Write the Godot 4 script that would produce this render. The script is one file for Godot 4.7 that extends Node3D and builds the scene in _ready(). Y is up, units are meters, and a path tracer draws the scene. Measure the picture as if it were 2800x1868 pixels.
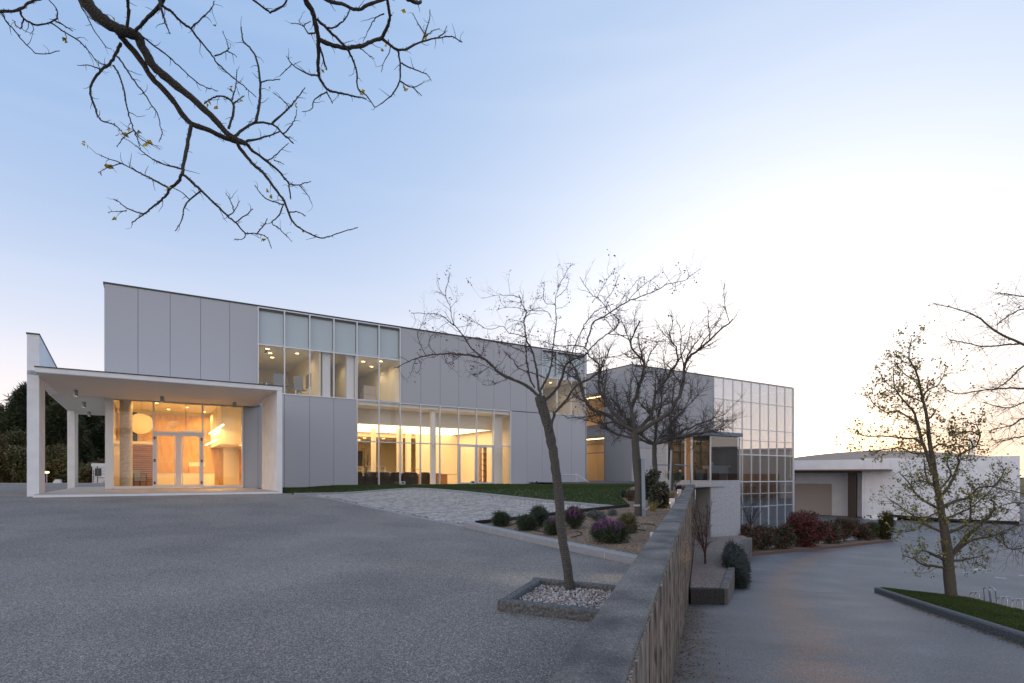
extends Node3D
# A grey panelled office building with a white entrance portico at dusk, seen across a sloping car park.
# Lengths are metres; the camera's eye is the origin, x right, y up, -z ahead. U runs along the facade, W away from the camera across it.

const F := 1557.0
const HZ := 1300.0
const TURN := 0.57549
var U := Vector3(0.83892, 0, -0.54425)
var W := Vector3(-0.54425, 0, -0.83892)
var M := {}
var names := {}
var rng := RandomNumberGenerator.new()
var box_cache := {}

class Geo:
	var v := PackedVector3Array()
	var n := PackedVector3Array()
	var i := PackedInt32Array()
	var c := PackedColorArray()
	var uv := PackedVector2Array()

	func tri(a: Vector3, b: Vector3, d: Vector3, na: Vector3, nb: Vector3, nd: Vector3) -> void:
		var k := v.size()
		v.append(a); v.append(b); v.append(d)
		n.append(na); n.append(nb); n.append(nd)
		if (b - a).cross(d - a).dot(na) > 0.0:
			i.append(k); i.append(k + 2); i.append(k + 1)
		else:
			i.append(k); i.append(k + 1); i.append(k + 2)

	func flat(a: Vector3, b: Vector3, d: Vector3, out := Vector3.ZERO) -> void:
		var m := (b - a).cross(d - a).normalized()
		if out != Vector3.ZERO and m.dot(out) < 0.0:
			m = -m
		tri(a, b, d, m, m, m)

	func quad(a: Vector3, b: Vector3, d: Vector3, e: Vector3, out := Vector3.ZERO) -> void:
		flat(a, b, d, out)
		flat(a, d, e, out)

	func box(lo: Vector3, hi: Vector3) -> void:
		obox(Transform3D(Basis(), (lo + hi) * 0.5), (hi - lo).abs())

	func obox(x: Transform3D, s: Vector3) -> void:
		var h := s * 0.5
		for ax in 3:
			for sg in [-1.0, 1.0]:
				var o := Vector3.ZERO
				o[ax] = sg
				var p := Vector3.ZERO
				p[(ax + 1) % 3] = 1.0
				var q := Vector3.ZERO
				q[(ax + 2) % 3] = 1.0
				var ce: Vector3 = x * (o * h)
				var pu: Vector3 = x.basis * (p * h)
				var qu: Vector3 = x.basis * (q * h)
				quad(ce - pu - qu, ce + pu - qu, ce + pu + qu, ce - pu + qu, x.basis * o)

	# a closed outline in the x-y plane of the transform, swept along its z
	func prism(outline: PackedVector2Array, x: Transform3D, length: float) -> void:
		var cen := Vector2.ZERO
		for p in outline:
			cen += p / outline.size()
		var m := outline.size()
		for k in m:
			var p: Vector2 = outline[k]
			var q: Vector2 = outline[(k + 1) % m]
			var e := (q - p).normalized()
			var o := Vector2(e.y, -e.x)
			if o.dot((p + q) * 0.5 - cen) < 0:
				o = -o
			quad(x * Vector3(p.x, p.y, 0), x * Vector3(q.x, q.y, 0), x * Vector3(q.x, q.y, length), x * Vector3(p.x, p.y, length), x.basis * Vector3(o.x, o.y, 0))
		var t := Geometry2D.triangulate_polygon(outline)
		for k in range(0, t.size(), 3):
			for z in [0.0, length]:
				var a: Vector2 = outline[t[k]]
				var b: Vector2 = outline[t[k + 1]]
				var d: Vector2 = outline[t[k + 2]]
				flat(x * Vector3(a.x, a.y, z), x * Vector3(b.x, b.y, z), x * Vector3(d.x, d.y, z), x.basis * Vector3(0, 0, -1.0 if z == 0.0 else 1.0))

	func tube(p: PackedVector3Array, r: PackedFloat32Array, sides: int, cap := true) -> void:
		var m := p.size()
		if m < 2:
			return
		var k0 := v.size()
		var side := Vector3.ZERO
		for k in m:
			var t: Vector3 = (p[mini(k + 1, m - 1)] - p[maxi(k - 1, 0)]).normalized()
			if k == 0:
				side = t.cross(Vector3(0.31, 0.2, 0.93)).normalized()
			else:
				side = (side - t * side.dot(t)).normalized()
			var other := t.cross(side)
			for s in sides:
				var an := TAU * s / sides
				var d := side * cos(an) + other * sin(an)
				v.append(p[k] + d * r[k])
				n.append(d)
		for k in m - 1:
			for s in sides:
				var a := k0 + k * sides + s
				var b := k0 + k * sides + (s + 1) % sides
				i.append(a); i.append(a + sides); i.append(b)
				i.append(b); i.append(a + sides); i.append(b + sides)
		if cap and r[m - 1] > 0.004:
			var kc := v.size()
			v.append(p[m - 1]); n.append((p[m - 1] - p[m - 2]).normalized())
			for s in sides:
				i.append(k0 + (m - 1) * sides + s); i.append(kc); i.append(k0 + (m - 1) * sides + (s + 1) % sides)
		if cap and r[0] > 0.004:
			var kc := v.size()
			v.append(p[0]); n.append((p[0] - p[1]).normalized())
			for s in sides:
				i.append(k0 + s); i.append(k0 + (s + 1) % sides); i.append(kc)

	# rings of (radius, height) turned round the y axis of the transform
	func lathe(prof: PackedVector2Array, x: Transform3D, sides := 20) -> void:
		for k in prof.size() - 1:
			var a: Vector2 = prof[k]
			var b: Vector2 = prof[k + 1]
			var sl := Vector2(b.y - a.y, a.x - b.x).normalized()
			for s in sides:
				var c0 := Vector3(cos(TAU * s / sides), 0, sin(TAU * s / sides))
				var c1 := Vector3(cos(TAU * (s + 1) / sides), 0, sin(TAU * (s + 1) / sides))
				var n0: Vector3 = x.basis * (c0 * sl.x + Vector3(0, sl.y, 0))
				var n1: Vector3 = x.basis * (c1 * sl.x + Vector3(0, sl.y, 0))
				var y := Vector3(0, 1, 0)
				if a.x > 0.0:
					tri(x * (c0 * a.x + y * a.y), x * (c1 * a.x + y * a.y), x * (c1 * b.x + y * b.y), n0, n1, n1)
				if b.x > 0.0:
					tri(x * (c0 * a.x + y * a.y), x * (c1 * b.x + y * b.y), x * (c0 * b.x + y * b.y), n0, n1, n0)

	func mesh() -> ArrayMesh:
		var a := []
		a.resize(Mesh.ARRAY_MAX)
		a[Mesh.ARRAY_VERTEX] = v
		a[Mesh.ARRAY_NORMAL] = n
		a[Mesh.ARRAY_INDEX] = i
		if c.size() == v.size() and c.size() > 0:
			a[Mesh.ARRAY_COLOR] = c
		if uv.size() == v.size() and uv.size() > 0:
			a[Mesh.ARRAY_TEX_UV] = uv
		var m := ArrayMesh.new()
		if v.size() > 0:
			m.add_surface_from_arrays(Mesh.PRIMITIVE_TRIANGLES, a)
		return m

# ---------------------------------------------------------------- scene helpers
func uw(u: float, y: float, w: float) -> Vector3:
	return U * u + W * w + Vector3(0, y, 0)

func at(x: float, y: float, z: float) -> Vector3:   # a point of the place from its bearing in the photograph and its depth
	return Vector3((x - 1400.0) / F * z, (HZ - y) / F * z, -z)

func to_uw(p: Vector3) -> Vector2:
	return Vector2(p.dot(U), p.dot(W))

func numbered(parent: Node, called: String) -> String:
	var key := str(parent.get_instance_id()) + called
	var k: int = names.get(key, 0)
	names[key] = k + 1
	return called if k == 0 else "%s_%03d" % [called, k]

func thing(called: String, label: String, category: String, where := Vector3.ZERO, turn := 0.0, group := "") -> Node3D:
	var o := Node3D.new()
	o.name = numbered(self, called)
	add_child(o, true)
	o.position = where
	o.rotation.y = turn
	o.set_meta("label", label)
	o.set_meta("category", category)
	if group != "":
		o.set_meta("group", group)
	return o

func part(parent: Node, called: String, mesh: Mesh, m: Material, where := Vector3.ZERO) -> MeshInstance3D:
	var o := MeshInstance3D.new()
	o.name = numbered(parent, called)
	o.mesh = mesh
	o.material_override = m
	o.position = where
	parent.add_child(o, true)
	return o

func stuff(o: Node) -> Node:
	o.set_meta("kind", "stuff")
	return o

func struct(called: String, mesh: Mesh, m: Material) -> MeshInstance3D:
	var o := part(self, called, mesh, m)
	o.set_meta("kind", "structure")
	return o

func slab(parent: Node, called: String, lo: Vector3, hi: Vector3, m: Material) -> MeshInstance3D:
	var s := (hi - lo).abs()
	var key := "%.3f %.3f %.3f" % [s.x, s.y, s.z]
	if not box_cache.has(key):
		var b := BoxMesh.new()
		b.size = s
		box_cache[key] = b
	return part(parent, called, box_cache[key], m, (lo + hi) * 0.5)

func scatter(parent: Node, called: String, mesh: Mesh, m: Material, places: Array, tints := PackedColorArray()) -> MultiMeshInstance3D:
	var mm := MultiMesh.new()
	mm.transform_format = MultiMesh.TRANSFORM_3D
	mm.use_colors = tints.size() > 0
	mm.mesh = mesh
	mm.instance_count = places.size()
	for k in places.size():
		mm.set_instance_transform(k, places[k])
		if tints.size() > 0:
			mm.set_instance_color(k, tints[k])
	var o := MultiMeshInstance3D.new()
	o.name = numbered(parent, called)
	o.multimesh = mm
	o.material_override = m
	parent.add_child(o, true)
	o.set_meta("kind", "stuff")
	return o

func copy_of(o: Node3D, where: Vector3, turn: float, label: String) -> Node3D:
	var c: Node3D = o.duplicate()
	var base := String(o.name)
	c.name = numbered(self, base)
	add_child(c, true)
	c.position = where
	c.rotation.y = turn
	c.set_meta("label", label)
	return c

func rnd(a: float, b: float) -> float:
	return rng.randf_range(a, b)

func spin(dir: Vector3, roll: float, size: Vector3) -> Basis:   # y axis along dir
	var y := dir.normalized()
	var x := y.cross(Vector3(0.37, 0.61, 0.7)).normalized()
	var z := x.cross(y)
	var b := Basis(x, y, z).rotated(y, roll)
	return Basis(b.x * size.x, b.y * size.y, b.z * size.z)

# ---------------------------------------------------------------- materials
func lin(r: float, g: float, b: float) -> Color:
	return Color(r, g, b).linear_to_srgb()

func plain(called: String, col: Color, rough := 0.7, metal := 0.0) -> StandardMaterial3D:
	var m := StandardMaterial3D.new()
	m.resource_name = called
	m.albedo_color = col
	m.roughness = rough
	m.metallic = metal
	M[called] = m
	return m

func noise(freq: float, seed_: int, type := FastNoiseLite.TYPE_SIMPLEX_SMOOTH, octaves := 4) -> FastNoiseLite:
	var f := FastNoiseLite.new()
	f.noise_type = type
	f.seed = seed_
	f.frequency = freq
	f.fractal_octaves = octaves
	return f

func ramp_tex(f: FastNoiseLite, stops: Array, size := 512) -> NoiseTexture2D:   # stops: [offset, colour], ...
	var g := Gradient.new()
	var off := PackedFloat32Array()
	var col := PackedColorArray()
	for s in stops:
		off.append(s[0])
		col.append(s[1])
	g.offsets = off
	g.colors = col
	var t := NoiseTexture2D.new()
	t.width = size
	t.height = size
	t.seamless = true
	t.generate_mipmaps = false
	t.noise = f
	t.color_ramp = g
	return t

func grained(called: String, tex: Texture2D, metres: float, rough: float, bump: Texture2D = null, bump_cm := 0.0, detail: Texture2D = null, detail_metres := 10.0, local := false) -> StandardMaterial3D:
	var m := plain(called, Color.WHITE, rough)
	m.albedo_texture = tex
	m.uv1_triplanar = true
	m.uv1_world_triplanar = not local
	m.uv1_scale = Vector3.ONE / metres
	if bump:
		m.heightmap_enabled = true
		m.heightmap_texture = bump
		m.heightmap_scale = bump_cm
	if detail:
		m.detail_enabled = true
		m.detail_albedo = detail
		m.detail_blend_mode = BaseMaterial3D.BLEND_MODE_MUL
		m.detail_uv_layer = BaseMaterial3D.DETAIL_UV_2
		m.uv2_triplanar = true
		m.uv2_world_triplanar = not local
		m.uv2_scale = Vector3.ONE / detail_metres
	return m

func glass(called: String, alpha: float, col: Color, metal := 0.0) -> StandardMaterial3D:
	var m := plain(called, Color(col.r, col.g, col.b, alpha), 0.02, metal)
	m.transparency = BaseMaterial3D.TRANSPARENCY_ALPHA
	return m

func glow(called: String, col: Color, energy: float) -> StandardMaterial3D:
	var m := plain(called, col, 0.6)
	m.emission_enabled = true
	m.emission = col
	m.emission_energy_multiplier = energy
	return m

func grey(x: float) -> Color:
	return Color(x, x, x)

func make_materials() -> void:
	var speck := ramp_tex(noise(0.33, 3, FastNoiseLite.TYPE_VALUE, 2), [[0.0, lin(.040, .039, .039)], [0.4, lin(.138, .134, .130)], [0.6, lin(.235, .226, .218)], [0.78, lin(.42, .40, .375)], [1.0, lin(.70, .67, .62)]], 1024)
	var grain := ramp_tex(noise(0.3, 8, FastNoiseLite.TYPE_VALUE, 2), [[0.0, Color.BLACK], [1.0, Color.WHITE]], 1024)
	var patches := ramp_tex(noise(0.006, 11, FastNoiseLite.TYPE_SIMPLEX_SMOOTH, 6), [[0.2, grey(.90)], [0.45, grey(.95)], [0.6, Color(1, .99, .975)], [0.8, grey(1)]], 1024)
	grained("asphalt", speck, 2.6, 0.80, grain, 0.9, patches, 19.0)
	for q in ["asphalt"]:
		M[q].vertex_color_use_as_albedo = true
		M[q].albedo_color = lin(2.75, 2.62, 2.45)
	var speck2 := ramp_tex(noise(0.33, 5, FastNoiseLite.TYPE_VALUE, 2), [[0.0, lin(.035, .037, .042)], [0.45, lin(.085, .088, .096)], [0.65, lin(.14, .143, .15)], [0.82, lin(.27, .27, .28)], [1.0, lin(.45, .45, .45)]], 1024)
	grained("road", speck2, 2.6, 0.56, grain, 0.8, patches, 23.0)
	M.road.vertex_color_use_as_albedo = true
	M.road.albedo_color = lin(2.9, 2.8, 2.68)
	var mottle := ramp_tex(noise(0.02, 21, FastNoiseLite.TYPE_SIMPLEX_SMOOTH, 6), [[0.15, grey(.945)], [0.5, grey(.975)], [0.85, grey(1)]], 512)
	var fine := noise(0.2, 31, FastNoiseLite.TYPE_VALUE, 3)
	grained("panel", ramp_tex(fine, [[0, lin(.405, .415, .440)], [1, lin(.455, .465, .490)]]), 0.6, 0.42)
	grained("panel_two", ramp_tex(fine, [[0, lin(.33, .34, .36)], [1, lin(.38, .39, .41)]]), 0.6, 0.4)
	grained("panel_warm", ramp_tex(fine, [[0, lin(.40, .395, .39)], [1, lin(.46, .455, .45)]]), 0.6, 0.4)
	plain("joint", grey(.16), 0.8)
	plain("roof_trim", lin(.05, .055, .055), 0.5)
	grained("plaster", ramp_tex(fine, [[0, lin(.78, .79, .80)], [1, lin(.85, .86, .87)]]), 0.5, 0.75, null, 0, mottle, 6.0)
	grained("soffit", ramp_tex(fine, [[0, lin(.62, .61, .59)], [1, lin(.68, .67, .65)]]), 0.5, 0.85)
	var slabt := ramp_tex(noise(0.05, 41, FastNoiseLite.TYPE_SIMPLEX_SMOOTH, 5), [[0, lin(.36, .35, .33)], [1, lin(.52, .51, .48)]])
	grained("floor_tile", slabt, 1.1, 0.55)
	plain("aluminium", lin(.62, .63, .66), 0.35, 0.35)
	plain("aluminium_dark", lin(.30, .32, .35), 0.4, 0.5)
	plain("steel", lin(.55, .56, .58), 0.25, 0.9)
	plain("steel_blue", lin(.16, .20, .25), 0.4, 0.4)
	plain("black_metal", lin(.02, .02, .022), 0.5, 0.2)
	glass("pane", 0.05, Color(.86, .93, .92))
	glass("pane_soft", 0.0, Color(.86, .92, .93), 0.0)
	for q in [["pane_mirror", .45, Color(.93, .93, .92)], ["pane_half", .24, Color(.80, .83, .85)], ["pane_booth", .085, Color(.70, .74, .77)]]:   # coated solar glass: strong reflection from a dense pane
		var pm := plain(q[0], Color(q[2].r, q[2].g, q[2].b, 0.0), 0.0)
		pm.refraction_enabled = true
		pm.refraction_scale = q[1]
	glass("pane_dark", 0.55, lin(.02, .022, .025))
	plain("spandrel", lin(.45, .53, .56), 0.5)
	plain("white_paint", lin(.78, .77, .74), 0.6)
	plain("cream_wall", lin(.72, .66, .52), 0.8)
	plain("white_room", lin(.74, .73, .69), 0.8)
	plain("floor_inside", lin(.45, .40, .32), 0.35)
	plain("blind", lin(.70, .71, .71), 0.9)
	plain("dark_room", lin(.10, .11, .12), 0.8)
	var woodn := noise(0.01, 51, FastNoiseLite.TYPE_SIMPLEX_SMOOTH, 5)
	var ply := grained("plywood", ramp_tex(woodn, [[0.1, lin(.46, .30, .13)], [0.5, lin(.58, .40, .19)], [0.9, lin(.66, .48, .25)]], 512), 2.0, 0.55)
	ply.uv1_scale = Vector3(1.6, 0.25, 1.6)
	var slat := grained("slat_wood", ramp_tex(woodn, [[0.1, lin(.20, .085, .030)], [0.5, lin(.30, .14, .05)], [0.9, lin(.40, .20, .08)]], 512), 2.0, 0.5)
	slat.uv1_scale = Vector3(0.3, 3.0, 0.3)
	plain("door_wood", lin(.42, .20, .06), 0.5)
	plain("leather", lin(.018, .013, .011), 0.45)
	plain("chair_fabric", lin(.22, .25, .28), 0.9)
	plain("black_plastic", lin(.02, .02, .022), 0.4)
	var conc := ramp_tex(noise(0.16, 61, FastNoiseLite.TYPE_VALUE, 4), [[0.0, lin(.07, .068, .064)], [0.35, lin(.15, .145, .138)], [0.62, lin(.23, .222, .21)], [0.85, lin(.40, .385, .36)], [1, lin(.6, .58, .55)]], 1024)
	var weather := ramp_tex(noise(0.010, 63, FastNoiseLite.TYPE_SIMPLEX_SMOOTH, 6), [[0.25, Color(.66, .66, .68)], [0.5, Color(.86, .84, .82)], [0.75, Color(1, .97, .94)]], 512)
	grained("wall_top", conc, 1.1, 0.9, conc, 1.0, weather, 4.5)
	var streak := grained("board_concrete", ramp_tex(noise(0.02, 67, FastNoiseLite.TYPE_SIMPLEX_SMOOTH, 6), [[0.2, lin(.07, .058, .048)], [0.42, lin(.20, .165, .135)], [0.6, lin(.36, .295, .235)], [0.85, lin(.58, .475, .375)]], 512), 1.0, 0.9)
	streak.uv1_scale = Vector3(3.2, 0.32, 3.2)
	streak.vertex_color_use_as_albedo = true
	grained("concrete_pale", ramp_tex(noise(0.03, 71, FastNoiseLite.TYPE_SIMPLEX_SMOOTH, 6), [[0.2, lin(.36, .365, .37)], [0.55, lin(.45, .455, .46)], [0.85, lin(.52, .525, .53)]], 512), 2.2, 0.85)
	grained("concrete_grey", ramp_tex(noise(0.06, 73, FastNoiseLite.TYPE_SIMPLEX_SMOOTH, 6), [[0.2, lin(.055, .055, .054)], [0.55, lin(.12, .12, .118)], [0.85, lin(.21, .21, .205)]], 512), 1.3, 0.9)
	grained("granite", ramp_tex(noise(0.25, 75, FastNoiseLite.TYPE_VALUE, 3), [[0.1, lin(.20, .215, .23)], [0.5, lin(.29, .30, .315)], [0.9, lin(.40, .41, .42)]], 512), 0.7, 0.75, null, 0, mottle, 1.7)
	plain("mortar", lin(.52, .51, .47), 0.9)
	grained("soil", ramp_tex(noise(0.05, 77, FastNoiseLite.TYPE_SIMPLEX_SMOOTH, 6), [[0.15, lin(.12, .075, .045)], [0.45, lin(.28, .19, .12)], [0.7, lin(.40, .28, .185)], [0.9, lin(.48, .35, .25)]], 512), 2.1, 0.95, grain, 2.0, patches, 3.0)
	grained("gravel", ramp_tex(noise(0.12, 79, FastNoiseLite.TYPE_VALUE, 3), [[0.1, lin(.12, .09, .075)], [0.45, lin(.29, .22, .185)], [0.7, lin(.44, .36, .31)], [0.95, lin(.6, .53, .47)]], 512), 1.4, 0.95, grain, 2.0)
	grained("turf", ramp_tex(noise(0.05, 81, FastNoiseLite.TYPE_SIMPLEX_SMOOTH, 6), [[0.15, lin(.020, .035, .008)], [0.5, lin(.042, .066, .014)], [0.85, lin(.066, .094, .022)]], 512), 3.1, 0.95)
	for g in [["grass_blade", .95], ["leaf", .6], ["stone", .85], ["petal", .8]]:
		var m := plain(g[0], Color.WHITE, g[1])
		m.vertex_color_use_as_albedo = true
		if g[0] != "stone":
			m.backlight_enabled = true
			m.backlight = grey(.5)
	var barkn := noise(0.05, 85, FastNoiseLite.TYPE_SIMPLEX_SMOOTH, 6)
	var barkb := ramp_tex(barkn, [[0.2, Color.BLACK], [0.8, Color.WHITE]], 512)
	grained("bark_dark", ramp_tex(barkn, [[0.2, lin(.030, .024, .020)], [0.55, lin(.070, .058, .048)], [0.85, lin(.13, .11, .09)]], 512), 0.35, 0.9, barkb, 1.0)
	grained("bark_grey", ramp_tex(barkn, [[0.15, lin(.022, .019, .016)], [0.42, lin(.065, .058, .049)], [0.62, lin(.125, .115, .098)], [0.8, lin(.26, .25, .225)], [0.95, lin(.40, .39, .36)]], 512), 0.35, 0.9, barkb, 1.4)
	grained("bark_plane", ramp_tex(barkn, [[0.2, lin(.045, .038, .030)], [0.5, lin(.105, .088, .066)], [0.75, lin(.19, .165, .125)]], 512), 0.6, 0.9, barkb, 1.0)
	plain("twig", lin(.055, .042, .035), 0.9)
	plain("twig_red", lin(.085, .04, .03), 0.9)
	grained("sheet_white", ramp_tex(fine, [[0, lin(.80, .82, .85)], [1, lin(.84, .86, .89)]]), 0.9, 0.5, null, 0, mottle, 12.0)
	plain("roof_sheet", lin(.42, .40, .39), 0.6)
	plain("fascia_brown", lin(.20, .11, .06), 0.6)
	plain("shutter", lin(.40, .36, .33), 0.6)
	plain("brown_metal", lin(.045, .028, .022), 0.5)
	plain("black_plinth", lin(.012, .012, .013), 0.8)
	grained("concrete_dark", ramp_tex(noise(0.05, 74, FastNoiseLite.TYPE_SIMPLEX_SMOOTH, 6), [[0.2, lin(.018, .017, .016)], [0.55, lin(.045, .042, .038)], [0.85, lin(.10, .092, .08)]], 512), 1.0, 0.95)
	plain("line_paint", lin(.62, .62, .60), 0.8)
	plain("roof_tile", lin(.34, .10, .055), 0.8)
	plain("house_wall", lin(.52, .51, .48), 0.85)
	plain("rubber", lin(.015, .015, .015), 0.7)
	plain("strap", lin(.35, .36, .36), 0.8)
	plain("skin", lin(.45, .26, .18), 0.6)
	plain("cloth_dark", lin(.02, .022, .03), 0.9)
	glow("lamp_warm", Color(1.0, .80, .50), 2.2)
	glow("lamp_hot", Color(1.0, .88, .66), 4.0)
	glow("lamp_panel", Color(1.0, .90, .74), 1.7)
	glow("lamp_spot", Color(1.0, .84, .58), 5.0)
	var shell: StandardMaterial3D = plain("litter", Color.WHITE, 0.9)
	shell.vertex_color_use_as_albedo = true
# ---------------------------------------------------------------- sky and light
const SUN_AZ := 0.488     # radians right of straight ahead
const SUN_EL := 0.016

func sky_color(az: float, el: float) -> Vector3:   # linear radiance of the air towards (az right of ahead, elevation)
	var e := maxf(el, 0.0)
	var cg := sin(e) * sin(SUN_EL) + cos(e) * cos(SUN_EL) * cos(az - SUN_AZ)
	var g := rad_to_deg(acos(clampf(cg, -1, 1)))
	var d := rad_to_deg(e)
	var xe := exp(-pow(d / 15.5, 1.6))
	var s := exp(-pow(g / 35.0, 1.9))
	var x := 1.0 - (1.0 - xe) * (1.0 - s)
	var deep := Vector3(.250, .412, .69)
	var pale := Vector3(.86, .90, .985)
	var c := deep.lerp(pale, x)
	c += Vector3(.50, .40, .27) * exp(-pow(g / 25.0, 2.0))
	# warm band along the horizon, strongest on the sun's side
	var side := 0.5 + 0.5 * cos(az - SUN_AZ)
	var band := exp(-pow(d / 8.0, 1.4)) * (0.10 + 0.90 * pow(side, 1.7))
	c = c.lerp(Vector3(1.25, .82, .50), band * 0.85)
	# the rosy light that the air opposite the sunset sends back
	c += Vector3(1.15, .82, .50) * pow(1.0 - side, 2.6) * exp(-pow(d / 42.0, 1.8))
	c += Vector3(1.5, .72, .12) * exp(-pow(g / 7.0, 1.3)) * exp(-pow(d / 5.0, 1.3))
	c += Vector3(6.0, 4.2, 2.0) * exp(-pow(g / 2.6, 1.4))
	return c

func make_sky() -> void:
	var w := 1024
	var h := 512
	var streaks := noise(1.0, 17, FastNoiseLite.TYPE_SIMPLEX_SMOOTH, 4)
	var data := PackedFloat32Array()
	data.resize(w * h * 4)
	for yy in h:
		var el := (0.5 - (yy + 0.5) / h) * PI
		for xx in w:
			var az := (xx + 0.5) / w * TAU
			var c := sky_color(az, el)
			if el > 0.0:
				var n := streaks.get_noise_3d(cos(az) * 1.3 + el * 2.0, el * 16.0, sin(az) * 1.3)
				var n2 := streaks.get_noise_3d(cos(az) * 2.2, el * 34.0 + 5.0, sin(az) * 2.2)
				var low := exp(-pow(el / 0.22, 2.0))
				c = c.lerp(Vector3(.92, .80, .76), clampf(n2 * 1.6 - 0.15, 0, 1) * 0.35 * low * exp(-pow((el - 0.10) / 0.08, 2.0)))
				c = c.lerp(Vector3(.93, .96, 1.02), clampf(n * 1.5, 0, 1) * 0.07)
			var k := (yy * w + xx) * 4
			data[k] = c.x
			data[k + 1] = c.y
			data[k + 2] = c.z
			data[k + 3] = 1.0
	var im := Image.create_from_data(w, h, false, Image.FORMAT_RGBAF, data.to_byte_array())
	var p := PanoramaSkyMaterial.new()
	p.panorama = ImageTexture.create_from_image(im)
	var sky := Sky.new()
	sky.sky_material = p
	var env := Environment.new()
	env.background_mode = Environment.BG_SKY
	env.sky = sky
	env.tonemap_mode = Environment.TONE_MAPPER_LINEAR
	env.tonemap_exposure = 1.14
	env.sdfgi_enabled = true
	env.ssao_enabled = true
	env.ssil_enabled = true
	var we := WorldEnvironment.new()
	we.name = "world_environment"
	we.environment = env
	add_child(we)

func make_camera_and_sun() -> void:
	var cam := Camera3D.new()
	cam.name = "camera"
	cam.projection = Camera3D.PROJECTION_FRUSTUM
	cam.near = 0.1
	cam.far = 3000.0
	cam.keep_aspect = Camera3D.KEEP_HEIGHT
	cam.size = 0.1 * 1868.0 / F
	cam.frustum_offset = Vector2(0, 0.1 * 366.0 / F)
	add_child(cam)
	cam.current = true
	var sun := DirectionalLight3D.new()
	sun.name = "sun"
	sun.light_color = Color(1.0, .72, .42)
	sun.light_energy = 0.3
	sun.light_angular_distance = 0.6
	sun.shadow_enabled = true
	add_child(sun)
	var to := Vector3(sin(SUN_AZ) * cos(SUN_EL), sin(SUN_EL), -cos(SUN_AZ) * cos(SUN_EL))
	sun.look_at_from_position(Vector3.ZERO, -to)

# ---------------------------------------------------------------- lie of the land
func table(t: Array, x: float) -> float:
	if x <= t[0][0]:
		return t[0][1]
	for k in t.size() - 1:
		if x < t[k + 1][0]:
			var f: float = (x - t[k][0]) / (t[k + 1][0] - t[k][0])
			return lerpf(t[k][1], t[k + 1][1], f)
	return t[t.size() - 1][1]

const GW := [[-40.0, -1.66], [0.0, -1.62], [3.0, -1.53], [6.0, -1.435], [9.0, -1.36], [12.0, -1.275], [14.5, -1.15], [17.0, -.985], [19.0, -.85], [21.0, -.752], [23.4, -.70], [26.0, -.69], [60.0, -.70]]
const RZ := [[-30.0, -1.62], [0.0, -1.62], [2.0, -1.78], [4.0, -2.0], [6.24, -2.28], [9.0, -2.60], [12.0, -2.95], [14.8, -3.27], [17.0, -3.52], [20.0, -3.78], [25.0, -4.08], [30.0, -4.24], [35.0, -4.42], [45.0, -4.62], [60.0, -4.7], [400.0, -4.7]]

func up(x: float, z: float) -> float:   # upper ground: car park, lawn and beds (z counts ahead)
	var u := U.x * x - U.z * z
	var w := W.x * x - W.z * z
	var g := table(GW, w)
	var rise := clampf((u - 6.6) / 5.0, 0, 1) * 0.30
	if rise > 0.0:
		g = minf(g + rise, maxf(g, -0.60))
	return g

func upg(u: float, w: float) -> float:
	var p := uw(u, 0, w)
	return up(p.x, -p.z)

func kerb_x(z: float) -> float:
	return 11.0 - (17.1 - z) * 0.378

func back_x(z: float) -> float:
	return kerb_x(z) + 2.2 * sqrt(clampf((17.2 - z) / 1.5, 0, 1))

func low(x: float, z: float) -> float:   # lower ground: the ramp on the left, the level lot right of the grass strip
	var r := table(RZ, z)
	var lot := minf(r, -4.0)
	if z > 17.4:
		return lerpf(r, lot, clampf((x - 9.0) / 4.0, 0, 1))
	var b := back_x(z)
	return lerpf(r, lot, clampf((x - b + 0.3) / 0.9, 0, 1))

func wall_x(z: float) -> float:
	return 0.159 + 0.334 * (z - 2.6)

func wall_top(z: float) -> float:
	return -0.43 - 0.0212 * (27.0 - z)

func bound(z: float) -> float:
	if z < 27.3:
		return wall_x(z) + 0.17
	return table([[27.3, 8.58], [29.8, 10.5], [31.1, 12.5], [40.2, 6.7], [60.0, 6.7]], z)

func dist_path(p: Vector2, path: Array) -> float:
	var best := 1e9
	for k in path.size() - 1:
		best = minf(best, p.distance_to(Geometry2D.get_closest_point_to_segment(p, path[k], path[k + 1])))
	return best

func grid_mesh(rows: PackedFloat32Array, left: PackedFloat32Array, right: PackedFloat32Array, fr: PackedFloat32Array, height: String, drop: float, tint: String) -> ArrayMesh:
	var g := Geo.new()
	var m := fr.size()
	for k in rows.size():
		var z := rows[k]
		for j in m:
			var x := lerpf(left[k], right[k], fr[j])
			var y := (up(x, z) if height == "up" else low(x, z)) - drop
			g.v.append(Vector3(x, y, -z))
			g.c.append(tint_park(x, z) if tint == "park" else tint_road(x, z))
	g.n.resize(g.v.size())
	for k in rows.size():
		for j in m:
			var a := g.v[k * m + maxi(j - 1, 0)]
			var b := g.v[k * m + mini(j + 1, m - 1)]
			var c := g.v[maxi(k - 1, 0) * m + j]
			var d := g.v[mini(k + 1, rows.size() - 1) * m + j]
			g.n[k * m + j] = (b - a).cross(d - c).normalized()
	for k in rows.size() - 1:
		for j in m - 1:
			var a := k * m + j
			g.i.append_array(PackedInt32Array([a, a + m, a + 1, a + 1, a + m, a + m + 1]))
	return g.mesh()

var soft: FastNoiseLite
var sand_spots: Array
var dirt_path: Array
var wet_path: Array

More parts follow.
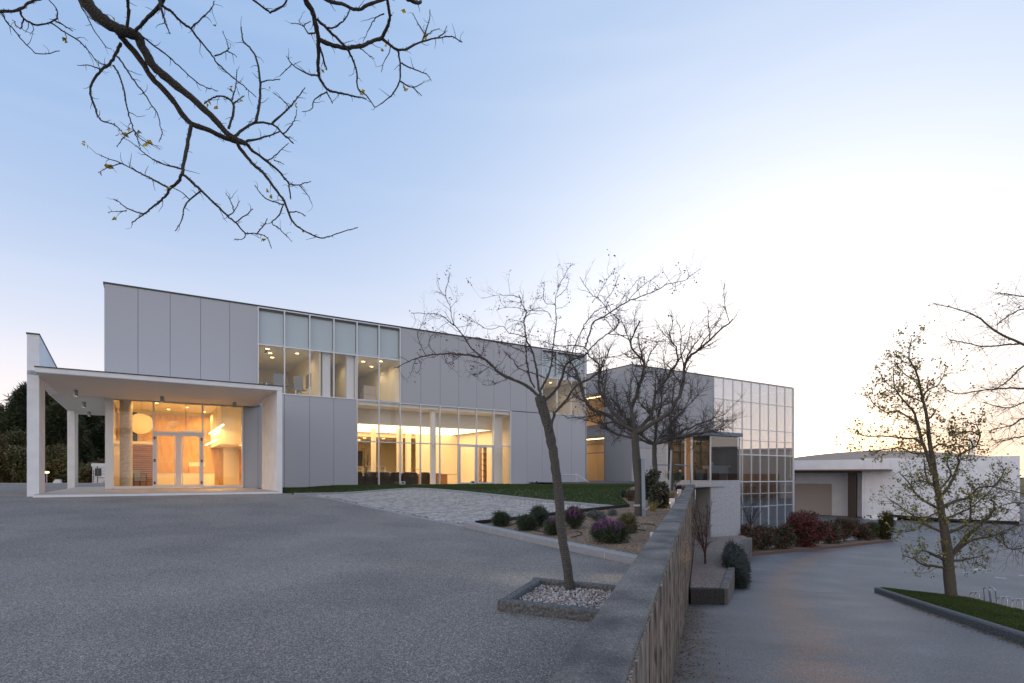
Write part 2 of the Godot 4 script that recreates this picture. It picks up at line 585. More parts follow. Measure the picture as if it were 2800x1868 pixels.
func tint_park(x: float, z: float) -> Color:
	var c := Vector3(1, 1, 1)
	var p := Vector2(x, z)
	var n := soft.get_noise_2d(x * 1.0, z * 1.0)
	var n2 := soft.get_noise_2d(x * 6.0 + 90.0, z * 6.0)
	for s in sand_spots:   # washed-out sand: [centre, reach, strength]
		var q: Vector2 = (p - s[0]) / s[1]
		var k := clampf(1.25 - q.length() + n2 * 0.9, 0, 1) * float(s[2])
		c = c.lerp(Vector3(2.35, 1.95, 1.55), k)
	var pale := clampf(n * 1.6 + 0.1, 0, 1) * 0.35
	return Color((c.x + pale * .9) * .4, (c.y + pale * .88) * .4, (c.z + pale * .82) * .4)   # 0.4 is bare ground: vertex colours end at 1

func tint_road(x: float, z: float) -> Color:
	var p := Vector2(x, z)
	var n := soft.get_noise_2d(x * 5.0, z * 5.0)
	var n2 := soft.get_noise_2d(x * 20.0, z * 20.0)
	var c := Vector3(1, 1, 1)
	var k := clampf(1.15 - dist_path(p, dirt_path) / (0.50 + 0.3 * n) + n2 * 1.1, 0, 1)
	c = c.lerp(Vector3(1.75, 1.05, .72), k * 0.85)
	if z < 28.5:
		var e := x - (wall_x(z) + 0.35)   # leaf litter and soil washed along the wall's foot
		k = clampf(1.0 - e / (0.75 + 0.6 * n) + n2 * 0.8, 0, 1)
		c = c.lerp(Vector3(.62, .44, .33), k * 0.8)
	var tr := clampf(1.0 - absf(dist_path(p, dirt_path) - 1.5) / .6, 0, 1) * (.5 + n)   # polished wheel track
	c *= 1.22 + .40 * tr + .15 * n
	return Color(c.x * .4, c.y * .4, c.z * .4)

func area_mesh(poly: PackedVector2Array, cell: float, off: float, lowside := false, skirt := 0.0) -> ArrayMesh:   # a sheet over an outline given as (u, w), following the ground
	var g := Geo.new()
	var lo := poly[0]
	var hi := poly[0]
	for p in poly:
		lo = lo.min(p)
		hi = hi.max(p)
	var a := floorf(lo.x / cell) * cell
	while a < hi.x:
		var b := floorf(lo.y / cell) * cell
		while b < hi.y:
			var sq := PackedVector2Array([Vector2(a, b), Vector2(a + cell, b), Vector2(a + cell, b + cell), Vector2(a, b + cell)])
			for piece in Geometry2D.intersect_polygons(sq, poly):
				var t := Geometry2D.triangulate_polygon(piece)
				for k in range(0, t.size(), 3):
					var q := []
					for s in 3:
						q.append(on_ground(piece[t[k + s]], off, lowside))
					g.flat(q[0], q[1], q[2], Vector3.UP)
			b += cell
		a += cell
	if skirt > 0.0:
		for k in poly.size():
			var p0 := on_ground(poly[k], off, lowside)
			var p1 := on_ground(poly[(k + 1) % poly.size()], off, lowside)
			var dn := Vector3(0, -skirt, 0)
			g.quad(p0, p1, p1 + dn, p0 + dn)
	return g.mesh()

func on_ground(p: Vector2, off: float, lowside := false) -> Vector3:
	var q := uw(p.x, 0, p.y)
	q.y = (low(q.x, -q.z) if lowside else up(q.x, -q.z)) + off
	return q

func uvpoly(pts: Array) -> PackedVector2Array:
	var r := PackedVector2Array()
	for p in pts:
		r.append(Vector2(p[0], p[1]))
	return r

func xz_to_uw(x: float, z: float) -> Vector2:
	return Vector2(U.x * x - U.z * z, W.x * x - W.z * z)

const LAWN := [[4.75, 21.75], [9.3, 21.75], [11.65, 11.85], [12.6, 12.9], [14.3, 15.0], [16.6, 17.0], [20.1, 19.9], [21.6, 21.3], [23.3, 23.2], [19.95, 25.5], [17.2, 29.35], [4.75, 29.35]]
const PAVERS := [[6.85, 12.05], [11.45, 11.8], [9.2, 21.6], [5.2, 21.6]]
const BED := [[6.75, 11.95], [6.75, 6.2], [7.9, 6.55], [10.9, 9.25], [13.85, 11.6], [16.55, 13.75], [19.3, 15.95], [21.9, 18.1], [24.5, 20.6], [24.6, 22.4], [23.3, 23.1], [21.6, 21.25], [20.1, 19.85], [16.6, 16.95], [14.3, 14.95], [12.6, 12.85], [11.65, 11.75], [9.5, 11.85]]

func make_ground() -> void:
	soft = noise(0.11, 99, FastNoiseLite.TYPE_SIMPLEX_SMOOTH, 4)
	sand_spots = [[Vector2(1.75, 7.9), Vector2(0.85, 0.5), 0.9], [Vector2(0.35, 7.85), Vector2(0.65, 0.5), 0.45], [Vector2(2.1, 9.2), Vector2(0.55, 0.5), 0.5], [Vector2(-0.6, 8.6), Vector2(1.6, 0.9), 0.10], [Vector2(1.2, 5.0), Vector2(0.9, 0.9), 0.08]]
	for p in [[2330, 1492], [2250, 1512], [2180, 1545], [2140, 1585], [2150, 1650], [2190, 1730], [2215, 1800], [2240, 1868]]:
		dirt_path.append(meet_low(p[0], p[1]))
	var rows := PackedFloat32Array()
	var left := PackedFloat32Array()
	var right := PackedFloat32Array()
	var z := -14.0
	while z < 75.0:
		rows.append(z)
		left.append(-90.0)
		right.append(bound(z))
		z += 0.28 if z > 1.0 and z < 14.0 else (0.7 if z < 30 else 3.0)
	var fr := PackedFloat32Array()
	for k in 90:
		fr.append(1.0 - pow(1.0 - k / 89.0, 2.4))
	struct("asphalt_ground", grid_mesh(rows, left, right, fr, "up", 0.0, "park"), M.asphalt)
	rows.clear()
	left.clear()
	right.clear()
	z = -14.0
	while z < 150.0:
		rows.append(z)
		left.append(wall_x(z) + 0.1 if z < 27.5 else (8.6 if z < 33.0 else -80.0))
		right.append(110.0)
		z += 0.2 if z > 1.0 and z < 20.0 else (0.5 if z < 45 else 4.0)
	fr.clear()
	for k in 110:
		fr.append(pow(k / 109.0, 2.1))
	struct("road_surface", grid_mesh(rows, left, right, fr, "low", 0.0, "road"), M.road)
	var g := Geo.new()
	g.quad(Vector3(-1500, -5.3, 1500), Vector3(1500, -5.3, 1500), Vector3(1500, -5.3, -1500), Vector3(-1500, -5.3, -1500), Vector3.UP)
	struct("ground", g.mesh(), M.turf)
	make_lawn()
	make_pavers()

func meet_low(x: float, y: float) -> Vector2:   # where a bearing meets the lower ground
	var z := 3.0
	while z < 90.0:
		var p := at(x, y, z)
		if p.y < low(p.x, z):
			return Vector2(p.x, z)
		z += 0.05
	return Vector2((x - 1400.0) / F * z, z)

func meet_up(x: float, y: float, off := 0.0) -> Vector3:
	var z := 2.0
	while z < 90.0:
		var p := at(x, y, z)
		if p.y < up(p.x, z) + off:
			return Vector3(p.x, up(p.x, z) + off, -z)
		z += 0.03
	return at(x, y, z)

func tuft_mesh(blades: int, height: float, width: float, lean: float, seed_: int) -> ArrayMesh:
	var r := RandomNumberGenerator.new()
	r.seed = seed_
	var g := Geo.new()
	for k in blades:
		var a := r.randf() * TAU
		var d := Vector3(cos(a), 0, sin(a))
		var s := Vector3(-d.z, 0, d.x) * width * 0.5
		var b := d * r.randf() * height * 0.35
		var h := height * r.randf_range(0.6, 1.0)
		var m := b + d * lean * h * 0.25 + Vector3(0, h * 0.6, 0)
		var t := b + d * lean * h * r.randf_range(0.6, 1.0) + Vector3(0, h, 0)
		g.quad(b - s, b + s, m + s * 0.7, m - s * 0.7, Vector3.UP + d)
		g.flat(m - s * 0.7, m + s * 0.7, t, Vector3.UP + d)
	return g.mesh()

func make_lawn() -> void:
	var poly := uvpoly(LAWN)
	struct("lawn", area_mesh(poly, 0.7, 0.07, false, 0.12), M.turf)
	var places := []
	var tints := PackedColorArray()
	for k in 60000:
		var p := Vector2(rnd(4.7, 23.4), rnd(11.8, 29.4))
		if Geometry2D.is_point_in_polygon(p, poly):
			var q := on_ground(p, 0.068)
			var s := rnd(0.8, 1.25)
			places.append(Transform3D(Basis(Vector3.UP, rnd(0, TAU)).scaled(Vector3(s, s * rnd(.7, 1.2), s)), q))
			var t := rnd(0.75, 1.2) * (1.0 + 0.25 * soft.get_noise_2d(p.x * 4, p.y * 4))
			tints.append(Color(.052 * t, .082 * t, .019 * t))
	scatter(self, "lawn_grass", tuft_mesh(7, 0.055, 0.007, 0.5, 4), M.grass_blade, places, tints)
	# pale granite edging of the lawn, laid in lengths
	var root := thing("lawn_kerb", "low pale granite kerb between the lawn and the paved triangle", "kerb", on_ground(Vector2(9.3, 21.65), 0))
	kerb_run(root, [Vector2(4.6, 21.65), Vector2(9.25, 21.65), Vector2(11.62, 11.8)], 1.0, 0.10, 0.095, 0.02)
	var root2 := thing("pavement_channel", "flush granite channel between asphalt and the pale paved triangle", "kerb", on_ground(Vector2(5.4, 21.0), 0))
	kerb_run(root2, [Vector2(4.75, 22.9), Vector2(5.02, 21.75), Vector2(6.7, 12.1)], 1.2, 0.14, 0.022, 0.012)
	var root3 := thing("bed_kerb", "wide grey granite kerb in front of the sandy planting bed", "kerb", on_ground(Vector2(6.6, 9.0), 0))
	kerb_run(root3, [Vector2(6.62, 12.25), Vector2(6.62, 5.95)], 1.35, 0.17, 0.145, 0.03)
	var root4 := thing("bed_edging", "thin black plastic edging strip between pavers and planting bed", "edging", on_ground(Vector2(9.5, 11.9), 0))
	var gg := Geo.new()
	var line := [Vector2(6.75, 12.02), Vector2(8.2, 11.86), Vector2(9.6, 11.92), Vector2(11.6, 11.76)]
	for k in line.size() - 1:
		var a := on_ground(line[k], 0.10) - root4.position
		var b := on_ground(line[k + 1], 0.10) - root4.position
		gg.obox(frame_between(a, b), Vector3(0.02, 0.14, a.distance_to(b) + 0.01))
	part(root4, "strip", gg.mesh(), M.black_plastic)

func frame_between(a: Vector3, b: Vector3) -> Transform3D:   # z axis along a-b, centre between
	var z := (b - a).normalized()
	var x := Vector3.UP.cross(z).normalized()
	return Transform3D(Basis(x, z.cross(x), z), (a + b) * 0.5)

func kerb_run(root: Node3D, line: Array, piece: float, width: float, height: float, chamfer: float) -> void:
	var ol := PackedVector2Array([Vector2(-width / 2, -0.2), Vector2(width / 2, -0.2), Vector2(width / 2, height - chamfer), Vector2(width / 2 - chamfer, height), Vector2(-width / 2 + chamfer, height), Vector2(-width / 2, height - chamfer)])
	for k in line.size() - 1:
		var d: float = line[k].distance_to(line[k + 1])
		var m := maxi(1, int(round(d / piece)))
		for j in m:
			var p: Vector2 = line[k].lerp(line[k + 1], float(j) / m)
			var q: Vector2 = line[k].lerp(line[k + 1], float(j + 1) / m)
			var a := on_ground(p, rnd(-.004, .004)) - root.position
			var b := on_ground(q, rnd(-.004, .004)) - root.position
			var f := frame_between(a, b)
			f.origin = a + (b - a).normalized() * 0.008
			var g := Geo.new()
			g.prism(ol, f, a.distance_to(b) - 0.016)
			part(root, "kerb_stone", g.mesh(), M.granite)
			if j > 0 and height > 0.05:
				var h := Geo.new()
				f.origin = a - (b - a).normalized() * 0.0085
				var sm := PackedVector2Array()
				for o in ol:
					sm.append(o * Vector2(0.97, 1) - Vector2(0, 0.004))
				h.prism(sm, f, 0.017)
				part(root, "mortar_joint", h.mesh(), M.mortar)

func make_pavers() -> void:
	var poly := uvpoly(PAVERS)
	struct("paving_bed", area_mesh(poly, 0.8, 0.006, false), M.concrete_grey)
	var g := Geo.new()
	var ol := PackedVector2Array([Vector2(-.5, -.3), Vector2(.5, -.3), Vector2(.5, .32), Vector2(.40, .5), Vector2(-.40, .5), Vector2(-.5, .32)])
	g.prism(ol, Transform3D(Basis(), Vector3(0, 0, -.48)), .96)
	var places := []
	var tints := PackedColorArray()
	var w := 11.85
	var row := 0
	while w < 21.6:
		var u := 5.2 + (row % 2) * 0.09
		while u < 11.5:
			var l := rnd(.13, .19)
			var p := Vector2(u + l * .5 + rnd(-.006, .006), w + rnd(-.006, .006))
			if Geometry2D.is_point_in_polygon(p, poly):
				var q := on_ground(p, rnd(.008, .018))
				var b := Basis(Vector3.UP, TURN + rnd(-.05, .05)).rotated(Vector3.RIGHT, rnd(-.03, .03)).rotated(Vector3.BACK, rnd(-.03, .03))
				places.append(Transform3D(b * Basis.from_scale(Vector3(l * .93, .05, .112)), q))
				var t := rnd(.30, .50)
				tints.append(Color(t * 1.02, t * .99, t * .94))
			u += l
		w += 0.122
		row += 1
	scatter(self, "paving_setts", g.mesh(), M.stone, places, tints)
# ---------------------------------------------------------------- the main building
var org := Vector3.ZERO

func L(u: float, y: float, w: float) -> Vector3:
	return Vector3(u - org.x, y - org.y, -(w - org.z))

func bx(parent: Node, called: String, u0: float, u1: float, y0: float, y1: float, w0: float, w1: float, m: Material) -> MeshInstance3D:
	return slab(parent, called, L(u0, y0, w1), L(u1, y1, w0), m)

func tt(t: float) -> float:
	return -1.364 + 1.2 * t

func steps(a: float, b: float, n: int) -> Array:
	var r := []
	for k in n + 1:
		r.append(lerpf(a, b, float(k) / n))
	return r

func panels(parent: Node, us: Array, y0: float, y1: float, w: float, m: Material, gap := 0.014) -> void:
	for k in us.size() - 1:
		bx(parent, "cladding_panel", us[k] + gap / 2, us[k + 1] - gap / 2, y0 + gap / 2, y1 - gap / 2, w, w + 0.04, m)

func window(parent: Node, us: Array, ys: Array, w: float, pane: Material, frame: Material, fw := 0.055, holes := []) -> MeshInstance3D:
	var g := Geo.new()
	var h := fw / 2
	for k in us.size():
		g.box(L(us[k] - h, ys[0] - h, w + 0.08), L(us[k] + h, ys[ys.size() - 1] + h, w - 0.03))
		# the shadow groove that splits each mullion
	for k in ys.size():
		for j in us.size() - 1:
			if not holes.has(Vector2i(j, k)) or k == 0 or true:
				g.box(L(us[j] + h, ys[k] - h, w + 0.078), L(us[j + 1] - h, ys[k] + h, w - 0.028))
	var o := part(parent, "window", g.mesh(), frame)
	for j in us.size() - 1:
		for k in ys.size() - 1:
			if holes.has(Vector2i(j, k)):
				continue
			glaze(o, L(us[j] + h, ys[k] + h, w + 0.03), L(us[j + 1] - h, ys[k + 1] - h, w + 0.03), pane)
	return o

func glaze(parent: Node, lo: Vector3, hi: Vector3, m: StandardMaterial3D) -> void:
	var q := Geo.new()
	if m.refraction_enabled:
		q.box(lo - Vector3(0, 0, .012), hi)
	else:
		q.quad(Vector3(lo.x, lo.y, lo.z), Vector3(hi.x, lo.y, lo.z), Vector3(hi.x, hi.y, lo.z), Vector3(lo.x, hi.y, lo.z), Vector3(0, 0, 1))
	part(parent, "pane", q.mesh(), m)

func glazed_door(parent: Node, u0: float, u1: float, y0: float, y1: float, w: float, stile: float, pane: Material, pull_u: float, hinge_u: float) -> void:
	var g := Geo.new()
	g.box(L(u0, y0, w + .05), L(u0 + stile, y1, w - .01))
	g.box(L(u1 - stile, y0, w + .05), L(u1, y1, w - .01))
	g.box(L(u0 + stile, y0, w + .048), L(u1 - stile, y0 + stile * 1.3, w - .008))
	g.box(L(u0 + stile, y1 - stile, w + .048), L(u1 - stile, y1, w - .008))
	var d := part(parent, "door", g.mesh(), M.aluminium)
	glaze(d, L(u0 + stile, y0 + stile * 1.3, w + .02), L(u1 - stile, y1 - stile, w + .02), pane)
	var t := Geo.new()
	t.tube(PackedVector3Array([L(pull_u, y0 + .12, w - .07), L(pull_u, y1 - .08, w - .07)]), PackedFloat32Array([.017, .017]), 8)
	for y in [y0 + .3, y1 - .3]:
		t.tube(PackedVector3Array([L(pull_u, y, w - .07), L(pull_u, y, w)]), PackedFloat32Array([.012, .012]), 6)
	part(d, "handle", t.mesh(), M.steel)
	if hinge_u > -900.0:
		for y in [y0 + .22, (y0 + y1) / 2, y1 - .22]:
			var hg := Geo.new()
			hg.box(L(hinge_u - .05, y - .045, w - .012), L(hinge_u + .05, y - .018, w - .055))
			hg.box(L(hinge_u - .05, y + .018, w - .012), L(hinge_u + .05, y + .045, w - .055))
			hg.box(L(hinge_u - .02, y - .06, w - .013), L(hinge_u + .02, y + .06, w - .065))
			part(d, "hinge", hg.mesh(), M.black_metal)

func downlight(parent: Node, p: Vector3, r: float, energy: float, col: Color) -> void:
	var g := Geo.new()
	g.lathe(PackedVector2Array([Vector2(0, -.012), Vector2(r, -.012), Vector2(r, .0)]), Transform3D(Basis(), p), 14)
	part(parent, "recessed_lamp", g.mesh(), M.lamp_spot)
	if energy > 0.0:
		var l := SpotLight3D.new()
		l.name = numbered(parent, "lamp_light")
		l.position = p - Vector3(0, .03, 0)
		l.rotation.x = -PI / 2
		l.spot_angle = 75
		l.spot_angle_attenuation = 0.6
		l.spot_range = 14
		l.light_color = col
		l.light_energy = energy
		l.light_size = r * .8
		l.shadow_enabled = true
		parent.add_child(l)

func area_light(parent: Node, called: String, p: Vector3, size: Vector2, energy: float, col: Color) -> void:
	var l := AreaLight3D.new()
	l.name = numbered(parent, called)
	l.position = p
	l.rotation.x = -PI / 2
	l.area_size = size
	l.light_energy = energy
	l.light_color = col
	l.area_range = 20.0
	l.shadow_enabled = true
	parent.add_child(l)

const WARM := Color(1.0, .80, .52)
const GOLD := Color(1.0, .72, .36)

func make_office() -> void:
	org = Vector3(-1.364, -0.6, 29.5)
	var o := thing("office_building", "long two storey office building clad in plain grey panels with lit glazing", "building", uw(org.x, org.y, org.z), TURN)
	var E := 25.07
	# shell
	bx(o, "floor", -1.30, E, -1.4, -.57, 29.56, 44.0, M.floor_inside)
	bx(o, "plinth", 9.3, E - 4.9, -1.0, -.60, 29.40, 29.56, M.plaster)
	bx(o, "floor", -1.30, E - .05, 3.74, 3.985, 29.62, 44.0, M.white_room)
	bx(o, "roof", -1.34, E, 7.95, 8.10, 29.56, 44.1, M.joint)
	bx(o, "roof_trim", -1.40, E + .03, 8.10, 8.16, 29.46, 29.9, M.roof_trim)
	bx(o, "roof_trim", -1.40, -1.30, 8.10, 8.155, 29.9, 44.1, M.roof_trim)
	bx(o, "wall", -1.34, E - .05, -.57, 7.95, 43.9, 44.08, M.cream_wall)
	bx(o, "wall", -1.34, -1.22, 3.32, 7.95, 29.56, 43.9, M.panel)
	bx(o, "wall", -1.34, -1.22, -.57, 3.32, 29.80, 43.9, M.white_room)
	bx(o, "wall", E - .12, E, -.9, 7.95, 29.56, 43.9, M.panel)
	# backing behind the cladding, recessed so that the joints read
	bx(o, "backing", -1.30, tt(5) - .03, 3.30, 8.08, 29.545, 29.62, M.joint)
	bx(o, "backing", tt(11) + .03, tt(19) - .03, 4.0, 8.08, 29.545, 29.62, M.joint)
	bx(o, "backing", 4.0, tt(9) - .03, -.9, 3.97, 29.545, 29.62, M.joint)
	bx(o, "backing", tt(17) + .03, E - .01, -.9, 3.97, 29.545, 29.62, M.joint)
	panels(o, steps(tt(0), tt(5) - .03, 5), 3.2, 8.10, 29.5, M.panel)
	panels(o, steps(tt(11) + .03, tt(19) - .03, 8), 3.99, 8.10, 29.5, M.panel)
	panels(o, [4.02, tt(5), tt(6), tt(7), tt(8), tt(9) - .03], -.62, 3.96, 29.5, M.panel)
	panels(o, steps(tt(17) + .03, tt(22), 5), -.62, 3.96, 29.5, M.panel)
	bx(o, "corner_post", tt(22), tt(22) + .10, -.9, 8.10, 29.48, 29.70, M.aluminium_dark)
	# upper windows: a blind band above clear panes
	for b in [[5, 11, 6], [19, 22, 3]]:
		var us := steps(tt(b[0]) + .0, tt(b[1]) - (.03 if b[1] == 22 else 0.0), b[2])
		window(o, us, [3.99, 6.295, 8.06], 29.5, M.pane_soft, M.aluminium)
		for k in b[2]:
			bx(o, "spandrel_panel", us[k] + .03, us[k + 1] - .03, 6.33, 8.04, 29.66, 29.70, M.spandrel)
	# ground floor glazing, with a pair of glass doors in the sixth and seventh bays
	var gs := steps(tt(9), tt(17), 8)
	window(o, gs, [-.55, 1.79, 3.955], 29.5, M.pane_soft, M.aluminium, 0.06, [Vector2i(5, 0), Vector2i(6, 0)])
	glazed_door(o, gs[5] + .05, gs[6] - .005, -.52, 1.75, 29.5, .075, M.pane_soft, gs[6] - .16, -999)
	glazed_door(o, gs[6] + .005, gs[7] - .05, -.52, 1.75, 29.5, .075, M.pane_soft, gs[6] + .16, -999)
	entrance(o)
	hall(o)
	library(o)
	upper_rooms(o)

func entrance(o: Node3D) -> void:
	bx(o, "corner_post", -1.33, -1.10, -.60, 3.33, 29.46, 29.80, M.aluminium)
	var g := Geo.new()
	for q in [[-1.10, -1.04, -.55, 3.32], [.37, .43, -.55, 3.32], [2.27, 2.33, -.55, 3.32], [3.92, 4.00, -.55, 3.32]]:
		g.box(L(q[0], q[2], 29.6), L(q[1], q[3], 29.45))
	for q in [[-1.04, .37, -.57, -.47], [2.33, 3.92, -.57, -.47], [-1.04, .37, 3.25, 3.31], [.43, 2.27, 3.25, 3.31], [2.33, 3.92, 3.25, 3.31], [.43, 2.27, 1.86, 1.945]]:
		g.box(L(q[0], q[2], 29.597), L(q[1], q[3], 29.453))
	var wn := part(o, "window", g.mesh(), M.aluminium)
	for q in [[-1.04, .37, -.47, 3.25], [2.33, 3.92, -.47, 3.25], [.43, 2.27, 1.945, 3.25]]:
		var lo := L(q[0], q[2], 29.53)
		var hi := L(q[1], q[3], 29.53)
		var p := Geo.new()
		p.quad(lo, Vector3(hi.x, lo.y, lo.z), hi, Vector3(lo.x, hi.y, lo.z), Vector3(0, 0, 1))
		part(wn, "pane", p.mesh(), M.pane)
	glazed_door(o, .435, 1.345, -.55, 1.855, 29.5, .095, M.pane, 1.20, .44)
	glazed_door(o, 1.355, 2.265, -.55, 1.855, 29.5, .095, M.pane, 1.50, 2.26)
	bx(o, "soffit_trim", -1.3, 4.75, 3.315, 3.345, 29.40, 29.5, M.black_metal)
	bx(o, "lintel", -1.3, 4.0, 3.33, 3.74, 29.55, 29.62, M.joint)
	bx(o, "threshold", -1.3, 4.0, -.60, -.572, 29.30, 29.56, M.floor_tile)

func hall(o: Node3D) -> void:
	# side walls, back wall of plywood sheets, a white bulkhead on the right
	bx(o, "partition", 5.2, 5.32, -.57, 3.74, 29.64, 43.9, M.white_room)
	bx(o, "partition", -1.2, 5.2, -.57, 3.74, 38.06, 38.18, M.white_room)
	bx(o, "ceiling", -1.2, 5.2, 3.66, 3.735, 29.64, 38.06, M.white_room)
	for k in 6:
		for j in 3:
			bx(o, "plywood_panel", -1.18 + k * 1.065 + .004, -1.18 + (k + 1) * 1.065 - .004, [-.57, .78, 2.1][j] + .004, [.78, 2.1, 3.45][j] - .004, 38.0, 38.06, M.plywood)
	bx(o, "bulkhead", 3.35, 5.2, 1.62, 3.66, 32.6, 37.98, M.white_room)
	bx(o, "partition", 3.9, 5.2, -.57, 1.62, 36.4, 36.5, M.white_room)
	bx(o, "door", 4.55, 5.195, -.57, 1.45, 35.2, 35.26, M.door_wood)
	bx(o, "gallery_edge", -1.2, .52, 1.46, 1.60, 32.0, 37.98, M.white_paint)
	var sl := Geo.new()
	for k in 20:
		sl.box(L(-.70, -.56 + k * .1, 32.06), L(.50, -.47 + k * .1, 32.0 + .012 * (k % 3)))
	stuff(part(o, "slat_cladding", sl.mesh(), M.slat_wood))
	bx(o, "wall", -1.2, .50, -.57, 1.46, 32.065, 32.2, M.white_room)
	var g := Geo.new()
	g.lathe(PackedVector2Array([Vector2(.24, -.57 - org.y), Vector2(.24, 3.66 - org.y)]), Transform3D(Basis(), L(-.62, org.y, 30.75)), 24)
	part(o, "column", g.mesh(), M.concrete_pale)
	for p in [[.5, 30.8], [2.0, 31.0], [-.2, 31.0], [.6, 34.0], [2.0, 35.2], [1.2, 36.8], [3.0, 37.2]]:
		downlight(o, L(p[0], 3.655, p[1]), .07, 3.6, GOLD)
	for p in [[4.3, 31.0], [4.4, 33.5]]:
		downlight(o, L(p[0], 3.655 if p[1] < 32 else 1.615, p[1]), .06, 2.2, GOLD)
	bar_lamp("slim linear pendant lamp slanting high over the reception hall", 3.25, 2.4, 30.4, 37.4, 3.66, 4.0)
	bar_lamp("slim linear pendant lamp hanging lower beside the reception desk", 3.05, 1.72, 31.2, 37.2, 3.66, 2.6)
	# round acoustic disc on a thin rod
	var d := thing("pendant_disc", "large pale round disc hung on a thin rod behind the entrance glazing", "wall disc", uw(-.06, 2.45, 32.3), TURN)
	var dg := Geo.new()
	dg.lathe(PackedVector2Array([Vector2(0, .03), Vector2(.48, .03), Vector2(.505, .0), Vector2(.48, -.03), Vector2(0, -.03)]), Transform3D(Basis(Vector3.RIGHT, PI / 2), Vector3.ZERO), 48)
	part(d, "disc", dg.mesh(), M.cream_wall)
	var rg := Geo.new()
	rg.tube(PackedVector3Array([Vector3(0, .5, 0), Vector3(0, 1.2, 0)]), PackedFloat32Array([.006, .006]), 6)
	part(d, "rod", rg.mesh(), M.steel)
	# poster
	var im := Image.create(64, 160, false, Image.FORMAT_RGB8)
	for y in 160:
		for x in 64:
			var c := Color(.045, .03, .03)
			var plume := absf(x - 32.0) / (4.0 + 20.0 * clampf((115.0 - y) / 90.0, 0, 1))
			if y > 18 and y < 118:
				c = c.lerp(Color(.02, .42, .40), clampf(1.15 - plume, 0, 1))
			if y > 118 and y < 136 and absf(x - 32.0) < 5:
				c = Color(.75, .60, .45)
			if y < 24 and x > 24 and x < 46:
				c = Color(.03, .50, .50)
			if (y in [48, 49, 50, 54, 55, 56, 60, 61, 62]) and x > 10 and x < 40 - (y - 48) and (x + y / 3) % 5 != 0:
				c = Color(.8, .86, .85)
			im.set_pixel(x, y, c)
	var pm := plain("poster_print", Color.WHITE, 0.5)
	pm.albedo_texture = ImageTexture.create_from_image(im)
	var po := thing("poster", "tall dark poster with a teal plume on the hall's left wall", "poster", uw(-.52, 1.62, 33.9), TURN)
	var pg := Geo.new()
	pg.box(Vector3(-.30, 0, -.02), Vector3(.30, 1.5, -.004))
	part(po, "board", pg.mesh(), M.black_plastic)
	var pq := Geo.new()
	pq.quad(Vector3(-.29, .01, 0), Vector3(.29, .01, 0), Vector3(.29, 1.49, 0), Vector3(-.29, 1.49, 0), Vector3(0, 0, 1))
	for k in 2:
		pq.uv.append_array(PackedVector2Array([Vector2(0, 1), Vector2(1, 1), Vector2(1, 0)] if k == 0 else [Vector2(0, 1), Vector2(1, 0), Vector2(0, 0)]))
	part(po, "print", pq.mesh(), pm)
	# white lettering with a wave emblem on the plywood
	var lt := thing("wall_lettering", "white letters ERE under a white wave emblem on the plywood wall", "sign", uw(1.42, 2.35, 37.98), TURN)
	var font := SystemFont.new()
	font.font_names = PackedStringArray(["Droid Sans"])
	for k in 3:
		var tm := TextMesh.new()
		tm.text = ["E", "R", "E"][k]
		tm.font = font
		tm.font_size = 32
		tm.pixel_size = 0.0098
		tm.depth = 0.03
		part(lt, "letter", tm, M.white_paint, Vector3(-.40 + k * .40, .06, .02))
	for k in 5:
		var wg := Geo.new()
		var pts := PackedVector3Array()
		for s in 9:
			pts.append(Vector3(-.28 + s * .07 + k * .012, .34 + k * .085 + sin(s * .75 - .8) * .035 + s * .012, .02))
		wg.tube(pts, PackedFloat32Array([.006, .015, .02, .022, .022, .02, .018, .012, .005]), 6)
		part(lt, "emblem_wave", wg.mesh(), M.white_paint)
	# hanging display box
	var hb := thing("hanging_box", "pale box hung on two black rods above the entrance doors", "display box", uw(2.08, 1.95, 31.4), TURN)
	slab(hb, "box", Vector3(-.52, 0, -.12), Vector3(.52, .22, .12), M.blind)
	for s in [-.34, .34]:
		slab(hb, "rod", Vector3(s - .011, .22, -.011), Vector3(s + .011, 1.70, .011), M.black_metal)
	# reception desk
	var rd := thing("reception_desk", "white reception desk with a plywood upper counter in the hall", "desk", uw(2.05, -.57, 34.6), TURN)
	slab(rd, "front_panel", Vector3(-1.55, 0, -.65), Vector3(1.20, .69, 0), M.white_paint)
	slab(rd, "desk_top", Vector3(-1.58, .69, -.68), Vector3(1.23, .725, .03), M.plywood)
	slab(rd, "upper_counter", Vector3(.02, .725, -.6), Vector3(1.22, 1.05, -.28), M.plywood)
	var mo := thing("desk_monitor", "white screen back on the plywood counter of the reception desk", "monitor", uw(2.45, .48, 34.95), TURN)
	slab(mo, "screen", Vector3(-.38, .0, -.03), Vector3(.38, .22, .03), M.white_paint)
	slab(mo, "foot", Vector3(-.12, -.0, -.10), Vector3(.12, .012, -.031), M.white_paint)
	# stool-like chair beside the column
	var ch := thing("waiting_chair", "dark framed waiting chair with pale seat beside the concrete column", "chair", uw(-.22, -.57, 31.15), TURN + .5)
	for s in [-.27, .27]:
		for t in [-.25, .25]:
			slab(ch, "leg", Vector3(s - .018, 0, t - .018), Vector3(s + .018, .62, t + .018), M.brown_metal)
		slab(ch, "armrest", Vector3(s - .025, .62, -.27), Vector3(s + .025, .65, .27), M.brown_metal)
	slab(ch, "seat", Vector3(-.25, .32, -.25), Vector3(.25, .44, .26), M.chair_fabric)
	slab(ch, "backrest", Vector3(-.25, .45, -.27), Vector3(.25, .80, -.20), M.chair_fabric)

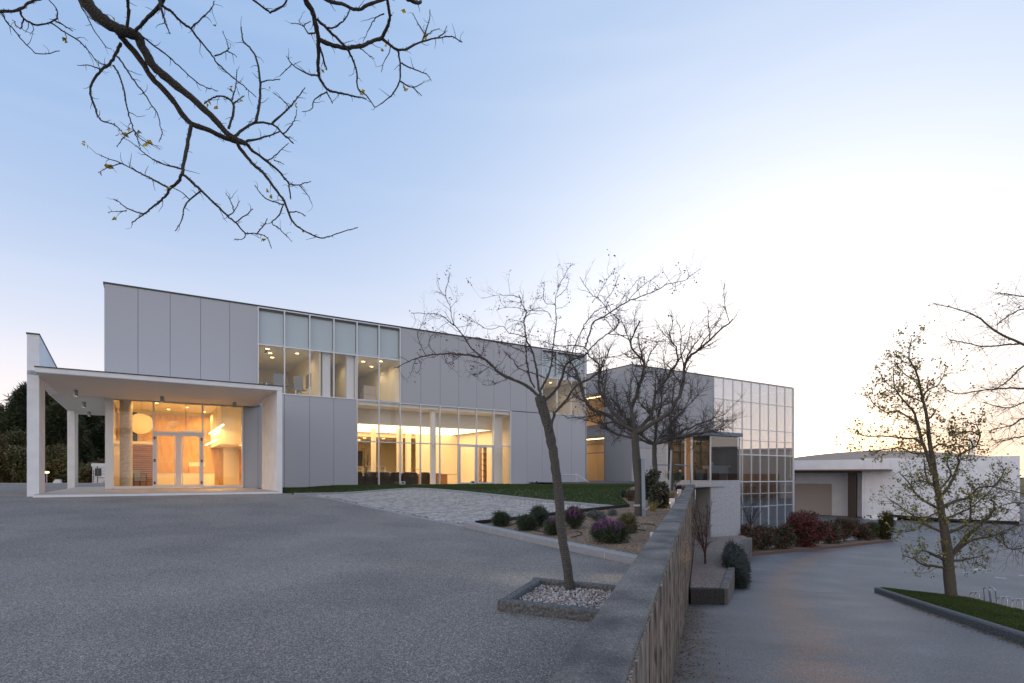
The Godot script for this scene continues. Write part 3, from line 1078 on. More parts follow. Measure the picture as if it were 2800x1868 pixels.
func bar_lamp(label: String, u: float, y: float, w0: float, w1: float, ceil: float, energy: float) -> void:
	var r := thing("linear_lamp", label, "pendant lamp", uw(u, y, (w0 + w1) / 2), TURN)
	var n := 3
	var l := (w1 - w0) / n
	for k in n:
		slab(r, "lamp_tube", Vector3(-.03, 0, -(w1 - w0) / 2 + k * l + .002), Vector3(.03, .05, -(w1 - w0) / 2 + (k + 1) * l - .002), M.lamp_hot)
		area_light(r, "lamp_light", Vector3(0, -.012, -(w1 - w0) / 2 + (k + .5) * l), Vector2(.06, l), energy, GOLD)
	for s in [-.45, .45]:
		slab(r, "wire", Vector3(-.003, .05, s * (w1 - w0) - .003), Vector3(.003, ceil - y, s * (w1 - w0) + .003), M.steel)

func library(o: Node3D) -> void:
	var a := tt(9) - .12
	var b := 19.4
	bx(o, "partition", a - .12, a, -.57, 3.74, 29.64, 43.9, M.cream_wall)
	bx(o, "partition", b, b + .12, -.57, 3.74, 29.64, 43.9, M.cream_wall)
	bx(o, "ceiling", a, b, 2.62, 2.70, 37.7, 43.9, M.cream_wall)
	bx(o, "bulkhead", a, b, 2.70, 3.74, 37.7, 37.8, M.cream_wall)
	bx(o, "bulkhead", a, b, 2.88, 3.74, 31.2, 31.3, M.white_room)
	# luminous ceiling of square panels in a dark grid
	bx(o, "ceiling", a, b, 2.98, 3.02, 31.3, 37.7, M.dark_room)
	for k in 8:
		for j in 5:
			bx(o, "lamp_panel", a + .1 + k * 1.2, a + .1 + k * 1.2 + 1.02, 2.90, 2.975, 31.42 + j * 1.25, 31.42 + j * 1.25 + 1.00, M.lamp_panel)
	area_light(o, "lamp_light", L((a + b) / 2, 2.88, 34.5), Vector2(b - a - .3, 6.2), 34.0, WARM)
	for p in [[10.2, 39.0], [11.6, 39.0], [13.0, 39.0], [14.4, 39.0], [11.0, 41.4], [13.4, 41.4], [16.0, 40.2]]:
		downlight(o, L(p[0], 2.615, p[1]), .10, 1.0, WARM)
	for p in [[10.55, 36.8, .32], [11.9, 34.2, .24], [13.2, 33.2, .30], [15.3, 36.9, .3]]:
		bx(o, "column", p[0], p[0] + p[2], -.57, 2.88, p[1], p[1] + p[2], M.cream_wall)
	var g := Geo.new()
	g.lathe(PackedVector2Array([Vector2(.17, -.57 - org.y), Vector2(.17, 3.74 - org.y)]), Transform3D(Basis(), L(14.05, org.y, 30.05)), 24)
	part(o, "column", g.mesh(), M.white_paint)
	bx(o, "partition", 16.1, 19.35, -.57, 2.88, 37.2, 37.3, M.cream_wall)
	bx(o, "column", 18.35, 18.95, -.57, 3.74, 30.3, 30.6, M.white_room)
	# dark openings in the rear wall
	for u in [10.3, 11.2, 12.9, 13.9]:
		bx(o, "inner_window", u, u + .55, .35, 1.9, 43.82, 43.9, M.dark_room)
	armchairs()
	bookcases()
	# wooden counter with raised lectern boards
	var c := thing("wooden_counter", "reddish wood counter with a raised end board near the glass doors", "counter", uw(15.9, -.57, 34.0), TURN)
	slab(c, "front_panel", Vector3(-1.25, 0, -.5), Vector3(1.05, .62, 0), M.slat_wood)
	slab(c, "counter_top", Vector3(-1.30, .62, -.55), Vector3(1.75, .655, .05), M.slat_wood)
	slab(c, "end_board", Vector3(-1.25, .655, -.45), Vector3(-1.15, .95, -.35), M.slat_wood)
	slab(c, "lectern_top", Vector3(-1.35, .95, -.6), Vector3(-.65, .98, -.2), M.slat_wood)
	for k in 2:
		var t := thing("desk_tray", ["dark flat tray on the left half of the wooden counter", "dark flat tray on the right half of the wooden counter"][k], "tray", uw(15.65 + k * .75, .085, 34.2), TURN)
		slab(t, "tray", Vector3(-.16, 0, -.1), Vector3(.16, .05, .1), M.black_plastic)
	var s := thing("ladder_shelf", "tall narrow wooden shelf behind the last ground floor pane", "shelf", uw(18.25, -.57, 31.6), TURN)
	for q in [-.18, .18]:
		slab(s, "post", Vector3(q - .015, 0, -.2), Vector3(q + .015, 2.45, .2), M.slat_wood)
	for k in 7:
		slab(s, "board", Vector3(-.165, .12 + k * .37, -.195), Vector3(.165, .145 + k * .37, .195), M.slat_wood)

func round_box(w: float, h: float, d: float, r: float) -> ArrayMesh:   # soft-edged block: outline rounded in x-y, swept in z
	var ol := PackedVector2Array()
	for q in 4:
		var cx: float = (w / 2 - r) * [1, -1, -1, 1][q]
		var cy: float = (h / 2 - r) * [1, 1, -1, -1][q]
		for s in 4:
			var an := q * PI / 2 + s * PI / 6
			ol.append(Vector2(cx + cos(an) * r, cy + sin(an) * r))
	var g := Geo.new()
	g.prism(ol, Transform3D(Basis(), Vector3(0, 0, -d / 2)), d)
	return g.mesh()

func armchairs() -> void:
	var first := thing("armchair", "black leather armchair at the left end of the row behind the glazing", "armchair", uw(9.85, -.57, 31.2), TURN + PI, "black armchairs lined up in the library")
	part(first, "seat", round_box(.50, .22, .56, .06), M.leather, Vector3(0, .33, .02))
	part(first, "base", round_box(.66, .20, .60, .03), M.leather, Vector3(0, .13, 0))
	var bk := part(first, "backrest", round_box(.66, .52, .15, .12), M.leather, Vector3(0, .50, -.28))
	bk.rotation.x = -.12
	for s in [-.33, .33]:
		part(first, "armrest", round_box(.15, .46, .58, .065), M.leather, Vector3(s, .30, 0))
	var where := [["second", 10.62, 31.25], ["third", 11.40, 31.2], ["fourth", 12.15, 31.3], ["fifth", 12.80, 31.2], ["sixth", 13.42, 31.9]]
	for q in where:
		copy_of(first, uw(q[1], -.57, q[2]), TURN + PI + rnd(-.15, .15), "black leather armchair, %s from the left in the row behind the glazing" % q[0])
	copy_of(first, uw(14.75, -.57, 32.2), TURN + PI * .62, "black leather armchair turned sideways right of the round white column")
	copy_of(first, uw(10.2, -.57, 33.0), TURN + .1, "black leather armchair in the second row behind the left bay of the glazing")
	copy_of(first, uw(11.7, -.57, 33.1), TURN - .1, "black leather armchair in the second row beside the slim cream column")

func bookcases() -> void:
	var b := thing("bookcase", "cream open bookcase at the left of the library's rear wall", "bookcase", uw(10.6, -.57, 41.5), TURN, "cream bookcases at the rear of the library")
	var n := 4
	for k in n + 1:
		slab(b, "upright", Vector3(-.8 + k * .4 - .012, 0, -.3), Vector3(-.8 + k * .4 + .012, 1.22, 0), M.white_paint)
	for k in 5:
		for j in n:
			slab(b, "shelf", Vector3(-.788 + j * .4, k * .30, -.298), Vector3(-.412 + j * .4, k * .30 + .022, -.002), M.white_paint)
	slab(b, "back", Vector3(-.8, 0, -.32), Vector3(.8, 1.22, -.301), M.shutter)
	copy_of(b, uw(12.9, -.57, 41.5), TURN, "cream open bookcase in the middle of the library's rear wall")
	copy_of(b, uw(14.6, -.57, 41.3), TURN, "cream open bookcase nearest the right in the library's rear wall")

func upper_rooms(o: Node3D) -> void:
	# three small rooms behind the clear band
	bx(o, "ceiling", 4.5, 12.0, 6.40, 6.48, 29.70, 37.0, M.white_room)
	bx(o, "wall", 4.4, 12.0, 3.99, 6.4, 37.0, 37.1, M.white_room)
	bx(o, "partition", 4.4, 4.5, 3.99, 6.4, 29.7, 37.0, M.white_room)
	bx(o, "partition", 7.55, 7.63, 3.99, 6.4, 29.72, 37.0, M.cream_wall)
	bx(o, "partition", 9.42, 9.5, 3.99, 6.4, 29.72, 37.0, M.white_room)
	bx(o, "partition", 11.9, 12.0, 3.99, 6.4, 29.7, 37.0, M.white_room)
	bx(o, "column", 7.75, 8.15, 3.99, 6.4, 29.85, 30.15, M.blind)
	bx(o, "column", 9.0, 9.38, 3.99, 6.4, 29.85, 30.15, M.blind)
	for p in [[5.3, 30.9], [5.6, 31.9], [5.9, 33.0], [6.8, 31.2], [8.6, 31.8], [10.4, 31.4], [11.3, 32.6], [11.2, 30.8]]:
		downlight(o, L(p[0], 6.395, p[1]), .09, 1.0, Color(1, .86, .64))
	for q in [[4.8, 31.0], [5.3, 31.0]]:
		bx(o, "vent_slot", q[0], q[0] + .09, 6.39, 6.398, q[1], q[1] + .9, M.dark_room)
	# right end rooms
	bx(o, "ceiling", 21.2, 24.9, 6.40, 6.48, 29.70, 35.0, M.white_room)
	bx(o, "wall", 21.2, 24.9, 3.99, 6.4, 35.0, 35.1, M.cream_wall)
	bx(o, "partition", 21.1, 21.2, 3.99, 6.4, 29.7, 35.0, M.white_room)
	for p in [[22.0, 31.5], [23.6, 31.5]]:
		downlight(o, L(p[0], 6.395, p[1]), .09, 1.6, Color(1, .86, .64))
	# furniture that shows above the sills
	var t := thing("meeting_table", "grey meeting table in the upper office above the portico", "table", uw(6.1, 3.99, 31.6), TURN)
	slab(t, "tabletop", Vector3(-.9, .71, -.5), Vector3(.9, .75, .5), M.chair_fabric)
	for s in [-.8, .8]:
		for q in [-.42, .42]:
			slab(t, "leg", Vector3(s - .03, 0, q - .03), Vector3(s + .03, .71, q + .03), M.steel)
	var c := thing("office_chair", "grey office chair at the left side of the upper meeting table", "chair", uw(4.85, 3.99, 31.2), TURN + 1.2, "grey chairs round the upper meeting table")
	var bk := part(c, "backrest", round_box(.46, .62, .06, .05), M.chair_fabric, Vector3(0, .82, -.22))
	bk.rotation.x = -.1
	part(c, "seat", round_box(.48, .08, .46, .03), M.chair_fabric, Vector3(0, .46, 0))
	slab(c, "pedestal", Vector3(-.03, .06, -.03), Vector3(.03, .42, .03), M.steel)
	for k in 3:
		var g := Geo.new()
		g.tube(PackedVector3Array([Vector3(0, .06, 0), Vector3(cos(k * TAU / 3) * .27, .03, sin(k * TAU / 3) * .27)]), PackedFloat32Array([.025, .015]), 6)
		part(c, "leg", g.mesh(), M.steel)
	copy_of(c, uw(5.75, 3.99, 30.65), TURN + PI - .1, "grey office chair with its back to the first clear upper pane")
	copy_of(c, uw(6.9, 3.99, 30.9), TURN + PI - .7, "grey office chair at the right corner of the upper meeting table")
	var p := thing("framed_picture", "dark wide framed picture on the partition of the upper office", "picture", uw(7.545, 4.75, 31.9), TURN - PI / 2)
	slab(p, "frame", Vector3(-.55, 0, 0), Vector3(.55, .72, .02), M.black_plastic)
	slab(p, "canvas", Vector3(-.53, .02, .021), Vector3(.53, .70, .026), plain("canvas_violet", lin(.17, .14, .17), .7))
	var p2 := thing("framed_picture", "small white mounted picture with a teal centre in the right upper office", "picture", uw(10.9, 4.8, 36.98), TURN)
	slab(p2, "frame", Vector3(-.35, 0, 0), Vector3(.35, .9, .02), M.white_paint)
	slab(p2, "canvas", Vector3(-.18, .2, .021), Vector3(.18, .72, .026), plain("canvas_teal", lin(.08, .28, .32), .7))
	var cb := thing("filing_cabinet", "grey filing cabinet standing in the right upper office", "cabinet", uw(10.7, 3.99, 31.2), TURN)
	slab(cb, "body", Vector3(-.35, 0, -.4), Vector3(.35, 1.05, 0), M.chair_fabric)
	slab(cb, "drawer_front", Vector3(-.33, .55, 0), Vector3(.33, 1.02, .02), M.shutter)
	slab(cb, "drawer_front", Vector3(-.33, .05, 0), Vector3(.33, .52, .02), M.shutter)

func make_portico() -> void:
	org = Vector3(-3.2, -0.7, 23.4)
	var o := thing("entrance_portico", "white rendered entrance portico with a deep flat canopy and blade piers", "portico", uw(org.x, org.y, org.z), TURN)
	# canopy: roof plate with a soffit of its own
	bx(o, "canopy", -2.87, 4.55, 3.29, 3.44, 23.4, 29.48, M.plaster)
	bx(o, "canopy", -3.20, -1.36, 3.285, 3.435, 29.485, 38.4, M.plaster)
	bx(o, "canopy", -3.17, -2.875, 3.288, 3.437, 24.2, 29.48, M.plaster)
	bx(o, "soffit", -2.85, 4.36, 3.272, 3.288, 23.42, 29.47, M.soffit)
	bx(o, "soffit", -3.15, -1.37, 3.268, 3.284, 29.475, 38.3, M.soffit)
	bx(o, "roof_trim", -2.89, 4.57, 3.445, 3.475, 23.37, 23.60, M.roof_trim)
	# right blade pier
	bx(o, "pier", 4.365, 4.55, -.90, 3.285, 23.403, 26.75, M.plaster)
	# left blade pier, rising above the canopy with a falling top edge
	var g := Geo.new()
	var ol := PackedVector2Array([Vector2(-24.2, -.9 - org.y), Vector2(-24.2, 4.62 - org.y), Vector2(-25.55, 4.52 - org.y), Vector2(-25.55, -.9 - org.y)])
	var x := Transform3D(Basis(Vector3(0, 0, 1), Vector3(0, 1, 0), Vector3(-1, 0, 0)), Vector3(-2.86 - org.x, 0, org.z))
	g.prism(ol, x, .31)
	part(o, "pier", g.mesh(), M.plaster)
	var g2 := Geo.new()
	g2.prism(PackedVector2Array([Vector2(-25.55, 3.44 - org.y), Vector2(-25.55, 4.52 - org.y), Vector2(-29.0, 4.22 - org.y), Vector2(-29.0, 3.44 - org.y)]), x, .31)
	part(o, "parapet", g2.mesh(), M.plaster)
	var g3 := Geo.new()
	var xc := Transform3D(x.basis, x.origin + Vector3(.02, 0, 0))
	g3.prism(PackedVector2Array([Vector2(-24.17, 4.625 - org.y), Vector2(-24.17, 4.665 - org.y), Vector2(-29.02, 4.268 - org.y), Vector2(-29.02, 4.228 - org.y)]), xc, .35)
	part(o, "coping", g3.mesh(), M.roof_trim)
	# rear left pier
	bx(o, "pier", -3.20, -2.90, -.90, 2.80, 36.4, 38.2, M.plaster)
	bx(o, "beam", -3.20, -2.90, 2.80, 3.267, 36.35, 38.25, M.plaster)
	# raised floor of pale tiles on a white edge
	bx(o, "platform", -2.92, 4.44, -.95, -.635, 23.36, 29.3, M.plaster)
	bx(o, "platform", -2.88, -1.34, -.95, -.637, 29.31, 38.2, M.plaster)
	for r in [[-2.90, 4.42, 23.38, 29.29, 9, 5], [-2.86, -1.36, 29.32, 38.1, 2, 8]]:
		for k in r[4]:
			for j in r[5]:
				var du: float = (r[1] - r[0]) / r[4]
				var dw: float = (r[3] - r[2]) / r[5]
				bx(o, "floor_tile", r[0] + k * du + .003, r[0] + (k + 1) * du - .003, -.633, -.603 + rnd(-.001, .001), r[2] + j * dw + .003, r[2] + (j + 1) * dw - .003, M.floor_tile)
	# cylindrical spotlights under the soffit
	var first: Node3D = null
	var words := ["front left of the canopy soffit beside the tall pier", "middle of the canopy soffit's left arm", "rear of the canopy soffit's left arm near the far pier", "centre of the canopy soffit above the entrance doors", "right of the canopy soffit above the fixed pane"]
	var spots := [[-2.15, 27.4], [-2.2, 31.7], [-2.3, 36.3], [.68, 27.7], [3.46, 28.2]]
	for k in 5:
		var lab: String = "grey cylinder spotlight at the " + words[k]
		var p := uw(spots[k][0], 3.27, spots[k][1])
		if first == null:
			first = thing("canopy_spotlight", lab, "spotlight", p, 0, "cylinder spotlights under the portico canopy")
			var c := Geo.new()
			c.lathe(PackedVector2Array([Vector2(.0, -.215), Vector2(.065, -.215), Vector2(.065, -.235), Vector2(.075, -.235), Vector2(.075, .0), Vector2(0, 0)]), Transform3D(), 18)
			part(first, "housing", c.mesh(), M.aluminium_dark)
			var d := Geo.new()
			d.lathe(PackedVector2Array([Vector2(0, -.223), Vector2(.063, -.223)]), Transform3D(), 16)
			part(first, "lamp", d.mesh(), M.lamp_spot)
			var l := SpotLight3D.new()
			l.name = "lamp_light"
			l.position = Vector3(0, -.245, 0)
			l.rotation.x = -PI / 2
			l.spot_angle = 40
			l.spot_range = 8
			l.light_color = Color(1, .82, .56)
			l.light_energy = 0.35
			l.light_size = 0.05
			l.shadow_enabled = true
			first.add_child(l)
		else:
			copy_of(first, p, 0, lab)
# ---------------------------------------------------------------- the second block, gatehouse, warehouse
func make_second_block() -> void:
	org = Vector3(29.95, -0.6, 30.1)
	var o := thing("glass_block", "grey panelled block ending in a tall mirrored glass curtain wall", "building", uw(org.x, org.y, org.z), TURN)
	var A := 29.95
	var G := 39.23
	var E := 50.59
	# front cladding
	bx(o, "backing", A + .05, G - .04, -5.0, 8.03, 30.15, 30.28, M.joint)
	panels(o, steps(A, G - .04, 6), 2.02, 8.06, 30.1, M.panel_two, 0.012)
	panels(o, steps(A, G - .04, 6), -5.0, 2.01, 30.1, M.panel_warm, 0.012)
	bx(o, "roof_trim", A - .03, E + .04, 8.07, 8.13, 30.06, 30.4, M.roof_trim)
	bx(o, "roof", A + .2, E - .1, 7.9, 8.05, 30.3, 44.0, M.joint)
	# left flank: cladding either side of a tall glazed strip
	var us := [[30.14, 33.0, -.9, 8.06], [35.45, 40.0, -.9, 8.06], [33.0, 35.45, 6.45, 8.06]]
	for q in us:
		var n := 3 if q[2] < 0 else 2
		for k in n:
			var a := lerpf(q[0], q[1], float(k) / n)
			var b := lerpf(q[0], q[1], float(k + 1) / n)
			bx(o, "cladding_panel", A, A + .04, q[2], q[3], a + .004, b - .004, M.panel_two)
		bx(o, "backing", A + .045, A + .12, q[2], q[3] - .03, q[0], q[1], M.joint)
	bx(o, "roof_trim", A - .03, A + .3, 8.07, 8.128, 30.41, 44.0, M.roof_trim)
	# glazed strip
	var g := Geo.new()
	for w in [33.03, 35.42]:
		g.box(L(A - .02, -.9, w + .03), L(A + .08, 6.44, w - .03))
	for y in [[1.72, 1.80], [-.62, -.55], [2.98, 3.06], [3.9, 3.96], [6.38, 6.44], [2.42, 2.48]]:
		g.box(L(A - .018, y[0], 35.39), L(A + .078, y[1], 33.06))
	var wn := part(o, "window", g.mesh(), M.aluminium_dark)
	for y in [[-.55, 1.72], [1.80, 2.42], [2.48, 2.98], [3.96, 6.38]]:
		var q := Geo.new()
		q.quad(L(A + .03, y[0], 33.06), L(A + .03, y[0], 35.39), L(A + .03, y[1], 35.39), L(A + .03, y[1], 33.06), Vector3(-1, 0, 0))
		part(wn, "pane", q.mesh(), M.pane)
	bx(o, "spandrel_panel", A + .02, A + .06, 3.06, 3.9, 33.06, 35.39, M.shutter)
	# lit stair hall behind the strip
	bx(o, "partition", A + 3.2, A + 3.3, -.6, 6.6, 32.2, 37.5, M.cream_wall)
	bx(o, "partition", A + .13, A + 3.2, -.6, 6.6, 32.1, 32.2, M.cream_wall)
	bx(o, "partition", A + .13, A + 3.2, -.6, 6.6, 37.5, 37.6, M.cream_wall)
	bx(o, "floor", A + .13, A + 3.2, -.75, -.6, 32.2, 37.5, M.floor_inside)
	bx(o, "floor", A + .13, A + 3.2, 3.05, 3.85, 32.2, 37.5, M.cream_wall)
	bx(o, "ceiling", A + .13, A + 3.2, 6.5, 6.6, 32.2, 37.5, M.cream_wall)
	bx(o, "door", A + 3.15, A + 3.19, -.6, 1.5, 34.4, 35.7, M.cream_wall)
	bx(o, "lamp_strip", A + 1.5, A + 1.6, 2.98, 3.04, 32.6, 37.0, M.lamp_hot)
	area_light(o, "lamp_light", L(A + 1.55, 2.96, 34.8), Vector2(.1, 4.4), 3.2, GOLD)
	bx(o, "lamp_strip", A + 1.5, A + 1.6, 6.44, 6.49, 32.6, 37.0, M.lamp_hot)
	area_light(o, "lamp_light", L(A + 1.55, 6.42, 34.8), Vector2(.1, 4.4), 2.6, GOLD)
	# curtain wall
	var gu := steps(G, E, 9)
	var gy := [-4.72, -2.70, -1.58, -.57, 1.80, 3.01, 3.97, 6.32, 8.05]
	var ups := []
	window(o, gu, gy.slice(4), 30.1, M.pane_mirror, M.aluminium, 0.05)
	window(o, gu, gy.slice(0, 4), 30.1, M.pane_half, M.aluminium, 0.05, [Vector2i(4, 0), Vector2i(5, 0)])
	window(o, gu, [-.52, 1.75], 30.1, M.pane_half, M.aluminium, 0.05)
	glazed_door(o, gu[4] + .03, gu[5] - .01, -4.70, -2.73, 30.1, .07, M.pane_half, gu[5] - .14, -999)
	glazed_door(o, gu[5] + .01, gu[6] - .03, -4.70, -2.73, 30.1, .07, M.pane_half, gu[5] + .14, -999)
	bx(o, "corner_post", E + .03, E + .15, -5, 8.05, 30.06, 30.4, M.aluminium)
	bx(o, "wall", E - .05, E + .02, -5, 7.9, 30.4, 44.0, M.panel_two)
	bx(o, "wall", A + .2, E, -5, 7.9, 43.0, 43.1, M.white_room)
	for y in [-5.1, -.95, 3.55]:
		bx(o, "floor", G - .3, E - .06, y, y + (.3 if y < -2 else .38), 30.25, 43.0, M.white_room)
	bx(o, "partition", G - .35, G - .3, -4.8, 7.9, 30.3, 43.0, M.white_room)
	for k in 9:   # pleated curtains hanging behind every bay
		for y in [[-2.66, -.98], [-.5, 1.4 if k < 1 else -.5], [4.1, 6.2]]:
			if y[1] - y[0] < .3:
				continue
			var cg := Geo.new()
			var a: float = gu[k] + .06
			var wd: float = (gu[k + 1] - gu[k]) * (.45 if k % 2 == 0 else .8)
			for s in 10:
				var p0 := L(a + wd * s / 10, y[0], 30.55 + .05 * (s % 2))
				var p1 := L(a + wd * (s + 1) / 10, y[0], 30.55 + .05 * ((s + 1) % 2))
				var hh := Vector3(0, y[1] - y[0], 0)
				cg.quad(p0, p1, p1 + hh, p0 + hh, Vector3(0, 0, 1))
			part(o, "curtain", cg.mesh(), M.blind)
	for k in [2, 3, 4]:
		bx(o, "notice_board", gu[k] + .1, gu[k] + .95, .15, 1.15, 33.9, 33.95, M.shutter)
	bx(o, "partition", G, E - .1, -.57, 3.55, 34.0, 34.1, M.cream_wall)
	bx(o, "partition", G, E - .1, -4.8, -.95, 36.0, 36.1, M.cream_wall)
	for p in [[41.0, 3.54, 32.0], [44.0, 3.54, 32.0], [47.0, 3.54, 32.0], [42.0, -.96, 33.0], [46.0, -.96, 33.0]]:
		downlight(o, L(p[0], p[1], p[2]), .09, 1.6, WARM)
	var t := thing("canteen_table", "small white table behind the lower panes of the glass block", "table", uw(43.4, -4.8, 31.3), TURN)
	slab(t, "tabletop", Vector3(-.75, .72, -.4), Vector3(.75, .76, .4), M.white_paint)
	for s in [-.65, .65]:
		for q in [-.33, .33]:
			slab(t, "leg", Vector3(s - .02, 0, q - .02), Vector3(s + .02, .72, q + .02), M.white_paint)
	var c := thing("canteen_chair", "white chair left of the small table in the glass block", "chair", uw(42.4, -4.8, 30.9), TURN + .6)
	slab(c, "seat", Vector3(-.2, .43, -.2), Vector3(.2, .46, .2), M.white_paint)
	slab(c, "backrest", Vector3(-.2, .5, -.2), Vector3(.2, .86, -.17), M.white_paint)
	for s in [-.17, .17]:
		for q in [-.17, .17]:
			slab(c, "leg", Vector3(s - .015, 0, q - .015), Vector3(s + .015, .43, q + .015), M.white_paint)
	copy_of(c, uw(44.6, -4.8, 31.0), TURN - .7, "white chair right of the small table in the glass block")

func make_gatehouse() -> void:
	org = Vector3(24.94, -3.35, 19.34)
	var o := thing("gatehouse", "small glazed gatehouse on a rendered concrete base at the wall's end", "kiosk", uw(org.x, org.y, org.z), TURN)
	var A := 24.94
	var E := 27.45
	bx(o, "base", A, E, -4.6, -.30, 19.34, 23.4, M.concrete_pale)
	bx(o, "ledge", A - .01, E + .01, -.296, -.27, 19.33, 23.41, M.aluminium)
	bx(o, "roof", A - .06, E + .08, 2.10, 2.30, 19.24, 23.6, M.steel_blue)
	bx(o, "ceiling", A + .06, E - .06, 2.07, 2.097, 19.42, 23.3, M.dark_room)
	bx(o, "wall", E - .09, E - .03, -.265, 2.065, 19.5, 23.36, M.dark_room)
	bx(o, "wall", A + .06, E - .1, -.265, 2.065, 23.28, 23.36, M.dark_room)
	var g := Geo.new()
	for q in [[A, A + .05, 19.34, 19.40], [E - .05, E, 19.34, 19.40], [A, A + .06, 20.50, 20.60], [A, A + .06, 20.95, 21.05], [A, A + .06, 22.25, 22.33], [A, A + .06, 20.60, 20.64]]:
		g.box(L(q[0], -.265, q[3]), L(q[1], 2.07, q[2]))
	var wn := part(o, "window", g.mesh(), M.aluminium)
	glaze(wn, L(A + .05, -.265, 19.37), L(E - .05, 2.07, 19.37), M.pane_booth)
	for q in [[19.40, 20.50], [21.05, 22.25]]:
		var r := Geo.new()
		r.quad(L(A + .03, -.265, q[0]), L(A + .03, -.265, q[1]), L(A + .03, 2.07, q[1]), L(A + .03, 2.07, q[0]), Vector3(-1, 0, 0))
		part(wn, "pane", r.mesh(), M.pane_dark)
	bx(o, "door", A + .01, A + .05, -.26, 2.06, 20.64, 20.95, M.door_wood)
	bx(o, "wall", A, A + .10, -.29, 2.07, 22.33, 23.4, M.concrete_pale)
	var d := thing("gatehouse_desk", "white desk behind the gatehouse's front pane", "desk", uw(26.1, -.265, 19.9), TURN)
	slab(d, "desk_top", Vector3(-.75, .74, -.35), Vector3(.85, .78, .3), M.white_paint)
	slab(d, "front_panel", Vector3(-.72, .40, .24), Vector3(.70, .74, .27), M.white_paint)
	for s in [-.70, .66]:
		slab(d, "side_panel", Vector3(s, 0, -.3), Vector3(s + .04, .74, .23), M.white_paint)
	var b := thing("desk_bell_lamp", "small white rounded lamp standing on the gatehouse desk", "desk lamp", uw(25.75, .515, 19.9), TURN)
	var lg := Geo.new()
	lg.lathe(PackedVector2Array([Vector2(0, .2), Vector2(.05, .19), Vector2(.07, .13), Vector2(.04, .10), Vector2(.1, .05), Vector2(.1, 0), Vector2(0, 0)]), Transform3D(), 14)
	part(b, "body", lg.mesh(), M.white_paint)
	var c := thing("gatehouse_cabinet", "dark cabinet beside the tinted left pane of the gatehouse", "cabinet", uw(25.35, -.265, 20.0), TURN)
	slab(c, "body", Vector3(-.2, 0, -.5), Vector3(.15, .62, .1), M.black_plastic)
	slab(c, "door", Vector3(-.215, .04, -.45), Vector3(-.2, .58, .05), M.steel_blue)
	gate_person()
	# white downpipe at the end of the wall
	var dp := thing("downpipe", "white square downpipe against the gatehouse base at the wall's end", "pipe", at(1896, 1395, 27.6), 0.32)
	slab(dp, "pipe", Vector3(-.03, -1.6, -.03), Vector3(.03, .5, .03), M.white_paint)
	slab(dp, "hopper", Vector3(-.02, .5, -.05), Vector3(.10, 1.0, .05), M.white_paint)

func gate_person() -> void:
	# one loft from seat to crown with both arms run on to the desk, in a single surface
	var o := thing("person", "person in dark clothes sitting at the desk inside the gatehouse", "person", uw(25.55, -.265, 20.9), TURN)
	var g := Geo.new()
	g.lathe(PackedVector2Array([Vector2(0, 1.28), Vector2(.055, 1.265), Vector2(.085, 1.20), Vector2(.09, 1.13), Vector2(.075, 1.06), Vector2(.055, 1.02), Vector2(.058, .98), Vector2(.13, .95), Vector2(.20, .90), Vector2(.205, .80), Vector2(.18, .65), Vector2(.17, .52), Vector2(.20, .43), Vector2(.0, .40)]), Transform3D(Basis.from_scale(Vector3(1, 1, .8)), Vector3.ZERO), 16)
	for s in [-1.0, 1.0]:
		g.tube(PackedVector3Array([Vector3(s * .19, .89, 0), Vector3(s * .24, .68, .08), Vector3(s * .16, .60, .34), Vector3(s * .12, .60, .44)]), PackedFloat32Array([.055, .05, .035, .03]), 8)
		g.tube(PackedVector3Array([Vector3(s * .10, .45, .02), Vector3(s * .11, .46, .42), Vector3(s * .11, .08, .44), Vector3(s * .11, .04, .56)]), PackedFloat32Array([.09, .07, .05, .035]), 8)
	for p in g.v:
		g.c.append(Color(.42, .25, .18) if p.y > 1.0 else Color(.02, .022, .03))
	part(o, "body", g.mesh(), M.stone)
	var h := Geo.new()
	h.lathe(PackedVector2Array([Vector2(0, 1.30), Vector2(.07, 1.28), Vector2(.097, 1.20), Vector2(.095, 1.14), Vector2(.08, 1.13)]), Transform3D(Basis.from_scale(Vector3(1, 1, .8)), Vector3(0, 0, -.015)), 14)
	part(o, "hair", h.mesh(), M.black_plastic)
	var st := thing("gatehouse_stool", "dark stool under the seated person in the gatehouse", "stool", uw(25.55, -.265, 20.9), TURN)
	slab(st, "seat", Vector3(-.2, .36, -.2), Vector3(.2, .41, .2), M.black_plastic)
	slab(st, "post", Vector3(-.03, .0, -.03), Vector3(.03, .36, .03), M.steel)

func rail(called: String, label: String, pts: Array, posts: Array, mid: bool, m: Material, r := .022) -> void:
	var o := thing(called, label, "handrail", pts[0] - Vector3(0, .9, 0))
	var g := Geo.new()
	var pv := PackedVector3Array()
	var rv := PackedFloat32Array()
	for p in pts:
		pv.append(p - o.position)
		rv.append(r)
	g.tube(pv, rv, 8)
	part(o, "top_rail", g.mesh(), m)
	for p in posts:
		var h := Geo.new()
		h.tube(PackedVector3Array([p[0] - o.position, p[0] - o.position - Vector3(0, p[1], 0)]), PackedFloat32Array([r, r]), 8)
		part(o, "post", h.mesh(), m)
	if mid:
		var h := Geo.new()
		h.tube(PackedVector3Array([pv[0] - Vector3(0, .42, 0), pv[1] - Vector3(0, .42, 0)]), PackedFloat32Array([r * .5, r * .5]), 6)
		part(o, "mid_rail", h.mesh(), m)

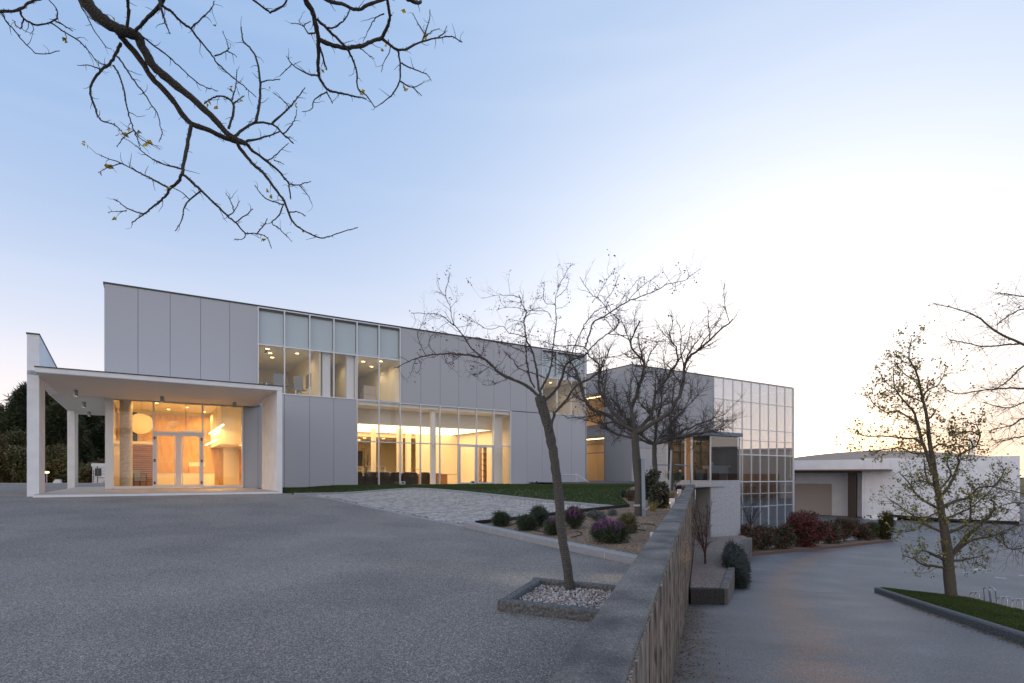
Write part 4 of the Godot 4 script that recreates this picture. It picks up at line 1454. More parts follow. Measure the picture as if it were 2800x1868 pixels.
func make_warehouse() -> void:
	# its long front runs from behind the glass block towards the right edge of the view
	var P := Vector3(33.1, -4.7, -67.0)
	var Q := Vector3(48.0, -4.7, -53.8)
	var d := (Q - P).normalized()
	var turn := -atan2(d.z, d.x)
	var o := thing("warehouse", "long white sheet metal warehouse with a low arched roof at sunset", "warehouse", P, turn)
	var l := P.distance_to(Q)
	# local: x along the front, z towards the viewer
	var n := 16
	var x0 := -30.0
	for k in n:
		var a := lerpf(7.2, l, float(k) / n)
		var b := lerpf(7.2, l, float(k + 1) / n)
		slab(o, "wall_sheet", Vector3(a + .006, .35, -.12), Vector3(b - .006, 6.55, 0), M.sheet_white)
	slab(o, "plinth", Vector3(7.2, -.5, -.14), Vector3(l - .02, .35, .03), M.black_plinth)
	slab(o, "end_wall", Vector3(l - .12, -.5, -30), Vector3(l, 6.54, -.13), M.sheet_white)
	slab(o, "parapet", Vector3(x0, 5.35, -.12), Vector3(7.19, 6.45, 0), M.sheet_white)
	slab(o, "wall", Vector3(7.0, -.5, -3.0), Vector3(7.18, 5.3, -.01), M.sheet_white)
	slab(o, "wall", Vector3(x0, -.5, -3.2), Vector3(7.18, 5.3, -3.0), M.sheet_white)
	slab(o, "shutter_door", Vector3(-2.5, -.3, -2.99), Vector3(3.4, 3.7, -2.93), M.shutter)
	for k in 13:
		slab(o, "shutter_slat", Vector3(-2.5, -.28 + k * .305, -2.925), Vector3(3.4, -.03 + k * .305, -2.90), M.shutter)
	slab(o, "column", Vector3(5.6, -.5, -.9), Vector3(6.4, 5.0, -.2), M.brown_metal)
	slab(o, "canopy", Vector3(x0, 5.22, -.1), Vector3(9.8, 5.34, 2.2), M.fascia_brown)
	slab(o, "canopy", Vector3(x0, 5.0, -3.0), Vector3(6.95, 5.2, -.125), M.fascia_brown)
	slab(o, "vent_box", Vector3(l - 1.6, 5.15, 0.01), Vector3(l - 1.0, 5.35, .08), M.aluminium_dark)
	# shallow arched roof set back behind the parapet
	var g := Geo.new()
	var m := 28
	for k in m:
		var a := float(k) / m
		var b := float(k + 1) / m
		var xa := lerpf(-8.0, l - .2, a)
		var xb := lerpf(-8.0, l - .2, b)
		var ya := 6.3 + 1.15 * sin(PI * clampf((a - .12) / .88, 0, 1))
		var yb := 6.3 + 1.15 * sin(PI * clampf((b - .12) / .88, 0, 1))
		g.quad(Vector3(xa, ya, -2.5), Vector3(xb, yb, -2.5), Vector3(xb, yb, -28), Vector3(xa, ya, -28), Vector3.UP)
		g.quad(Vector3(xa, 5.4, -2.5), Vector3(xb, 5.4, -2.5), Vector3(xb, yb, -2.5), Vector3(xa, ya, -2.5), Vector3(0, 0, 1))
	part(o, "roof", g.mesh(), M.roof_sheet)
	slab(o, "flue", Vector3(l - 3.9, 6.2, -3.4), Vector3(l - 3.4, 8.6, -2.9), M.steel)
	var s := thing("sheet_bundle", "crumpled white plastic sheeting on the ground by the warehouse", "sheeting", P + d * 7.9 + Vector3(0, .0, 1.6), turn)
	var sg := Geo.new()
	for k in 14:
		sg.obox(Transform3D(Basis(Vector3(rnd(-1, 1), rnd(-1, 1), rnd(-1, 1)).normalized(), rnd(0, 3)), Vector3(rnd(-1.3, 1.3), rnd(.0, .18), rnd(-.3, .3))), Vector3(rnd(.4, .9), rnd(.05, .15), rnd(.3, .6)))
	part(s, "sheeting", sg.mesh(), M.white_paint)
	var pr := thing("pipe_stack", "black pipes lying on the ground along the warehouse wall", "pipes", P + d * 9.2 + Vector3(0, .2, .9), turn)
	for k in 3:
		var tg := Geo.new()
		tg.tube(PackedVector3Array([Vector3(0, .0 + k * .12, k * .13), Vector3(4.5 + k, .0, .3 + k * .2)]), PackedFloat32Array([.16, .16]), 8)
		part(pr, "pipe", tg.mesh(), M.black_plinth)

func make_wall() -> void:
	# board-marked retaining wall: a body, a rough cap and a face of vertical boards of uneven depth
	var o := thing("retaining_wall", "long board marked concrete retaining wall between car park and ramp", "wall", Vector3(wall_x(8) + .17, low(wall_x(8) + .4, 8), -8))
	var z0 := -6.0
	var z1 := 27.25
	var g := Geo.new()
	var cuts := 60
	for k in cuts:
		var a := lerpf(z0, z1, float(k) / cuts)
		var b := lerpf(z0, z1, float(k + 1) / cuts)
		var qa := [Vector3(wall_x(a), wall_top(a), -a), Vector3(wall_x(a) + .35, wall_top(a), -a)]
		var qb := [Vector3(wall_x(b), wall_top(b), -b), Vector3(wall_x(b) + .35, wall_top(b), -b)]
		var dn := Vector3(0, -4.5, 0)
		var ch := .012
		var lo := Vector3(0, -ch, 0)
		var inx := Vector3(ch, 0, 0)
		g.quad(qa[0] + inx, qb[0] + inx, qb[1] - inx, qa[1] - inx, Vector3.UP)
		g.quad(qa[0] + inx, qb[0] + inx, qb[0] + lo, qa[0] + lo, Vector3(-1, 1, 0))
		g.quad(qa[1] - inx, qb[1] - inx, qb[1] + lo, qa[1] + lo, Vector3(1, 1, 0))
		g.quad(qa[0] + lo, qb[0] + lo, qb[0] + dn, qa[0] + dn, Vector3(-1, 0, 0))
		g.quad(qa[1] + lo, qb[1] + lo, qb[1] + dn - Vector3(.02, 0, 0), qa[1] + dn - Vector3(.02, 0, 0), Vector3(1, 0, 0))
	for z in [z0, z1]:
		var p := Vector3(wall_x(z), wall_top(z) - .012, -z)
		g.quad(p, p + Vector3(.35, 0, 0), p + Vector3(.35, -4.5, 0), p + Vector3(0, -4.5, 0), Vector3(0, 0, 1 if z < 0 else -1))
	for k in g.v.size():
		g.v[k] -= o.position
	part(o, "body", g.mesh(), M.wall_top)
	var f := Geo.new()
	var z := 1.2
	while z < z1:
		var bw := rnd(.07, .115)
		var dep := rnd(.004, .022)
		var tint := rnd(.50, 1.0)
		var warm := rnd(.94, 1.03)
		var zb := minf(z + bw - rnd(.002, .006), z1)
		var top := -.03
		var k0 := f.v.size()
		var p0 := Vector3(wall_x(z) + .35, wall_top(z) + top, -z)
		var p1 := Vector3(wall_x(zb) + .35, wall_top(zb) + top, -zb)
		var ox := Vector3(dep, 0, dep * .3)
		var bt := Vector3(0, -4.2, 0)
		f.quad(p0 + ox, p1 + ox, p1 + ox + bt, p0 + ox + bt, Vector3(1, 0, 0))
		f.quad(p0 + ox, p1 + ox, p1, p0, Vector3.UP)
		f.quad(p0, p0 + ox, p0 + ox + bt, p0 + bt, Vector3(0, 0, 1))
		f.quad(p1, p1 + ox, p1 + ox + bt, p1 + bt, Vector3(0, 0, -1))
		for k in f.v.size() - k0:
			f.c.append(Color(tint * warm, tint, tint * (2.0 - warm)))
		z += bw
	for k in f.v.size():
		f.v[k] -= o.position
	stuff(part(o, "board_face", f.mesh(), M.board_concrete))

func step_lights() -> void:
	var words := ["nearest aluminium light box standing in the bed against the wall", "second aluminium light box along the wall, beside the tied tree", "farthest aluminium light box along the wall near its end"]
	var zs := [9.75, 15.5, 20.3]
	var first: Node3D = null
	for k in 3:
		var z: float = zs[k]
		var p := Vector3(wall_x(z) - .10, up(wall_x(z) - .1, z) + .07, -z)
		if first == null:
			first = thing("garden_light", words[k], "garden light", p, -.32, "aluminium light boxes along the retaining wall")
			slab(first, "post", Vector3(-.05, -.2, -.06), Vector3(.05, .20, .06), M.aluminium)
			slab(first, "hood", Vector3(-.075, .20, -.08), Vector3(.065, .32, .08), M.aluminium)
			slab(first, "lamp", Vector3(-.074, .19, -.05), Vector3(-.051, .199, .05), M.lamp_spot)
			var l := SpotLight3D.new()
			l.name = "lamp_light"
			l.position = Vector3(-.085, .185, 0)
			l.rotation = Vector3(-PI / 2, 0, -.45)
			l.spot_angle = 62
			l.light_color = Color(1, .74, .36)
			l.light_energy = .028
			l.light_size = .02
			l.spot_range = 4
			l.shadow_enabled = true
			first.add_child(l)
		else:
			copy_of(first, p, -.32, words[k])

func facade_lights() -> void:
	var first: Node3D = null
	var q := [[3.9 + .95, "left, at the foot of the plain panels"], [tt(11.0), "second from the left, below the library glazing"], [tt(14.6), "third from the left, beside the glass doors"], [tt(18.4), "right, below the plain panels past the glazing"]]
	for k in 4:
		var p := uw(q[k][0], -.62, 29.15)
		p.y = up(p.x, -p.z) + .07
		var lab: String = "small square grey floodlight " + q[k][1]
		if first == null:
			first = thing("ground_floodlight", lab, "floodlight", p, TURN, "square floodlights on the lawn along the facade")
			slab(first, "base", Vector3(-.13, -.1, -.1), Vector3(.13, .03, .1), M.concrete_pale)
			part(first, "housing", round_box(.26, .17, .12, .03), M.aluminium, Vector3(0, .12, 0))
			slab(first, "glass", Vector3(-.08, .08, .061), Vector3(.08, .16, .066), M.black_plastic)
		else:
			copy_of(first, p, TURN, lab)

func make_planters() -> void:
	# tree pit in the car park: kerbs round a bed of pebbles
	var c := [Vector2(-.08, 6.15), Vector2(1.22, 5.66), Vector2(1.60, 6.80), Vector2(.34, 7.28)]
	var o := thing("tree_pit", "kerbed tree pit of pebbles in the asphalt beside the retaining wall", "planter", Vector3(.75, up(.75, 6.5), -6.5))
	var ol := PackedVector2Array([Vector2(-.06, -.3), Vector2(.06, -.3), Vector2(.06, .10), Vector2(.045, .12), Vector2(-.045, .12), Vector2(-.06, .10)])
	for k in 4:
		var a: Vector2 = c[k]
		var b: Vector2 = c[(k + 1) % 4]
		if k == 1:
			continue
		var pa := Vector3(a.x, up(a.x, a.y), -a.y) - o.position
		var pb := Vector3(b.x, up(b.x, b.y), -b.y) - o.position
		var f := frame_between(pa, pb)
		f.origin = pa + (pb - pa).normalized() * (-.055 if k != 2 else .07)
		var g := Geo.new()
		g.prism(ol, f, pa.distance_to(pb) + (.11 if k == 3 else .0))
		part(o, "kerb_stone", g.mesh(), M.concrete_grey)
	var inner := PackedVector2Array()
	for p in c:
		inner.append(p)
	var bed := Geo.new()
	var cc := []
	for p in c:
		cc.append(Vector3(p.x, up(p.x, p.y) + .035, -p.y) - o.position)
	bed.quad(cc[0], cc[1], cc[2], cc[3], Vector3.UP)
	part(o, "soil", bed.mesh(), M.soil)
	var st := Geo.new()
	st.lathe(PackedVector2Array([Vector2(0, .5), Vector2(.32, .4), Vector2(.5, .05), Vector2(.36, -.35), Vector2(0, -.5)]), Transform3D(), 7)
	var places := []
	var tints := PackedColorArray()
	for k in 5200:
		var p := Vector2(rnd(-.2, 1.7), rnd(5.6, 7.4))
		if not Geometry2D.is_point_in_polygon(p, inner):
			continue
		var s := rnd(.014, .034)
		places.append(Transform3D(Basis(Vector3(rnd(-1, 1), rnd(-1, 1), rnd(-1, 1)).normalized(), rnd(0, 6)) * Basis.from_scale(Vector3(s * 1.25, s * .8, s)), Vector3(p.x, up(p.x, p.y) + rnd(.035, .066), -p.y) - o.position))
		var t := rnd(.22, .62)
		var h := rnd(0, 1)
		tints.append(Color(t, t * lerpf(.96, .80, h * h), t * lerpf(.97, .62, h * h)))
	scatter(o, "pebbles", st.mesh(), M.stone, places, tints)
	# gravel bed along the foot of the wall, held by a board marked planter wall
	var q := [Vector2(4.42, 14.15), Vector2(5.22, 14.05), Vector2(7.28, 18.8), Vector2(9.6, 24.6), Vector2(12.3, 29.4), Vector2(12.55, 31.0), Vector2(10.3, 29.6), Vector2(8.75, 27.2)]
	var pl := thing("gravel_planter", "low board marked concrete planter wall holding the gravel bed by the ramp", "planter", Vector3(5.2, low(5.2, 14.1), -14.1))
	var tops := [-2.80, -2.79, -2.93, -3.05, -3.2, -3.2, -3.2, -2.95]
	for k in 4:
		var a: Vector2 = q[k]
		var b: Vector2 = q[k + 1]
		var pa := Vector3(a.x, tops[k], -a.y) - pl.position
		var pb := Vector3(b.x, tops[k + 1], -b.y) - pl.position
		var f := frame_between(pa, pb)
		f.origin = pa + (pb - pa).normalized() * .002
		var g := Geo.new()
		g.prism(PackedVector2Array([Vector2(-.10, -1.6), Vector2(.10, -1.6), Vector2(.10, -.02), Vector2(.08, 0), Vector2(-.08, 0), Vector2(-.10, -.02)]), f, pa.distance_to(pb) - .004)
		part(pl, "planter_wall", g.mesh(), M.concrete_dark if k == 0 else M.wall_top)
	var gb := Geo.new()
	var poly := PackedVector2Array(q)
	var tri := Geometry2D.triangulate_polygon(poly)
	for k in range(0, tri.size(), 3):
		gb.flat(Vector3(q[tri[k]].x, tops[tri[k]] - .06, -q[tri[k]].y), Vector3(q[tri[k + 1]].x, tops[tri[k + 1]] - .06, -q[tri[k + 1]].y), Vector3(q[tri[k + 2]].x, tops[tri[k + 2]] - .06, -q[tri[k + 2]].y), Vector3.UP)
	struct("gravel_bed", gb.mesh(), M.gravel)
	# soil of the planting bed above the wall
	struct("planting_soil", area_mesh(uvpoly(BED), 0.45, 0.085, false, 0.2), M.soil)
	# back kerb wall of the lawn, in front of the raised walk
	var bw := thing("low_wall", "low dark concrete edging wall along the back of the lawn", "wall", Vector3(2.9, -.62, -32.2))
	for s in [[Vector2(19.85, 25.6), Vector2(21.6, 24.45)], [Vector2(21.6, 24.45), Vector2(23.45, 23.25)], [Vector2(23.45, 23.25), Vector2(24.85, 22.3)]]:
		var pa := uw(s[0].x, -.405, s[0].y) - bw.position
		var pb := uw(s[1].x, -.405, s[1].y) - bw.position
		var f := frame_between(pa, pb)
		f.origin = pa + (pb - pa).normalized() * .004
		var g := Geo.new()
		g.prism(PackedVector2Array([Vector2(-.09, -.5), Vector2(.09, -.5), Vector2(.09, 0), Vector2(-.09, 0)]), f, pa.distance_to(pb) - .008)
		part(bw, "segment", g.mesh(), M.concrete_grey)
	var wk := Geo.new()
	wk.quad(uw(19.9, -.43, 25.65), uw(24.85, -.43, 22.35), uw(29.9, -.43, 24.0), uw(29.9, -.43, 36.0), Vector3.UP)
	wk.quad(uw(19.9, -.43, 25.65), uw(29.9, -.43, 36.0), uw(25.1, -.43, 36.0), uw(20.3, -.43, 29.3), Vector3.UP)
	struct("raised_path", wk.mesh(), M.concrete_grey)
	rail("steel_handrail", "dull steel handrail dropping beside the low wall behind the lawn", [at(1522, 1299, 33.5), at(1578, 1298, 33.5), at(1611, 1320, 33.2)], [[at(1576, 1298.5, 33.5), .5]], true, M.steel, .025)
	rail("blue_grey_handrail", "blue grey tubular handrail left of the gatehouse door behind the trees", [at(1787, 1300, 29.0), at(1787, 1271, 29.0), at(1832, 1272, 29.6), at(1832, 1318, 29.6)], [], false, M.steel_blue, .03)
	rail("blue_grey_handrail", "blue grey tubular handrail directly in front of the gatehouse's wooden door", [at(1845, 1271, 29.0), at(1887, 1274, 28.6), at(1889, 1322, 28.6)], [], false, M.steel_blue, .035)

func make_island() -> void:
	# kerbed grass strip between ramp and lot
	var g := Geo.new()
	var pts := []
	var z := 17.15
	while z > 1.0:
		pts.append(z)
		z -= 0.35
	var rows := []
	for zz in pts:
		var a := kerb_x(zz) + .08
		var b := maxf(back_x(zz), a + .05)
		var ya := low(kerb_x(zz) - .3, zz) + .125
		var row := []
		for k in 7:
			var f := k / 6.0
			row.append(Vector3(lerpf(a, b, f), ya - .16 * f * f * minf(1.0, (b - a)), -zz))
		row.append(Vector3(b + .5, low(b + 1.5, zz) - .1, -zz))
		rows.append(row)
	for k in rows.size() - 1:
		for j in 7:
			g.quad(rows[k][j], rows[k][j + 1], rows[k + 1][j + 1], rows[k + 1][j], Vector3.UP)
	struct("grass_strip", g.mesh(), M.turf)
	var places := []
	var tints := PackedColorArray()
	for k in 15000:
		var i := rng.randi_range(0, rows.size() - 2)
		var j := rng.randi_range(0, 5)
		var fa := rng.randf()
		var fb := rng.randf()
		var p: Vector3 = rows[i][j].lerp(rows[i][j + 1], fa).lerp(rows[i + 1][j].lerp(rows[i + 1][j + 1], fa), fb)
		var s := rnd(.8, 1.3)
		places.append(Transform3D(Basis(Vector3.UP, rnd(0, TAU)).scaled(Vector3(s, s, s)), p))
		var t := rnd(.7, 1.25) * (1.0 + .35 * soft.get_noise_2d(p.x * 6, p.z * 6))
		tints.append(Color(.062 * t, .085 * t, .014 * t))
	scatter(self, "strip_grass", tuft_mesh(7, 0.05, 0.007, 0.5, 9), M.grass_blade, places, tints)
	var o := thing("strip_kerb", "dark concrete kerb along the ramp side of the grass strip", "kerb", Vector3(kerb_x(10), low(kerb_x(10), 10), -10))
	var zz := 17.2
	var ol := PackedVector2Array([Vector2(-.08, -.3), Vector2(.08, -.3), Vector2(.08, .15), Vector2(-.05, .15), Vector2(-.08, .12)])
	while zz > 1.5:
		var za := zz
		var zb := zz - 1.0
		var pa := Vector3(kerb_x(za), low(kerb_x(za) - .3, za), -za) - o.position
		var pb := Vector3(kerb_x(zb), low(kerb_x(zb) - .3, zb), -zb) - o.position
		var f := frame_between(pa, pb)
		f.origin = pa + (pb - pa).normalized() * .006
		f.basis = Basis(-f.basis.x, f.basis.y, f.basis.z) if f.basis.x.x > 0 and false else f.basis
		var h := Geo.new()
		h.prism(ol, f, pa.distance_to(pb) - .012)
		part(o, "kerb_stone", h.mesh(), M.concrete_grey)
		zz -= 1.0
	# bicycle stands on the lot behind it
	var first: Node3D = null
	var words := ["farthest left, nearest the plane tree", "tall one, second from the plane tree", "third from the plane tree", "nearest the right edge"]
	var xs := [[2662, 16.9, .42], [2704, 16.6, .62], [2738, 16.2, .42], [2778, 15.9, .42]]
	for k in 4:
		var zq: float = xs[k][1]
		var xq: float = (xs[k][0] - 1400.0) / F * zq
		var r := thing("bicycle_stand", "galvanised hooped bicycle stand, " + words[k], "bicycle stand", Vector3(xq, low(xq, zq), -zq), .25, "bicycle stands on the lower lot")
		for s in 2:
			var h := Geo.new()
			var hh: float = xs[k][2] + .12
			var lean := .28 * (-1.0 if k != 1 else 1.0)
			var p := PackedVector3Array()
			for t in 9:
				var an := PI * t / 8.0
				p.append(Vector3(s * .2 - lean * (hh - .1 + sin(an) * .1) * .6 + lean * (.2 if t > 4 else .0), hh - .1 + sin(an) * .1, cos(an) * .11))
			p.insert(0, Vector3(s * .2, 0, .11))
			p.append(Vector3(s * .2 + lean * .2, 0, -.11))
			var rr := PackedFloat32Array()
			for t in p.size():
				rr.append(.014)
			h.tube(p, rr, 6)
			part(r, "hoop", h.mesh(), M.steel)
		slab(r, "foot_bar", Vector3(-.1, .0, -.13), Vector3(.35, .02, -.09), M.steel)
	# painted bay lines on the lot
	var lines := [[2637, 1567, 2678, 1556], [2686, 1557, 2800, 1575], [2720, 1579, 2752, 1583]]
	for k in 3:
		var q: Array = lines[k]
		var a := meet_low(q[0], q[1])
		var b := meet_low(q[2], q[3])
		var side := (b - a).normalized().orthogonal() * .06
		var lg := Geo.new()
		var c := []
		for v in [a - side, a + side, b + side, b - side]:
			c.append(Vector3(v.x, low(v.x, v.y) + .006, -v.y))
		lg.quad(c[0], c[1], c[2], c[3], Vector3.UP)
		struct("bay_line", lg.mesh(), M.line_paint)

func make_left_background() -> void:
	# kerb of the far side of the car park
	var o := thing("far_kerb", "pale kerb along the far left edge of the car park", "kerb", Vector3(-30, -.7, -43))
	for k in 22:
		slab(o, "kerb_stone", Vector3(-24 + k * 2.0 + .01, -.2, -.08), Vector3(-22 + k * 2.0 - .01, .12, .08), M.granite)
	var g := Geo.new()
	g.quad(Vector3(-95, -.62, -43.1), Vector3(-5, -.62, -43.1), Vector3(-5, -.4, -95), Vector3(-95, -.4, -95), Vector3.UP)
	struct("bank", g.mesh(), M.turf)
	# wire fence
	var f := thing("wire_fence", "thin wire fence on posts in front of the dark trees", "fence", Vector3(-38, -.62, -44.5))
	for k in 18:
		slab(f, "post", Vector3(-12 + k * 2.2 - .02, 0, -.02), Vector3(-12 + k * 2.2 + .02, 1.35, .02), M.black_metal)
	for y in [.45, .9, 1.3]:
		slab(f, "wire", Vector3(-12, y - .004, .021), Vector3(25.4, y + .004, .029), M.black_metal)
	# house
	var h := thing("tiled_house", "small pale house with a red tiled roof among the trees", "house", Vector3(-41.5, -.6, -56.0), .35)
	slab(h, "wall", Vector3(-4.2, 0, -6), Vector3(2.0, 2.6, 0), M.house_wall)
	slab(h, "porch_wall", Vector3(2.01, 0, -4), Vector3(3.4, 2.3, -.4), M.plaster)
	for k in 2:
		slab(h, "window", Vector3(2.25 + k * .6, .75, -.39), Vector3(2.6 + k * .6, 1.95, -.36), M.door_wood)
	var rg := Geo.new()
	rg.prism(PackedVector2Array([Vector2(-4.6, 3.9), Vector2(4.0, 2.25), Vector2(4.0, 2.45), Vector2(-4.6, 4.12)]), Transform3D(Basis(), Vector3(0, 0, -6.2)), 6.6)
	part(h, "roof", rg.mesh(), M.roof_tile)
	var gg := Geo.new()
	gg.prism(PackedVector2Array([Vector2(-4.2, 2.6), Vector2(2.0, 2.6), Vector2(-4.2, 3.8)]), Transform3D(Basis(), Vector3(0, 0, -.2)), .19)
	part(h, "gable", gg.mesh(), M.house_wall)
	# service unit with pipework
	var u := thing("service_unit", "grey service unit with white pipes beside the corner post", "utility cabinet", at(275, 1324, 46.0) * Vector3(1, 0, 1) + Vector3(0, -.68, 0), .5)
	slab(u, "cabinet", Vector3(-.55, 0, -.5), Vector3(.5, 1.35, 0), M.aluminium)
	part(u, "hood", round_box(1.2, .3, .7, .1), M.sheet_white, Vector3(-.02, 1.5, -.25))
	slab(u, "door", Vector3(-.38, .62, .005), Vector3(.05, 1.25, .03), plain("navy_panel", lin(.015, .045, .075), .4))
	for k in 8:
		slab(u, "louvre", Vector3(-.52, .15 + k * .13, .005), Vector3(-.43, .22 + k * .13, .03), M.black_plastic)
	for q in [[Vector3(.1, .95, .06), Vector3(.34, .80, .10), Vector3(.42, .6, .12), Vector3(.42, .1, .12)], [Vector3(-.25, .3, .06), Vector3(-.25, .56, .1), Vector3(.3, .56, .1)], [Vector3(.1, .1, .06), Vector3(.3, .35, .1), Vector3(.46, 1.2, .1)]]:
		var t := Geo.new()
		var pr := PackedFloat32Array()
		for s in q.size():
			pr.append(.04)
		t.tube(PackedVector3Array(q), pr, 8)
		part(u, "pipe", t.mesh(), M.white_paint)
	# bollard lamp burning by the fence
	var b := thing("bollard_lamp", "small lit bollard lamp on the grass left of the rear pier", "lamp", at(128, 1318, 45.5) * Vector3(1, 0, 1) + Vector3(0, -.62, 0))
	slab(b, "post", Vector3(-.03, 0, -.03), Vector3(.03, .78, .03), M.aluminium_dark)
	part(b, "lamp_head", round_box(.24, .13, .16, .05), M.lamp_spot, Vector3(0, .86, 0))
	slab(b, "cap", Vector3(-.14, .93, -.1), Vector3(.14, .96, .1), M.aluminium_dark)
	var l := OmniLight3D.new()
	l.name = "lamp_light"
	l.position = Vector3(0, .86, 0)
	l.light_energy = .35
	l.light_color = Color(1, .84, .6)
	l.light_size = .05
	l.omni_range = 15
	l.shadow_enabled = true
	b.add_child(l)
	var s := thing("white_box", "small white ventilation box on the grass by the fence", "vent box", at(157, 1321, 45.0) * Vector3(1, 0, 1) + Vector3(0, -.62, 0), .4)
	var sg := Geo.new()
	sg.prism(PackedVector2Array([Vector2(-.28, 0), Vector2(.28, 0), Vector2(.2, .3), Vector2(-.12, .3)]), Transform3D(Basis(), Vector3(0, 0, -.2)), .4)
	part(s, "box", sg.mesh(), M.white_paint)
# ---------------------------------------------------------------- trees and plants
var seen_px: Array = []

func rv() -> Vector3:
	return Vector3(rnd(-1, 1), rnd(-1, 1), rnd(-1, 1))

func smooth_path(p: PackedVector3Array, sub: int, wob: float) -> PackedVector3Array:
	var r := PackedVector3Array()
	for k in p.size() - 1:
		var a := p[maxi(k - 1, 0)]
		var b := p[k]
		var c := p[k + 1]
		var d := p[mini(k + 2, p.size() - 1)]
		for s in sub:
			var q := b.cubic_interpolate(c, a, d, float(s) / sub)
			if s > 0:
				q += rv() * wob
			r.append(q)
	r.append(p[p.size() - 1])
	return r

func taper(n: int, a: float, b: float, knob := 0.0) -> PackedFloat32Array:
	var r := PackedFloat32Array()
	for k in n:
		r.append(lerpf(a, b, float(k) / (n - 1)) * (1.0 + rnd(-knob, knob)))
	return r

# a limb followed in the photograph: bearings px = [x, y, ...], drawn in depth from where it leaves an earlier limb
func follow(px: Array, z0: float, dz: float, w0: float, w1: float, sub := 4, wob := 0.004) -> Array:
	var z := z0
	var best := 20.0
	for q in seen_px:
		var d := Vector2(px[0], px[1]).distance_to(q[0])
		if d < best:
			best = d
			z = q[1]
	var p := PackedVector3Array()
	var n := px.size() / 2
	for k in n:
		var zz := z + dz * k / maxf(1.0, n - 1)
		p.append(at(px[k * 2], px[k * 2 + 1], zz))
	var s := smooth_path(p, sub, wob)
	for k in s.size():
		var q := s[k]
		seen_px.append([Vector2(1400 + q.x / -q.z * F, HZ - q.y / -q.z * F), -q.z])
	return [s, taper(s.size(), w0 * 0.5 / F * z, w1 * 0.5 / F * (z + dz), 0.10)]

func sprout(g: Geo, pts: PackedVector3Array, r: PackedFloat32Array, n: int, length: float, r0: float, lvl: int, lift: float, tips: Array, from := 0.12, kink := 0.38) -> void:
	for k in n:
		var f := lerpf(from, 1.0, (k + rng.randf()) / n) * (pts.size() - 1.001)
		var i := int(f)
		var p := pts[i].lerp(pts[i + 1], f - i)
		var t := (pts[i + 1] - pts[i]).normalized()
		var d := (t * rnd(.1, .9) + rv() * 0.9 + Vector3(0, lift, 0)).normalized()
		var l := length * rnd(.35, 1.0)
		var segs := 5 if lvl > 0 else 4
		var q := PackedVector3Array([p])
		for s in segs:
			d = (d + rv() * kink + Vector3(0, lift * .22, 0)).normalized()
			p += d * l / segs
			q.append(p)
		var ra := minf(r0, r[i] * 0.7)
		var rr := taper(q.size(), ra, ra * 0.35)
		g.tube(q, rr, 4 if ra > .006 else 3, false)
		tips.append([p, d])
		if lvl > 0:
			sprout(g, q, rr, 3 if lvl > 1 else 4, l * .55, ra * .7, lvl - 1, lift, tips, .25, kink)

func spurs(g: Geo, pts: PackedVector3Array, r: PackedFloat32Array, n: int, length: float) -> void:   # the short knobbly spurs of an old Judas tree
	for k in n:
		var f := rng.randf() * (pts.size() - 1.001)
		var i := int(f)
		var p := pts[i].lerp(pts[i + 1], f - i)
		var d := rv().normalized()
		var l := length * rnd(.5, 1.4)
		var ra := length * .22
		g.tube(PackedVector3Array([p, p + d * (r[i] + l * .5), p + (d + rv() * .3).normalized() * (r[i] + l)]), PackedFloat32Array([ra, ra * 1.1, ra * .5]), 4, false)

func leaf_mesh(long_: float, wide: float, fold := 0.25) -> ArrayMesh:
	var g := Geo.new()
	var a := Vector3.ZERO
	var b := Vector3(-wide / 2, long_ * .45, wide * fold)
	var c := Vector3(0, long_, 0)
	var d := Vector3(wide / 2, long_ * .45, wide * fold)
	var e := Vector3(0, long_ * .5, 0)
	g.flat(a, e, b, Vector3(0, 0, 1)); g.flat(e, c, b, Vector3(0, 0, 1))
	g.flat(a, d, e, Vector3(0, 0, 1)); g.flat(e, d, c, Vector3(0, 0, 1))
	return g.mesh()

func clump_mesh(n: int, long_: float, wide: float, seed_: int, narrow_up := 0.0) -> ArrayMesh:   # leaves of a unit-sized spray
	var r := RandomNumberGenerator.new()
	r.seed = seed_
	var g := Geo.new()
	for k in n:
		var o := Vector3(r.randf_range(-1, 1), r.randf_range(-1, 1), r.randf_range(-1, 1)) * .5
		var d := (o + Vector3(r.randf_range(-1, 1), r.randf_range(-.6, 1) + narrow_up, r.randf_range(-1, 1)) * .7).normalized()
		var s := d.cross(Vector3(r.randf_range(-1, 1), r.randf_range(-1, 1), r.randf_range(-1, 1))).normalized()
		var l := long_ * r.randf_range(.7, 1.2)
		var m := o + d * l * .5
		g.flat(o, m - s * wide * .5, m + s * wide * .5, d.cross(s))
		g.flat(m - s * wide * .5, o + d * l, m + s * wide * .5, d.cross(s))
	return g.mesh()

func shade(c: Color, v: float) -> Color:
	var t := rnd(1.0 - v, 1.0 + v)
	return Color(c.r * t * rnd(.92, 1.08), c.g * t, c.b * t * rnd(.9, 1.1))

var clumps := {}

func clump(kind: String) -> ArrayMesh:
	if not clumps.has(kind):
		match kind:
			"needle": clumps[kind] = clump_mesh(26, .55, .07, 3, .6)
			"small": clumps[kind] = clump_mesh(16, .42, .20, 5)
			"broad": clumps[kind] = clump_mesh(9, .62, .30, 7)
			"fern": clumps[kind] = clump_mesh(22, .60, .11, 9, -.2)
			_: clumps[kind] = clump_mesh(12, .5, .25, 11)
	return clumps[kind]

